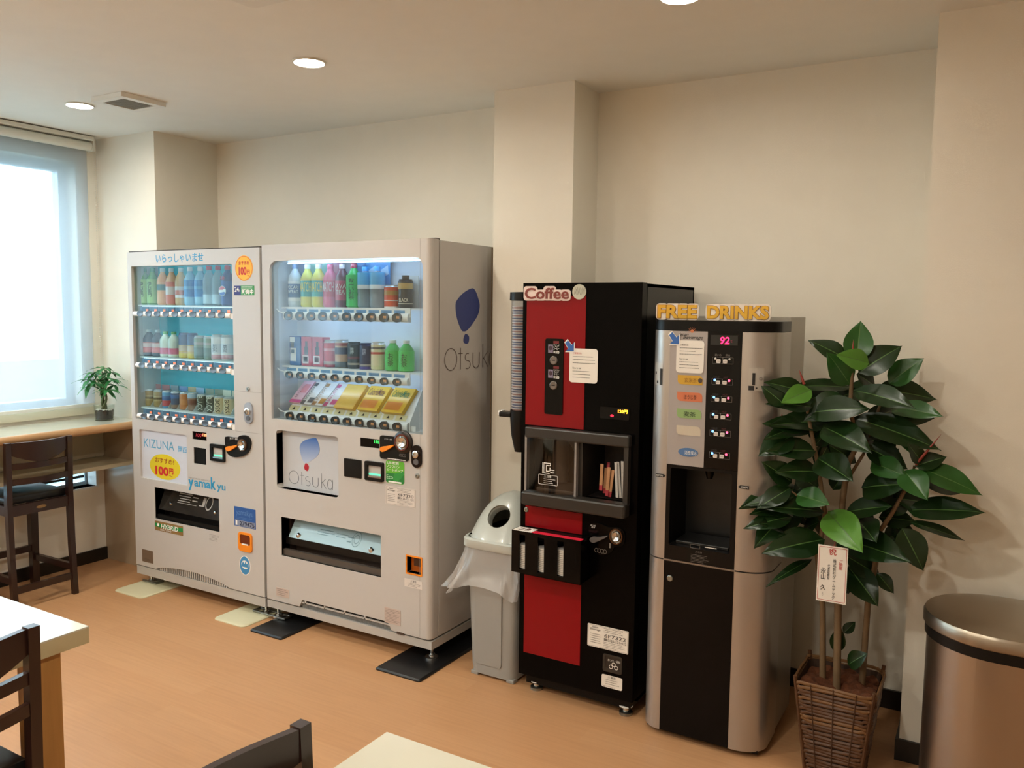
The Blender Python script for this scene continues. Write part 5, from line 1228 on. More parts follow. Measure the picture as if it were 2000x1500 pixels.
MB().box(hx0+0.09, hx1, hy+0.0005, hy+0.028, hz1-0.003, hz1+0.0012).build('red_strip', mat('strip_red', 'd8203c', 0.4), lh)
o = MB().box(hx0+0.006, hx0+0.088, hy+0.0005, hy+0.052, hz1-0.003, hz1+0.0016).build('lid_sign', M_PAPER, lh)
MB().text('フタ', (hx0+0.02, hx0+0.07, hy+0.008, hy+0.044), hz1+0.0017, axis='z', bold=0.05, depth=0.0004).build('lettering', mat('print_maroon', '5a3230', 0.6), o, recalc=False)
GL = 'white lids stacked in the lid holder'
M_LID = mat('lid_white', 'd6cfc6', 0.4)
for si, s_ in enumerate(sl):
    cx = (s_[0]+s_[1])/2+0.002; top = (s_[3])
    rad = 0.034; pitch = 0.0072; n = max(4, int((top-zb_)/pitch)); 
    first = None
    for k in range(n):
        z = hz0+0.0045+(zb_-hz0-0.0045)+k*pitch
        if first is None:
            first = MB().lathe([(rad*0.8, 0), (rad, 0.001), (rad, 0.0045), (rad*0.93, 0.0058), (rad*0.85, 0.0064)], (cx, hy+0.043, z), 20).top('drink_cup_cover', M_LID, ('white cup cover in the lid stack beside the grey bin', 'white cup cover in the middle stack of the lid holder', 'white cup cover in the stack nearest the coin slot')[si], 'lid', GL, 40)
            zz0 = first.location.copy()
            MB().box(cx-0.03, cx+0.03, hy+0.012, hy+0.074, hz0+0.004, z-0.0002).build('lid_platform', M_KB, lh)
        else:
            c = first.copy(); COL.objects.link(c); c.location = zz0+Vector((0, 0, k*pitch))
# sugar and stirrer sticks in the niche
GS = 'sticks in the coffee machine niche'
def stick_(name, a, b_, w, y, m, lab, endm=None):
    p0, p1 = Yp(*c46(*a), y), Yp(*c46(*b_), y)
    t = thing(name, lab, 'packet', (p0[0], y, nz0+0.002), GS)
    P0 = Vector((p0[0], y, max(p0[1], nz0+0.003))); P1 = Vector((p1[0], y+0.018, p1[1]))
    n = 5; bb = MB()
    for i in range(n+1):
        u = i/n; c = P0.lerp(P1, u); e = 0.25 if i in (0, n) else 1.0
        for (dx, dy) in ((-w/2, 0), (0, -w*.28*e), (w/2, 0), (0, w*.28*e)): bb.v.append((c.x+dx, c.y+dy, c.z))
    for i in range(n):
        for k in range(4): bb.f.append((4*i+k, 4*i+(k+1) % 4, 4*i+4+(k+1) % 4, 4*i+4+k)); bb.mi.append(1 if endm and i == 0 else 0)
    bb.f += [(0, 1, 2, 3), (4*n, 4*n+1, 4*n+2, 4*n+3)]; bb.mi += [0, 0]
    bb.build('paper_tube', [m, endm] if endm else m, t, 60)
    return t
M_SUG = mat('sugar_kraft', 'c08a5c', 0.6, vary=0.2, vscale=90); M_SRED = mat('sugar_red', 'a3202c', 0.5); M_STW = mat('stick_white', 'cfc6bc', 0.5, vary=0.3, vscale=120)
for i, (a, b_) in enumerate((((905, 740), (900, 505)), ((960, 790), (965, 535)), ((985, 800), (1000, 560)), ((940, 765), (938, 540)))):
    stick_('sugar_stick', a, b_, 0.0135, FY+0.02+0.006*i, M_SUG, 'kraft-brown sugar stick with red end beside the white sticks', M_SRED)
stick_('sugar_stick', (955, 730), (960, 490), 0.013, FY+0.075, M_SRED, 'red sugar stick behind the brown sugar sticks')
for i, (a, b_) in enumerate((((1055, 805), (1025, 490)), ((1085, 808), (1045, 485)), ((1105, 810), (1085, 480)), ((1110, 812), (1112, 475)))):
    stick_('creamer_stick', a, b_, 0.0105, FY+0.02+0.008*i, M_STW, 'white paper stick leaning in the coffee machine niche')
# cup tube on the left flank
tx, ty, tr_ = kx0-0.047, FY+0.075, 0.043
ct = thing('cup_dispenser', 'black cup dispenser tube mounted on the flank of the coffee machine', 'cup dispenser', (tx, ty, 1.0))
zt = Yp(1003, 572, ty)[1]; zb = Yp(1010, 800, ty)[1]
MB().lathe([(0.0005, zt+0.004), (tr_+0.006, zt+0.002), (tr_+0.007, zt-0.03), (tr_+0.001, zt-0.032)], (tx, ty, 0), 24).build('top_cap', M_BLK, ct, 40)
MB().lathe([(tr_, zb-0.005), (tr_, zt-0.03)], (tx, ty, 0), 24).build('tube', glass_mat('tube_clear', 'e4e6ea', 0.9, 0.05, 0.7), ct, 50)
for f in ct.children[-1].data.polygons: pass
MB().lathe([(tr_+0.001, zb), (tr_+0.001, zb-0.03), (tr_*0.9, zb-0.10), (tr_*0.55, zb-0.17), (tr_*0.55, zb-0.15), (tr_*0.86, zb-0.09), (tr_*0.96, zb-0.02), (tr_*0.96, zb)], (tx, ty, 0), 24).build('mouth', M_BLK, ct, 40)
MB().bbox(tx-0.085, tx-0.030, ty-0.035, ty+0.02, zb-0.03, zb-0.010, 0.004).build('lever', M_BLK, ct)
MB().bbox(tx-0.092, tx-0.080, ty-0.030, ty+0.012, zb-0.026, zb-0.006, 0.003).build('lever_tip', M_WHT, ct)
MB().box(tx+0.02, kx0, ty+0.028, ty+0.045, zb-0.02, zt-0.02).build('mounting_rail', M_BLK, ct)
M_CUPA = mat('cup_bluegrey', '8088a4', 0.5); M_CUPB = mat('cup_white', 'e4dcd6', 0.5); M_CUPC = mat('cup_rose', 'c79a90', 0.5)
first = {}
npitch = int((zt-0.05-zb)/0.0105)
for k in range(npitch):
    key = (k*7) % 3 == 0
    z = zb+0.0+k*0.0105; rr_ = tr_*0.93
    if key not in first:
        first[key] = MB().lathe([(rr_*0.88, 0.0), (rr_*0.94, 0.0055), (rr_*0.985, 0.0055), (rr_, 0.0075), (rr_*0.985, 0.0098), (rr_*0.9, 0.0098)], (tx, ty, z), 20, mis=[0, 0, 1, 1, 1]).top('paper_cup', [M_CUPC if key else M_CUPA, M_CUPB], 'printed paper cup with rose band nested in the tube' if key else 'printed paper cup with blue band nested in the tube', 'paper cup', 'paper cups nested in the dispenser tube', 40)
        first[(key, 'z')] = z
    else:
        c = first[key].copy(); COL.objects.link(c); c.location = first[key].location+Vector((0, 0, z-first[(key, 'z')]))
# word sign
def word_sign(name, words, r, y, m, back, label, rim, boldf, boldb, tilt=0.0, mid=None):
    t = thing(name, label, 'sign', ((r[0]+r[1])/2, y, r[2]))
    vs, fs = glyphs(words, boldf, 0.0)
    x0, x1 = min(v[0] for v in vs), max(v[0] for v in vs); z0, z1 = min(v[1] for v in vs), max(v[1] for v in vs)
    sx, sz = (r[1]-r[0])/(x1-x0), (r[3]-r[2])/(z1-z0)
    def lay(bold, ya, yb, nm, mm, parent):
        v2, f2 = glyphs(words, bold, 0.0); n = len(v2)
        b = MB(); b.add([(r[0]+(v[0]-x0)*sx, ya, r[2]+(v[1]-z0)*sz) for v in v2]+[(r[0]+(v[0]-x0)*sx, yb, r[2]+(v[1]-z0)*sz) for v in v2], list(f2)+[tuple(n+i for i in f[::-1]) for f in f2])
        ec = {}
        for f in f2:
            for i in range(len(f)):
                e = (f[i], f[(i+1) % len(f)]); ec[e] = 1
        for e in list(ec):
            if (e[1], e[0]) not in ec: b.f.append((e[0], e[1], n+e[1], n+e[0])); b.mi.append(0)
        return b.build(nm, mm, parent)
    # backing board: rounded blobs following each letter, so the outline is scalloped like cut card
    bd = MB(); acc = x0; h = r[3]-r[2]
    cx = []
    cur = ''
    for ch in words:
        va = glyphs(cur+'.', boldf)[0] if cur else None
        cur += ch
        w = max(v[0] for v in glyphs(cur, boldf)[0])
        g_ = glyphs(ch, boldf)[0]; gw = max(v[0] for v in g_)-min(v[0] for v in g_); gz0 = min(v[1] for v in g_); gz1 = max(v[1] for v in g_)
        cx.append((w-gw, w, gz0, gz1))
    for k_, (a, c, g0, g1) in enumerate(cx):
        bd.plate(rr(r[0]+(a-x0)*sx-rim, r[0]+(c-x0)*sx+rim, r[2]+(g0-z0)*sz-rim, r[2]+(g1-z0)*sz+rim, min((c-a)*sx/2+rim, h*0.30)*0.95, 6), y+0.0009+0.0005*(k_ % 2), y+0.006+0.0005*(k_ % 2))
    bo = bd.build('backing_board', back, t)
    if mid: lay(boldf+boldb, y-0.0005, y+0.0008, 'letter_outline', mid, bo)
    lay(boldf, y-0.0015, y+0.0008, 'lettering', m, bo)
    return t
M_SIGNW = mat('sign_white', 'e6d9cc', 0.5); M_COF = mat('sign_brownred', '7d2a1c', 0.5)
c118 = Crop(990, 540, 11.765)
word_sign('coffee_sign', 'Coffee', rect(FY-0.010, c118(412, 255), c118(1420, 262), c118(1420, 518), c118(412, 518)), FY-0.009, M_COF, mat('sign_pinkwhite', 'e2cdc4', 0.5), 'cut-out Coffee word sign fixed on the black coffee machine', 0.0065, 0.018, 0.03)

# ------------------------------------------------------------------ silver free drinks machine
T = thing('tea_dispenser', 'silver and black tea dispenser with curved front beside the plant', 'drinks dispenser', (-0.85, 3.0, 0.0))
c44, c25, c94, c62 = Crop(1250, 570, 4.412), Crop(1240, 880, 2.5), Crop(1300, 620, 9.375), Crop(1290, 890, 6.25)
TF = 2.785                                     # front plane
tx0, tx1, ttop = -1.078, -0.630, 1.512
M_SIL = mat('dispenser_silver', 'b5afa9', 0.32, 0.75)
M_SIL2 = mat('dispenser_face_grey', 'a49c98', 0.45, 0.2)
M_TSIDE = mat('dispenser_side', 'a79f92', 0.35, 0.2)
M_TB = mat('dispenser_black', '0a0909', 0.3, spec=0.2)
fl_, fr_ = Yp(*c44(265, 262), TF)[0], Yp(*c44(888, 275), TF)[0]
def plan(x0, x1, rl, rr_, y0=TF, y1=2.99, n=10):
    p = []
    for i in range(n+1):
        a = math.radians(90*i/n); p.append((x0+rl[0]-rl[0]*math.cos(a), y0+rl[1]-rl[1]*math.sin(a)))
    for i in range(n+1):
        a = math.radians(90*i/n); p.append((x1-rr_[0]+rr_[0]*math.sin(a), y0+rr_[1]-rr_[1]*math.cos(a)))
    return p+[(x1, y1), (x0, y1)]
seam = (Yp(*c25(75, 510), TF+0.03)[1]+Yp(*c25(640, 592), TF+0.03)[1]+Yp(*c25(150, 532), TF)[1])/3
RL, RR = (0.070, 0.085), (0.100, 0.085)
def column(x0, x1, left, z0, z1, nm):
    full = plan(tx0, tx1, RL, RR)
    if left: p = [q for q in full if q[0] <= x1 and q[1] < 2.95]; p = p+[(x1, TF), (x1, 2.985), (tx0, 2.985)]
    else: p = [(x0, TF)]+[q for q in full if q[0] >= x0+0.001 and q[1] < 2.95]+[(tx1, 2.985), (x0, 2.985)]
    return MB().plate(p, z0, z1, axis='z').build(nm, M_SIL, T, 30)
for left in (True, False):
    a, c = (tx0, fl_) if left else (fr_, tx1)
    column(a, c, left, seam+0.002, ttop-0.032, 'upper_side_column')
    column(a, c, left, 0.022, seam-0.003, 'lower_side_column')
MB().plate(plan(tx0, tx1-0.002, RL, RR), ttop-0.031, ttop+0.004, axis='z').build('top_cap', M_TB, T, 30)
MB().box(tx0+0.004, tx1-0.004, 2.99, 3.235, 0.025, ttop+0.018).build('rear_cabinet', M_TSIDE, T)
MB().box(tx0+0.02, tx1-0.02, TF+0.03, 3.22, 0.012, 0.024).build('base', M_TB, T)
for (x, y) in ((tx0+0.06, TF+0.07), (tx1-0.05, TF+0.09), (tx0+0.06, 3.19), (tx1-0.06, 3.19)):
    MB().lathe([(0.016, 0.0), (0.016, 0.013)], (x, y, 0), 12).build('foot', M_ZINC, T, 40)
facez = (Yp(*c62(85, 100), TF)[1]+Yp(*c62(530, 140), TF)[1])/2
mx_ = Yp(*c44(570, 900), TF)[0]
MB().box(fl_+0.0015, mx_, TF-0.004, TF+0.02, facez, ttop-0.033).build('menu_panel', M_SIL2, T)
MB().box(mx_, fr_-0.001, TF-0.003, TF+0.02, facez, ttop-0.031).build('control_panel', M_BLKG, T)
nz0_, nz1_ = (Yp(*c62(60, 1080), TF)[1]+Yp(*c62(915, 1210), TF)[1])/2, facez-0.012
MB().plate([(fl_+0.001, seam+0.004), (fr_-0.001, seam+0.004), (fr_-0.001, facez-0.001), (fl_+0.001, facez-0.001)], TF-0.002, TF+0.02, [rr(fl_+0.016, fr_-0.018, nz0_, nz1_, 0.006, 3)]).build('serving_frame', M_TB, T)
recess((fl_+0.016, fr_-0.018, nz0_, nz1_), 0.16, TF+0.018).build('serving_niche', mat('niche_black', '080808', 0.4), T)
MB().lathe([(0.02, 0), (0.014, -0.03), (0.010, -0.045)], ((fl_+fr_)/2, TF+0.10, nz1_), 16).build('tea_spout', M_BLK, T, 40)
MB().bbox(fl_+0.03, fr_-0.03, TF+0.03, TF+0.16, nz0_, nz0_+0.012, 0.003).build('drip_tray', mat('tray_black', '141414', 0.35), T)
MB().box(fl_-0.002, fr_+0.004, TF-0.003, TF+0.02, seam-0.003, seam+0.003).build('seam_strip', mat('seam_silver', '8c8884', 0.3, 0.8), T)
MB().box(fl_+0.001, fr_-0.001, TF-0.002, TF+0.02, 0.024, seam-0.004).build('lower_door', mat('lower_door_black', '0b0808', 0.28, spec=0.15), T)
keyhole(T, Yp(*c25(173, 622), TF), 0.011, TF-0.002)
letters(T, '⚠注意', rect(TF, c62(425, 1160), c62(510, 1172), c62(510, 1195), c62(425, 1183)), M_GRYT, y=TF-0.002)
lines(T, rect(TF, c62(372, 1200), c62(600, 1222), c62(590, 1325), c62(372, 1300)), M_GRYT, 6, y=TF-0.002, seed=71)
q = rect(TF, c62(365, 1075), c62(500, 1095), c62(470, 1140), c62(365, 1120)); outline(q, 0.001, TF-0.002).build('cup_place_mark', M_GRYT, T)
lines(T, rect(TF, c62(545, 1105), c62(690, 1125), c62(690, 1145), c62(545, 1125)), M_WHT, 1, y=TF-0.002, seed=72, fill=0.5)
# menu
MY = TF-0.004
q = rect(MY, c94(230, 270), c94(690, 275), c94(690, 415), c94(230, 415))
letters(T, 'Japan', (q[0], q[0]+(q[1]-q[0])*.42, q[2]+(q[3]-q[2])*.42, q[2]+(q[3]-q[2])*.92), M_BLKT, y=MY, shear=0.35, bold=0.01)
letters(T, 'Beverage', (q[0]+(q[1]-q[0])*.2, q[1], q[2], q[2]+(q[3]-q[2])*.58), M_BLKT, y=MY, shear=0.35, bold=0.01)
sp = Yp(*c94(487, 250), MY); b = MB()
M_SUN = mat('print_sun_orange', 'c9774a', 0.5)
b.plate(ell(sp[0], sp[1], 0.0062, 0.0062, 14), MY-0.0006, MY)
for k in range(9):
    a = math.radians(-20+k*28); b.add([(sp[0]+0.009*math.cos(a)-0.0008*math.sin(a), MY-0.0005, sp[1]+0.009*math.sin(a)+0.0008*math.cos(a)), (sp[0]+0.009*math.cos(a)+0.0008*math.sin(a), MY-0.0005, sp[1]+0.009*math.sin(a)-0.0008*math.cos(a)), (sp[0]+0.016*math.cos(a), MY-0.0005, sp[1]+0.016*math.sin(a))], [(0, 1, 2)])
b.build('sun_mark', M_SUN, T)
nr = rect(MY, c94(205, 418), c94(712, 425), c94(700, 1030), c94(195, 1005)); ap_ = Yp(*c94(170, 390), MY)
notice(T, nr, (ap_[0], ap_[1], 0.042), MY-0.001, 43)
def leafshape(r): return rr(*r, 0.014, 5, (1, 0, 1, 0))
for (a, txt, col, tc_) in ((((325, 715), (540, 725), (540, 805), (325, 795)), '玄米茶', 'c79a2c', '9a6f1c'), (((320, 860), (537, 872), (537, 950), (320, 940)), 'ほうじ茶', 'c9704a', '5a2a1a'), (((318, 1005), (530, 1018), (530, 1097), (318, 1085)), '麦茶', '8aa86a', '2c3a20'), (((315, 1150), (523, 1163), (523, 1243), (315, 1230)), None, 'c2b6a2', None)):
    r = rect(MY, *[c44(*p) for p in a]); o = MB().plate(leafshape(r), MY-0.0012, MY).build('tea_name_plate', mat('plate_'+col, col, 0.45), T)
    if txt: letters(o, txt, sub(r, .28, .78, .2, .74), mat('print_'+tc_, tc_, 0.5), y=MY-0.0012, bold=0.01)
    if txt == '玄米茶': MB().plate(ell(r[0]+(r[1]-r[0])*.91, (r[2]+r[3])/2, 0.0075, 0.0085, 16), MY-0.0024, MY-0.0012).build('tea_mark', mat('mark_brown', '4a3c34', 0.5), o)
p = Yp(*c44(415, 1383), MY)
o = MB().plate(ell(p[0], p[1], 0.036, 0.0155, 30), MY-0.0015, MY).build('water_name_plate', mat('plate_waterblue', '4a6f9c', 0.4), T)
letters(o, '活性炭水', (p[0]-0.012, p[0]+0.032, p[1]-0.008, p[1]+0.006), M_WHT, y=MY-0.0015)
# temperature read-out and buttons
CY = TF-0.003
q = rect(CY, c44(610, 370), c44(845, 378), c44(843, 465), c44(608, 455)); o = MB().box(q[0], q[1], CY-0.001, CY, q[2], q[3]).build('temperature_display', mat('display_smoke', '17191a', 0.2), T)
MB().text('92', sub(q, .36, .70, .10, .84), CY-0.0012, bold=0.02, shear=0.1).build('display_digits', glow('led_pink_red', 'ff1f55', 4.0), o, recalc=False)
MB().text('°C', sub(q, .74, .80, .30, .5), CY-0.0012).build('display_unit', glow('led_dim_pink', '9a1f3f', 0.8), o, recalc=False)
M_PB = mat('push_button_white', 'd8cfc8', 0.4)
grp = [((626, 562), (805, 568), (803, 625), (624, 615)), ((620, 748), (803, 752), (797, 805), (618, 797)), ((612, 897), (798, 902), (790, 955), (610, 945)), ((605, 1043), (790, 1050), (783, 1103), (603, 1094)), ((602, 1190), (785, 1197), (778, 1252), (600, 1243)), ((597, 1380), (778, 1387), (770, 1443), (595, 1432))]
M_LB, M_LR, M_LW = glow('led_blue', '5aa0ff', 5.0), glow('led_rose', 'ff4a6a', 4.0), mat('led_off', 'c9c4be', 0.4)
for gi, a in enumerate(grp):
    r = rect(CY, *[c44(*p) for p in a])
    f = MB().plate(rr(*r, 0.001, 1), CY-0.0006, CY, [rr(*sub(r, .01, .49, .03, .97), 0.0005, 1), rr(*sub(r, .51, .99, .03, .97), 0.0005, 1)]).build('button_frame', M_GRYT, T)
    for side, (bx, lx, lm, cap) in enumerate(((.30, .14, M_LB, 'COLD'), (.62, .82, M_LR, 'HOT'))):
        q = sub(r, bx-.10, bx+.10, .08, .68)
        o = MB().plate(rr(*q, 0.003, 3), CY-0.003, CY).build('push_button', M_PB, f)
        letters(f, 'PUSH', sub(q, .15, .85, .38, .62), M_GRYT, y=CY-0.0031)
        lc = (r[0]+(r[1]-r[0])*lx, r[2]+(r[3]-r[2])*.74)
        MB().lathe([(0.0042, 0), (0.0034, -0.0025), (0.0004, -0.0035)], (lc[0], CY, lc[1]), 12, axis='y').build('indicator_lamp', lm if gi else M_LW, f, 50)
        if gi: letters(f, cap, sub(r, .08+.48*side, .36+.42*side, 1.12, 1.42), mat('print_dimgrey', '343130', 0.6) if side == 0 else mat('print_dimred', '4f1a1f', 0.6), y=CY)
        else: letters(f, ('濃いめ', '熱め')[side], sub(r, .10+.52*side, .42+.42*side, 1.15, 1.55), M_GRYT, y=CY)
# warning stickers and OPEN marks on the columns
def curved_y(x):
    if x < tx0+RL[0]: return TF+RL[1]-RL[1]*math.sqrt(max(0, 1-((tx0+RL[0]-x)/RL[0])**2))
    if x > tx1-RR[0]: return TF+RR[1]-RR[1]*math.sqrt(max(0, 1-((x-tx1+RR[0])/RR[0])**2))
    return TF
def curved(parent, nm, r, m, off=0.0008, n=6):
    b = MB()
    for i in range(n+1):
        x = r[0]+(r[1]-r[0])*i/n; y = curved_y(x)-off; b.v += [(x, y, r[2]), (x, y, r[3])]
    for i in range(n): b.f.append((2*i, 2*i+2, 2*i+3, 2*i+1)); b.mi.append(0)
    return b.build(nm, m, parent, 60, recalc=False)
M_STK = mat('sticker_silver', 'b9b3aa', 0.4, 0.3)
r = rect(TF+0.004, c44(940, 655), c44(1062, 658), c44(1060, 860), c44(935, 850))
o = curved(T, 'cup_guide_sticker', r, M_STK); curved(o, 'sticker_print', sub(r, .02, .40, .02, .22), M_BLKT, 0.0014); curved(o, 'sticker_print', sub(r, .26, .46, .25, .78), M_BLKT, 0.0014); curved(o, 'sticker_print', sub(r, .5, .62, .1, .16), M_BLKT, 0.0014); letters(o, 'CDI', sub(r, .72, .98, .48, .60), M_BLKT, y=curved_y(r[0]+(r[1]-r[0])*.70)-0.002)
r = rect(TF+0.02, c44(128, 605), c44(212, 612), c44(210, 803), c44(125, 800))
o = curved(T, 'cup_guide_sticker', r, M_STK); curved(o, 'sticker_print', sub(r, .70, .98, .02, .75), M_BLKT, 0.0014); curved(o, 'sticker_print', sub(r, .1, .25, .48, .60), M_BLKT, 0.0014); curved(o, 'sticker_print', sub(r, .3, .5, .08, .2), M_BLKT, 0.0014)
for (p, flip) in ((c25(533, 178), False), (c25(128, 120), True)):
    x, z = Yp(*p, TF+0.004); y = curved_y(x+(-0.008 if not flip else 0.008))-0.001
    s_ = -1 if flip else 1
    pts = [(x-s_*0.019, z), (x-s_*0.012, z+0.0055), (x+s_*0.018, z+0.0055), (x+s_*0.018, z-0.0055), (x-s_*0.012, z-0.0055)]
    o = MB().plate(pts, y-0.001, y).build('open_mark', M_BLKT, T); letters(o, 'OPEN', (x-0.012+(0.003 if not flip else -0.004), x+0.012+(0.003 if not flip else -0.004), z-0.003, z+0.003), M_WHT, y=y-0.001)
# word boards standing on top
M_GOLD = mat('sign_gold', 'e0a92a', 0.5); M_GOLDO = mat('sign_goldbrown', '9a5f1c', 0.5)
SYD = 2.86
for (wd, a) in (('FREE', ((150, 68), (495, 70), (490, 183), (155, 183))), ('DRINKS', ((578, 72), (1115, 75), (1110, 192), (582, 188)))):
    r = rect(SYD, *[c44(*p) for p in a])
    dz = ttop+0.0045+0.006-r[2]
    r = (r[0], r[1], r[2]+dz, r[3]+dz)
    word_sign(wd.lower()+'_sign', wd, r, SYD, M_GOLD, M_SIGNW, 'cut-out gold %s word sign standing on the silver tea dispenser' % wd, 0.006, 0.04, 0.022, mid=M_GOLDO)

# ------------------------------------------------------------------ grey bin with bag
GBIN = thing('waste_bin', 'pale grey plastic waste bin with domed lid and clear bag', 'waste bin', (-1.765, 3.02, 0.0))
M_BIN = mat('bin_grey', '96948f', 0.45); M_BINL = mat('bin_lid_grey', 'b9bdb6', 0.3, coat=0.2)
def rloop(cx, cy, wx, wy, z, e=5.0, n=36):
    out = []
    for i in range(n):
        a = 2*math.pi*i/n; c, s_ = math.cos(a), math.sin(a)
        out.append((cx+wx*math.copysign(abs(c)**(2/e), c), cy+wy*math.copysign(abs(s_)**(2/e), s_), z))
    return out
def loft(loops, cap0=True, cap1=True):
    b = MB(); n = len(loops[0])
    for l in loops: b.v += l
    for k in range(len(loops)-1):
        for i in range(n):
            j = (i+1) % n; b.f.append((k*n+i, k*n+j, (k+1)*n+j, (k+1)*n+i)); b.mi.append(0)
    if cap0: b.f.append(tuple(range(n))[::-1]); b.mi.append(0)
    if cap1: b.f.append(tuple((len(loops)-1)*n+i for i in range(n))); b.mi.append(0)
    return b
loft([rloop(-1.7625, 3.005, .108, .155, 0.012, 7), rloop(-1.766, 3.01, .113, .16, 0.05, 7), rloop(-1.772, 3.02, .135, .168, 0.545, 7), rloop(-1.772, 3.02, .128, .16, 0.545, 7), rloop(-1.765, 3.01, .105, .15, 0.03, 7)], True, True).build('bin_body', M_BIN, GBIN, 40)
for (x, y) in ((-1.85, 2.87), (-1.675, 2.87), (-1.85, 3.14), (-1.675, 3.14)):
    MB().bbox(x-0.018, x+0.018, y-0.018, y+0.018, 0, 0.016, 0.003).build('bin_foot', M_BIN, GBIN)
p = [(-1.84, 0.06), (-1.728, 0.06), (-1.728, 0.40), (-1.845, 0.40)]
q = MB()
q.plate(rr(-1.845, -1.715, 0.055, 0.47, 0.015, 4), 2.838, 2.8395)
vq = [(v[0], v[1]+0.013-0.0115*(v[2]-0.05)/0.5, v[2]) for v in q.v]; q.v = [(v[0], 2.8472+(-0.0005 if v[1] > 2.8385 else -0.003)+0.002*(0.55-v[2])/0.5, v[2]) for v in q.v]
q.build('front_panel', M_BIN, GBIN)
loft([rloop(-1.775, 3.02, .150, .178, 0.548, 6), rloop(-1.775, 3.02, .153, .182, 0.553, 6), rloop(-1.775, 3.02, .153, .182, 0.583, 6), rloop(-1.775, 3.02, .147, .176, 0.590, 6), rloop(-1.775, 3.02, .138, .166, 0.590, 6), rloop(-1.775, 3.02, .138, .166, 0.55, 6)], False, False).build('lid_rim', M_BINL, GBIN, 40)
secs = [(.588, .146, 2.845, 3.195), (.600, .143, 2.852, 3.192), (.64, .131, 2.880, 3.185), (.68, .114, 2.908, 3.172), (.71, .095, 2.930, 3.155), (.735, .072, 2.955, 3.13), (.752, .048, 2.978, 3.105), (.761, .022, 3.005, 3.07), (.763, .003, 3.03, 3.04)]
dm = loft([rloop(-1.775, (a+c)/2, w, (c-a)/2, z, 3.2, 48) for (z, w, a, c) in secs], False, True).build('domed_lid', M_BINL, GBIN, 50)
dirn = Vector((0.0, -0.80, 0.60)).normalized(); hc = Vector((-1.772, 2.925, 0.672))
cut = MB(); aa = Vector((1, 0, 0)); bb = dirn.cross(aa).normalized()
hv = [hc+dirn*t+(aa*math.cos(2*math.pi*k/32)*0.052+bb*math.sin(2*math.pi*k/32)*0.052) for t in (-0.06, 0.09) for k in range(32)]
cut.add(hv, [(k, (k+1) % 32, 32+(k+1) % 32, 32+k) for k in range(32)]+[tuple(range(32)), tuple(range(32, 64))])
co = cut.build('hole_cutter', M_BINL, GBIN)
md = dm.modifiers.new('wall', 'SOLIDIFY'); md.thickness = 0.004; md.offset = -1
mb_ = dm.modifiers.new('hole', 'BOOLEAN'); mb_.operation = 'DIFFERENCE'; mb_.object = co; mb_.solver = 'EXACT'
bpy.context.view_layer.update()
dg = bpy.context.evaluated_depsgraph_get()
nm = bpy.data.meshes.new_from_object(dm.evaluated_get(dg), depsgraph=dg)
dm.modifiers.clear(); dm.data = nm; nm.name = 'domed_lid'
nm.polygons.foreach_set('use_smooth', [True]*len(nm.polygons)); nm.set_sharp_from_angle(angle=math.radians(40))
bpy.data.objects.remove(co)
cb = MB(); nn = 32; o_ = []
prof = [(0.052, -0.030), (0.0515, -0.006), (0.0535, 0.006), (0.0575, 0.009), (0.0605, 0.004), (0.061, -0.02)]
for (r_, t_) in prof:
    for k in range(nn):
        a = 2*math.pi*k/nn; w = hc+dirn*t_+aa*math.cos(a)*r_+bb*math.sin(a)*r_; cb.v.append(tuple(w))
for i in range(len(prof)-1):
    for k in range(nn): cb.f.append((i*nn+k, i*nn+(k+1) % nn, (i+1)*nn+(k+1) % nn, (i+1)*nn+k)); cb.mi.append(0)
cb.build('hole_collar', M_BINL, GBIN, 50)
MB().box(-1.895, -1.655, 2.875, 3.165, 0.598, 0.600).build('inner_shade_board', mat('bin_inside_shade', '050505', 1.0, spec=0.0), GBIN)  # near-black sheet standing in for the shade seen through the lid hole
rnd = random.Random(5)
def bagpt(u, v):
    a = 2*math.pi*v; c, s_ = math.cos(a), math.sin(a); e = 6
    sx = math.copysign(abs(c)**(2/e), c); sy = math.copysign(abs(s_)**(2/e), s_)
    fl = 0.016*u+0.038*u*u+0.012*math.sin(7*a+2)*u+0.010*math.sin(15*a+5*u)*u+0.006*math.sin(29*a)*u
    left = max(0, -c)*max(0, -s_*0.6+0.55)
    fl += 0.022*u*u*left
    lim = 0.152-0.0
    x = -1.775+(0.147+fl)*sx; y = 3.02+(0.174+fl*0.9)*sy
    if x > -1.622: x = -1.622-0.004*abs(math.sin(11*a))
    z = 0.562-u*(0.178+0.016*math.sin(5*a+1)+0.022*left+0.010*math.sin(13*a))
    y = min(y, 3.205)
    return (x, y, z)
MB().grid(bagpt, 10, 120, wrap=True).build('plastic_bag', film_mat('bag_film', 'e8e4e0', 0.52, 0.5, 0.25, 0.14), GBIN, 60, recalc=False)

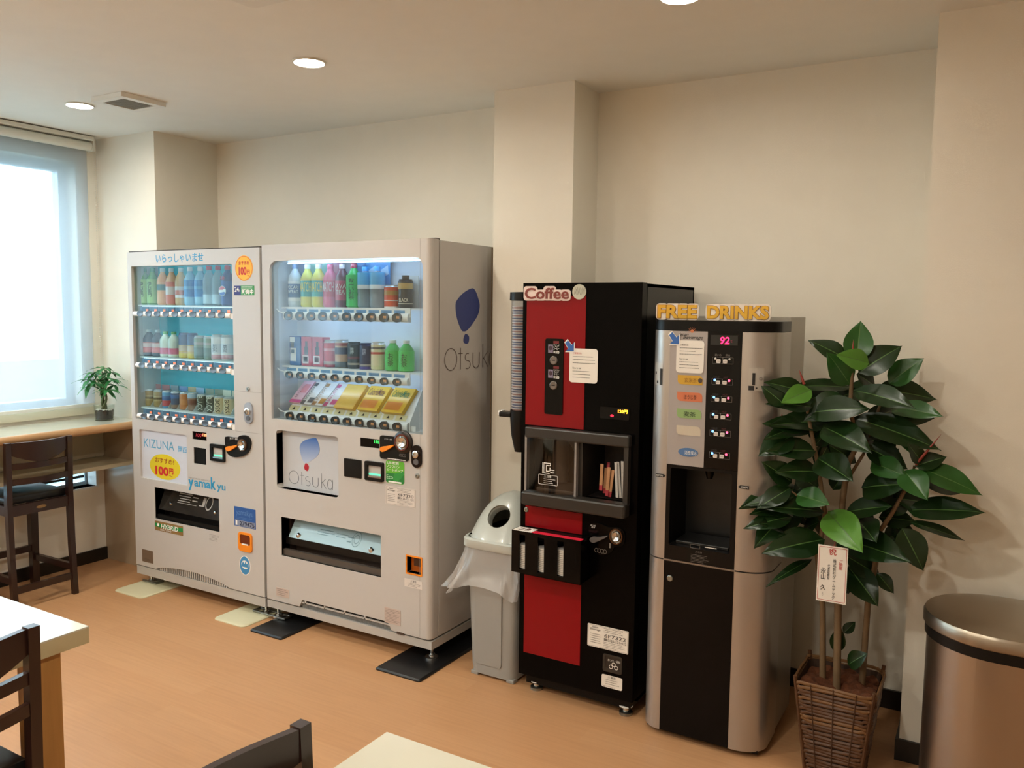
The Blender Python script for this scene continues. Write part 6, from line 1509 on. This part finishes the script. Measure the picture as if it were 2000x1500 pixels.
# ------------------------------------------------------------------ steel bin
SB = thing('steel_bin', 'brushed steel waste bin with black band under its lid', 'waste bin', (0.09, 2.795, 0.0))
def stadium(r, d, z, n=20):
    cx0, cx1, cy = 0.045, 0.135, 2.795; r = r
    return [(cx0+r*math.cos(math.radians(90+180*i/n)), cy+r*math.sin(math.radians(90+180*i/n)), z) for i in range(n+1)]+[(cx1+r*math.cos(math.radians(270+180*i/n)), cy+r*math.sin(math.radians(270+180*i/n)), z) for i in range(n+1)]
def brushed():
    m = mat('brushed_steel', 'b5aca2', 0.28, 1.0); nt = m.node_tree; p = nt.nodes['Principled BSDF']
    tc = nt.nodes.new('ShaderNodeTexCoord'); mp = nt.nodes.new('ShaderNodeMapping'); mp.inputs['Scale'].default_value = (90, 90, 1.2)
    nz = nt.nodes.new('ShaderNodeTexNoise'); nz.inputs['Scale'].default_value = 2.0
    b = nt.nodes.new('ShaderNodeBump'); b.inputs['Strength'].default_value = 0.12; b.inputs['Distance'].default_value = 0.002
    nt.links.new(tc.outputs['Object'], mp.inputs[0]); nt.links.new(mp.outputs[0], nz.inputs['Vector']); nt.links.new(nz.outputs['Fac'], b.inputs['Height']); nt.links.new(b.outputs[0], p.inputs['Normal'])
    return m
M_STEEL = brushed()
loft([stadium(.196, 0, 0.0), stadium(.196, 0, 0.03)]).build('base_ring', M_BLK, SB, 40)
loft([stadium(.193, 0, 0.03), stadium(.193, 0, 0.585)]).build('bin_body', M_STEEL, SB, 40)
loft([stadium(.199, 0, 0.585), stadium(.199, 0, 0.618)]).build('black_band', M_BLK, SB, 40)
loft([stadium(.203, 0, 0.618), stadium(.205, 0, 0.621), stadium(.205, 0, 0.648), stadium(.200, 0, 0.657), stadium(.17, 0, 0.663), stadium(.10, 0, 0.667)]).build('lid', mat('lid_steel', 'a89d8e', 0.3, 1.0), SB, 30)

# ------------------------------------------------------------------ chairs
M_WOOD = mat('dark_wood', '2b1510', 0.32, vary=0.25, vscale=18, coat=0.25)
M_SEAT = mat('seat_black_vinyl', '101112', 0.3)
def make_chair(name, label, seat_h, top_h, w, d, slats, group=None, splay=0.03, st_z=0.12):
    t = thing(name, label, 'chair', (0, 0, 0), group)        # faces +x, back posts at x = -d/2
    xb, xf, hw = -d/2, d/2, w/2
    for s_ in (-1, 1):
        y = s_*hw
        b = MB(); zs = [(0, -splay, .034), (seat_h*.5, -splay*.25, .038), (seat_h, 0, .042), (top_h, -0.012, .036)]
        for (z, dx, ww) in zs:
            for (i, j) in ((-1, -1), (1, -1), (1, 1), (-1, 1)): b.v.append((xb+dx+i*ww*.36, y+j*.0135, z))
        for k in range(3):
            for i in range(4): b.f.append((4*k+i, 4*k+(i+1) % 4, 4*k+4+(i+1) % 4, 4*k+4+i)); b.mi.append(0)
        b.f += [(0, 1, 2, 3), (12, 13, 14, 15)]; b.mi += [0, 0]
        b.build('back_leg', M_WOOD, t)
        MB().bar((xf-.02, s_*(hw-.01), 0), (xf-.02, s_*(hw-.01), seat_h-.03), .036, .036, (1, 0, 0), w2=.042, d2=.042).build('front_leg', M_WOOD, t)
        MB().bar((xb, s_*(hw-.004), st_z+.05), (xf-.02, s_*(hw-.01), st_z+.05), .020, .034).build('side_stretcher', M_WOOD, t)
        MB().bar((xb, s_*(hw-.004), seat_h-.045), (xf-.02, s_*(hw-.01), seat_h-.045), .022, .05).build('side_apron', M_WOOD, t)
    MB().bar((xb, -hw, seat_h-.045), (xb, hw, seat_h-.045), .022, .055).build('back_apron', M_WOOD, t)
    MB().bar((xf-.02, -hw, seat_h-.045), (xf-.02, hw, seat_h-.045), .022, .05).build('front_apron', M_WOOD, t)
    MB().bar((xb-splay*.5, -hw, st_z), (xb-splay*.5, hw, st_z), .020, .034).build('back_stretcher', M_WOOD, t)
    MB().bar((xf-.02, -hw, st_z+.10), (xf-.02, hw, st_z+.10), .022, .034).build('front_stretcher', M_WOOD, t)
    MB().bbox(xb+.015, xf+.005, -hw+.004, hw-.004, seat_h-.02, seat_h+.022, .014).build('seat', M_SEAT, t, 40)
    def rail(nm, zc, h0, h1, th=.016, topflat=True):
        b = MB(); n = 14
        for i in range(n+1):
            u = i/n; y = -hw+.014+(w-.028)*u; k = math.sin(math.pi*u); x = xb-.010-.030*k
            hh = h0+(h1-h0)*k; z1 = zc+h0/2 if topflat else zc+hh/2; z0 = z1-hh
            b.v += [(x-th/2, y, z0), (x+th/2, y, z0), (x+th/2, y, z1), (x-th/2, y, z1)]
        for i in range(n):
            for k in range(4): b.f.append((4*i+k, 4*i+(k+1) % 4, 4*i+4+(k+1) % 4, 4*i+4+k)); b.mi.append(0)
        b.f += [(0, 1, 2, 3), (4*n, 4*n+1, 4*n+2, 4*n+3)]; b.mi += [0, 0]
        b.build(nm, M_WOOD, t, 40)
    rail('top_rail', top_h-.034, .062, .105)
    for z in slats: rail('back_slat', z, .030, .030, topflat=False)
    return t
stl = make_chair('counter_chair', 'dark wooden counter chair with slatted back at the window counter', 0.553, 0.857, 0.315, 0.36, (0.734, 0.655), None, 0.02, 0.10)
MB().plate(ell(0, 0.508, .026, .008, 20), -0.193, -0.1915, axis='x').build('maker_plate', mat('plate_brass', 'a8875a', 0.35, 0.8), stl)
stl.location = (-4.226-0.18, 2.385, 0); stl.rotation_euler = (0, 0, math.pi)
c1 = make_chair('dining_chair', 'dark wooden dining chair tucked under the table nearer the window counter', 0.45, 0.80, 0.40, 0.40, (0.678, 0.603), 'dining chairs at the white tables')
c1.location = (-1.925-0.20, 1.047-0.20, 0); c1.rotation_euler = (0, 0, math.pi)
c2 = dup_tree(c1, (-1.038+0.20, 1.049-0.205, 0), 'dark wooden dining chair at the table nearer the coffee machine', None, 0.0)

# ------------------------------------------------------------------ tables
M_TOP = mat('table_top_cream', 'c9c5b4', 0.10, vary=0.09, vscale=7, coat=0.3); M_TEDGE = mat('table_edge', 'b9ab86', 0.35)
def leg_mat():
    m = mat('table_leg_pine', 'b98648', 0.4, vary=0.35, vscale=3.0); nt = m.node_tree
    mp = nt.nodes.new('ShaderNodeMapping'); mp.inputs['Scale'].default_value = (9, 9, 0.7)
    nz = [n for n in nt.nodes if n.type == 'TEX_NOISE'][0]; tc = [n for n in nt.nodes if n.type == 'TEX_COORD'][0]
    nt.links.new(tc.outputs['Object'], mp.inputs[0]); nt.links.new(mp.outputs[0], nz.inputs['Vector']); nz.inputs['Scale'].default_value = 6
    return m
M_LEG = leg_mat()
def table(name, label, x0, x1, y0, y1):
    t = thing(name, label, 'table', ((x0+x1)/2, (y0+y1)/2, 0), 'white topped tables')
    tp = MB().box(x0, x1, y0, y1, 0.716, 0.72).build('table_top', M_TOP, t)
    MB().box(x0, x1, y0, y1, 0.676, 0.716).build('top_edge', M_TEDGE, tp)
    for x in (x0+.008, x1-.078):
        for y in (y0+.072, y1-.142): MB().box(x, x+.07, y, y+.07, 0, .676).build('leg', M_LEG, t)
    return t
table('square_table', 'white topped table with pine legs nearer the window counter', -2.77, -1.991, 0.45, 1.236)
table('square_table', 'cream topped table with pine legs nearer the coffee machine', -0.995, -0.21, 0.43, 1.220)

# ------------------------------------------------------------------ small plant on the counter
PX, PYY, PZ = -4.452, 2.905, 0.88
tp = thing('potted_money_tree', 'small green potted tree in a clear glass pot on the counter', 'plant', (PX, PYY, PZ))
MB().lathe([(0.050, 0.0), (0.056, 0.09), (0.053, 0.09), (0.047, 0.008), (0.0005, 0.008)], (PX, PYY, PZ), 24).build('glass_pot', glass_mat('pot_glass', 'f8fcfb', 0.985, 0.02, 1.0), tp, 40)
sp_ = [(0.045, 0.012)]+[(0.0495, 0.060)]
b = MB().lathe([(0.0005, 0.0095), (0.0455, 0.0095), (0.0500, 0.058), (0.035, 0.062), (0.0005, 0.060)], (PX, PYY, PZ), 20)
b.build('soil', mat('soil_dark', '3a2c26', 0.95, vary=0.5, vscale=120, bump=0.8, bscale=180), tp, 30)
rnd = random.Random(11)
pb = MB()
for k in range(70):
    a = rnd.random()*6.28; r_ = 0.047*math.sqrt(rnd.random()); s_ = 0.003+0.003*rnd.random()
    pb.lathe([(0.0001, -s_), (s_*1.2, 0), (0.0001, s_)], (PX+r_*math.cos(a), PYY+r_*math.sin(a), PZ+0.0625), 5)
pb.build('white_pebbles', mat('pebble_white', 'd8d2c6', 0.7), tp, kind='stuff')
M_STEM = mat('stem_green', '55613a', 0.6, vary=0.3, vscale=60)
for k in range(3):
    pts = []
    for i in range(9):
        u = i/8; a = 2.1*k+u*5.5; pts.append((PX+0.010*math.cos(a)*(1.2-u*.5)+(0.0+0.012*(k-1))*u, PYY+0.010*math.sin(a), PZ+0.055+0.13*u))
    MB().tube(pts, [0.0085-0.003*i/8 for i in range(9)], 7).build('braided_stem', M_STEM, tp, 60)
def leaf_mesh(name, L, W, fold=0.25, droop=0.25, n=9, m=4, tip=1.6, petiole=0.0):
    """leaf along +x, its face up +z"""
    vs, fs = [], []
    for i in range(n+1):
        u = i/n
        wv = W*0.5*(math.sin(math.pi*u**0.85)**0.75)*(1-0.35*u**3) if 0 < u < 1 else 0.0008
        sv = [-1, -.62, -.3, -.035, .035, .3, .62, 1] if m > 2 else [-1, 0, 1]
        for s_ in sv:
            x = L*u-0.02*L*s_*s_*u; y = wv*s_
            z = -droop*L*u*u+fold*abs(s_)*wv+0.015*L*math.sin(9*u+s_*2)*abs(s_)
            vs.append((x, y, z))
    m = 7 if m > 2 else 2
    for i in range(n):
        for j in range(m): fs.append((i*(m+1)+j, (i+1)*(m+1)+j, (i+1)*(m+1)+j+1, i*(m+1)+j+1))
    me = bpy.data.meshes.new(name); me.from_pydata(vs, [], fs)
    if m == 7: me.polygons.foreach_set('material_index', [1 if k % 7 == 3 else 0 for k in range(len(fs))])
    me.polygons.foreach_set('use_smooth', [True]*len(me.polygons)); me.update()
    return me
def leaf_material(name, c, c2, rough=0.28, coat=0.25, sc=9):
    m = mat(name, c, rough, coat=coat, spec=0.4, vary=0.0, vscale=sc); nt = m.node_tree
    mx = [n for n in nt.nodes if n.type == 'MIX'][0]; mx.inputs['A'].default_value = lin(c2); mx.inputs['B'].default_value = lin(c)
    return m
def place_leaf(name, me, m, parent, base, direction, normal, loc0, scale=1.0):
    x = Vector(direction).normalized(); nz_ = Vector(normal); z = (nz_-x*nz_.dot(x)).normalized(); y = z.cross(x)
    o = bpy.data.objects.new(name, me); COL.objects.link(o); o.parent = parent
    R_ = Matrix(((x.x, y.x, z.x), (x.y, y.y, z.y), (x.z, y.z, z.z))).to_4x4()
    o.matrix_local = Matrix.Translation(Vector(base)-Vector(loc0)) @ R_ @ Matrix.Diagonal((scale, scale, scale, 1))
    ORG[o.name] = Vector(base)
    return o
M_ML = leaf_material('money_leaf', '3f8a4a', '2a6b3a', 0.4, 0.1, 40)
sm = leaf_mesh('leaf', 0.085, 0.026, 0.3, 0.35, 7, 2); sm.materials.append(M_ML)
heads = []
for k in range(15):
    a = 2.399*k; r_ = 0.03+0.055*math.sqrt(k/15); hz = PZ+0.285-0.125*(k/15)+0.02*rnd.random()
    heads.append((PX+r_*math.cos(a), PYY-0.01+r_*math.sin(a)*0.85, hz))
for hd in heads:
    MB().tube([(PX+(hd[0]-PX)*.15, PYY, PZ+0.17), (PX+(hd[0]-PX)*.5, PYY+(hd[1]-PYY)*.5, PZ+.215), hd], 0.0018, 5).build('leaf_stalk', mat('stalk_green', '4c7a3c', 0.6), tp, 60)
    a0 = rnd.random()*6.28
    for j in range(6):
        a = a0+j*1.047; dr = Vector((math.cos(a), math.sin(a), -0.35+0.75*rnd.random()))
        if hd[0]+dr.x*0.08 < XL+0.07: dr.x = abs(dr.x)*0.3
        if hd[1]+dr.y*0.08 > PLY-0.02: dr.y = -abs(dr.y)
        place_leaf('leaf', sm, M_ML, tp, hd, dr, (0, 0, 1), (PX, PYY, PZ), 0.75+0.35*rnd.random())

# ------------------------------------------------------------------ rubber plant in a basket
BX, BY_, = -0.405, 2.895
RP = thing('rubber_plant', 'tall rubber plant with glossy dark leaves in a woven basket', 'plant', (BX, BY_, 0.0))
M_RAT = mat('rattan', '5f3d22', 0.55, vary=0.45, vscale=45, bump=0.5, bscale=160)
M_RAT2 = mat('rattan_light', '7d5731', 0.55, vary=0.4, vscale=45)
hb_, ht = 0.088, 0.128
nrow = 26
bk = loft([rloop(BX, BY_, hb_-.006, hb_-.006, 0.0, 8, 28), rloop(BX, BY_, ht-.008, ht-.008, 0.32, 8, 28)], True, False).build('basket_liner', mat('liner_brown', '3a2618', 0.8), RP)
for k in range(nrow):
    u = k/(nrow-1); w = hb_+(ht-hb_)*u; z = 0.008+0.318*u
    rq_ = random.Random(k)
    lp = rloop(BX, BY_, w, w, z, 9, 44)
    lp = [(p[0]+0.002*math.sin(i*1.9+k), p[1]+0.002*math.cos(i*2.3+k*2), p[2]+0.0025*math.sin(i*0.9+k*1.7)) for i, p in enumerate(lp)]
    b = MB(); n = len(lp); sg = 5; rw = 0.0062
    for i in range(n):
        p = Vector(lp[i]); d = (Vector(lp[(i+1) % n])-Vector(lp[i-1])).normalized(); a = d.cross(Vector((0, 0, 1))).normalized(); c = Vector((0, 0, 1))
        for j in range(sg):
            t_ = 2*math.pi*j/sg; b.v.append(tuple(p+a*math.cos(t_)*rw*.8+c*math.sin(t_)*rw))
    for i in range(n):
        for j in range(sg): b.f.append((i*sg+j, i*sg+(j+1) % sg, ((i+1) % n)*sg+(j+1) % sg, ((i+1) % n)*sg+j)); b.mi.append(0)
    b.build('woven_strand', M_RAT2 if k in (15, 16, 21, 24, 25) else M_RAT, bk, 60)
for (sx, sy) in ((-1, -1), (1, -1), (1, 1), (-1, 1)):
    MB().tube([(BX+sx*(hb_-.004), BY_+sy*(hb_-.004), 0.004), (BX+sx*(ht-.006), BY_+sy*(ht-.006), 0.345)], 0.007, 6).build('corner_post', M_RAT, bk, 60)
for j in range(3):
    for sy in (-1,):
        f = -0.5+0.5*j
        MB().tube([(BX+f*hb_*1.1, BY_-hb_-.0075, 0.01), (BX+f*ht*1.1, BY_-ht-.0075, 0.33)], 0.0016, 4).build('binding_cord', mat('cord_brown', '4a2f1c', 0.7), bk)
MB().grid(lambda u, v: (BX+(u-.5)*2*(ht-.012), BY_+(v-.5)*2*(ht-.012), 0.300+0.012*math.sin(u*7+1)*math.sin(v*6)+0.010*math.sin(u*19)*math.sin(v*23)), 18, 18).build('coconut_mulch', mat('mulch_rust', '6f3c1c', 0.9, vary=0.6, vscale=70, bump=1.0, bscale=140), RP, 60, recalc=False)
M_TRUNK = mat('trunk_tan', '7a6244', 0.7, vary=0.35, vscale=25)
M_TWIG = mat('twig_brown', '5a3c28', 0.6)
def pw(u, v, y):                     # enlarged-view coordinate of the plant -> world point at depth y
    x, z = Yp(1440+u/3.0, 620+v/3.0, y); return Vector((x, y, z))
def trunk(pts, r0, r1):
    n = len(pts); MB().tube([tuple(p) for p in pts], [r0+(r1-r0)*i/(n-1) for i in range(n)], 8).build('trunk', M_TRUNK, RP, 60)
trunk([Vector((BX-0.055, 2.90, .29)), pw(500, 1700, 2.90), pw(470, 1400, 2.88), pw(515, 1150, 2.86), pw(470, 850, 2.85), pw(420, 600, 2.83), pw(400, 470, 2.82)], .011, .005)
trunk([Vector((BX-0.005, 2.87, .29)), pw(590, 1700, 2.87), pw(590, 1400, 2.88), pw(620, 1050, 2.88), pw(650, 850, 2.88), pw(720, 720, 2.88), pw(660, 560, 2.87), pw(672, 330, 2.86), pw(678, 250, 2.86)], .013, .005)
trunk([Vector((BX+0.065, 2.93, .29)), pw(765, 1680, 2.92), pw(810, 1440, 2.91), pw(830, 1260, 2.88), pw(905, 1150, 2.86), pw(1000, 980, 2.84), pw(1040, 870, 2.83)], .011, .005)
trunk([pw(640, 960, 2.88), pw(740, 800, 2.90), pw(800, 620, 2.92), pw(850, 470, 2.93)], .006, .004)
trunk([pw(515, 1150, 2.86), pw(400, 1080, 2.82), pw(320, 1020, 2.80)], .005, .003)
for (a, c, y) in (((676, 255), (680, 130), 2.85), ((392, 392), (362, 305), 2.81), ((1045, 862), (1195, 685), 2.82), ((262, 610), (262, 560), 2.84)):
    p0, p1 = pw(*a, y), pw(*c, y); MB().tube([tuple(p0), tuple(p0.lerp(p1, .4)), tuple(p1)], [.005, .0045, .0004], 6).build('red_sheath', mat('sheath_red', '8a3226', 0.4), RP, 60)
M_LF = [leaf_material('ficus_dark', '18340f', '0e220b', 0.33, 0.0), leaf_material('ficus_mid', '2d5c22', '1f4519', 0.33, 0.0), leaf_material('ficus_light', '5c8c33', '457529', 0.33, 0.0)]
# base, tip (enlarged view), width, depth of base, depth of tip, tone
LV = [((700, 258), (722, 30), 150, 2.86, 2.89, 1), ((640, 245), (430, 145), 80, 2.86, 2.84, 0), ((660, 392), (535, 232), 125, 2.86, 2.80, 1), ((712, 325), (952, 180), 120, 2.86, 2.88, 0), ((772, 268), (602, 238), 80, 2.82, 2.76, 2), ((700, 330), (815, 418), 85, 2.86, 2.92, 0),
      ((890, 388), (1076, 258), 115, 2.92, 2.90, 1), ((820, 420), (1150, 492), 115, 2.92, 2.96, 0), ((690, 430), (985, 525), 105, 2.86, 2.74, 0), ((900, 525), (1166, 590), 90, 2.90, 2.80, 1), ((760, 600), (955, 540), 80, 2.90, 2.98, 0),
      ((400, 442), (216, 385), 80, 2.82, 2.80, 0), ((432, 425), (288, 502), 80, 2.81, 2.72, 2), ((440, 525), (215, 510), 75, 2.82, 2.78, 0), ((350, 405), (680, 425), 70, 2.84, 2.94, 0), ((400, 490), (610, 440), 80, 2.84, 2.96, 0),
      ((420, 560), (735, 545), 120, 2.83, 2.78, 0), ((640, 470), (420, 600), 130, 2.86, 2.80, 0), ((680, 590), (1132, 775), 130, 2.88, 2.80, 0), ((872, 580), (1040, 805), 70, 2.90, 2.84, 1), ((500, 640), (738, 782), 130, 2.84, 2.72, 0), ((470, 825), (645, 962), 170, 2.84, 2.74, 0),
      ((400, 645), (212, 622), 80, 2.83, 2.82, 0), ((325, 690), (152, 812), 115, 2.82, 2.74, 0), ((460, 780), (250, 770), 100, 2.84, 2.86, 0), ((540, 750), (690, 860), 120, 2.86, 2.90, 0), ((755, 760), (972, 885), 130, 2.88, 2.86, 0), ((785, 850), (965, 935), 100, 2.86, 2.80, 1),
      ((1042, 872), (1218, 828), 100, 2.83, 2.84, 0), ((1060, 880), (1400, 1035), 105, 2.83, 2.80, 1), ((1055, 930), (1345, 1020), 120, 2.84, 2.90, 0), ((980, 900), (1090, 1060), 130, 2.83, 2.74, 1), ((1000, 1130), (1408, 1152), 110, 2.85, 2.80, 0), ((1015, 1200), (1312, 1310), 52, 2.86, 2.88, 0), ((965, 1235), (1075, 1472), 130, 2.86, 2.84, 0),
      ((730, 1000), (955, 990), 140, 2.88, 2.78, 0), ((640, 1140), (875, 1125), 100, 2.88, 2.80, 0), ((705, 1190), (790, 1300), 130, 2.86, 2.74, 0), ((530, 1140), (690, 1355), 135, 2.84, 2.70, 2), ((350, 1040), (515, 1105), 100, 2.80, 2.74, 1), ((510, 1140), (195, 1120), 85, 2.84, 2.74, 0), ((330, 1050), (72, 1102), 65, 2.80, 2.74, 0), ((320, 1165), (68, 1245), 85, 2.82, 2.72, 0), ((512, 1300), (185, 1395), 135, 2.84, 2.72, 0), ((580, 1290), (962, 1440), 150, 2.86, 2.74, 0), ((440, 1415), (270, 1485), 42, 2.86, 2.90, 0),
      ((640, 1400), (830, 1530), 110, 2.88, 2.92, 0), ((320, 965), (205, 840), 110, 2.80, 2.84, 0), ((310, 1000), (190, 1080), 80, 2.80, 2.86, 0), ((480, 905), (330, 870), 100, 2.84, 2.90, 0), ((470, 1000), (340, 930), 110, 2.86, 2.92, 0), ((560, 1010), (640, 900), 110, 2.88, 2.94, 0), ((880, 1330), (965, 1440), 120, 2.87, 2.92, 0), ((870, 1150), (1010, 1080), 130, 2.86, 2.92, 0), ((930, 1060), (1150, 1110), 120, 2.85, 2.92, 0), ((480, 1200), (360, 1260), 110, 2.86, 2.92, 0),
      ((650, 1460), (800, 1680), 120, 2.90, 2.84, 0), ((820, 1500), (905, 1610), 100, 2.90, 2.88, 0), ((640, 1480), (660, 1640), 90, 2.92, 2.98, 0), ((625, 1850), (690, 1790), 50, 2.90, 2.92, 0), ((580, 1960), (600, 1825), 60, 2.90, 2.88, 0), ((650, 2035), (745, 1985), 130, 2.88, 2.84, 0),
      ((420, 700), (560, 620), 140, 2.86, 2.94, 0), ((560, 640), (450, 760), 130, 2.88, 2.92, 0), ((860, 700), (700, 650), 110, 2.90, 2.96, 0), ((1080, 850), (1010, 760), 60, 2.83, 2.78, 0)]
M_VEIN = mat('leaf_vein', '4a6a34', 0.4)
rnd = random.Random(3)
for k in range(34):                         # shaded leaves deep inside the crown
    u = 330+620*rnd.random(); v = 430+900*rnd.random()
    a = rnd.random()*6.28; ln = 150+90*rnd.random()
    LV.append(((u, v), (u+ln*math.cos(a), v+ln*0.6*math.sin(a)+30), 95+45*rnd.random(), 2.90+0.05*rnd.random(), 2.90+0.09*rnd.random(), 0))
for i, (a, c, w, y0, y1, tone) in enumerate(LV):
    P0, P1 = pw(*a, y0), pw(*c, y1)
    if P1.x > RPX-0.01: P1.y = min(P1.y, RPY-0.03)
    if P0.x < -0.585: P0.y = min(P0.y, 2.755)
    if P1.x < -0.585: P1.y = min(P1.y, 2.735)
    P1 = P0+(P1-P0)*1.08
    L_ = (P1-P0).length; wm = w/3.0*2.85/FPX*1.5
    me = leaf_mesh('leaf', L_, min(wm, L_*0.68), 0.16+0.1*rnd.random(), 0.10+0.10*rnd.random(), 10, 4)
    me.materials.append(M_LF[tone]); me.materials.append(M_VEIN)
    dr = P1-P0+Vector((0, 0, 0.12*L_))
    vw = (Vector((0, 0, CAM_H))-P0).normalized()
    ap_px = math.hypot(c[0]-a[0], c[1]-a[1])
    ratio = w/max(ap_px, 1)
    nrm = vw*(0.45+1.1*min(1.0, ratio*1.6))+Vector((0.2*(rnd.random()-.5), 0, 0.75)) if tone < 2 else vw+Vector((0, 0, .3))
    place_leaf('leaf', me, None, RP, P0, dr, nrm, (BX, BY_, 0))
    # stalk back towards the nearest trunk line
# congratulation card tied to the trunk
cy_ = 2.735
k_ = Crop(1580, 1060, 11.53)
P = [Yp(*k_(*p), cy_) for p in ((175, 95), (850, 262), (858, 1392), (188, 1310))]
x0, x1, z0, z1 = (P[0][0]+P[3][0])/2, (P[1][0]+P[2][0])/2, (P[2][1]+P[3][1])/2, Yp(*k_(420, 62), cy_)[1]
GC_ = thing('congratulation_card', 'white card with red and black vertical writing tied to the rubber plant', 'card', ((x0+x1)/2, cy_, z0))
r = (x0, x1, z0, z1)
MB().box(x0, x1, cy_, cy_+0.0012, z0, z1).build('card_board', M_PAPER, GC_)
M_CRD = mat('print_cardred', 'b5403a', 0.6)
MB().plate(rr(*sub(r, .04, .96, .025, .975), .001, 1), cy_-0.0003, cy_, [rr(*sub(r, .055, .945, .033, .967), .001, 1)]).build('card_border', M_CRD, GC_)
letters(GC_, '祝', sub(r, .36, .62, .84, .955), M_CRD, y=cy_, bold=0.02)
letters(GC_, 'ご\n開\n業', sub(r, .71, .84, .60, .78), M_CRD, y=cy_, bold=0.01)
letters(GC_, '株\n式\n会\n社\nゲ\nー\nム\nテ\nッ\nク', sub(r, .52, .63, .06, .78), M_BLKT, y=cy_, bold=0.008)
letters(GC_, '代\n表\n取\n締\n役', sub(r, .345, .425, .40, .67), M_BLKT, y=cy_, bold=0.01)
letters(GC_, '永\n山', sub(r, .12, .30, .39, .60), M_BLKT, y=cy_, bold=0.01); letters(GC_, '久', sub(r, .13, .31, .20, .30), M_BLKT, y=cy_, bold=0.01); letters(GC_, 'よ\nり', sub(r, .19, .24, .10, .165), M_GRYT, y=cy_)
MB().tube([((x0+x1)/2, cy_+0.001, z1-0.004), ((x0+x1)/2+0.005, cy_+0.06, z1+0.03), ((x0+x1)/2+0.01, 2.868, z1+0.05)], 0.0012, 5).build('tie_string', mat('string_red', 'a33a34', 0.6), GC_)
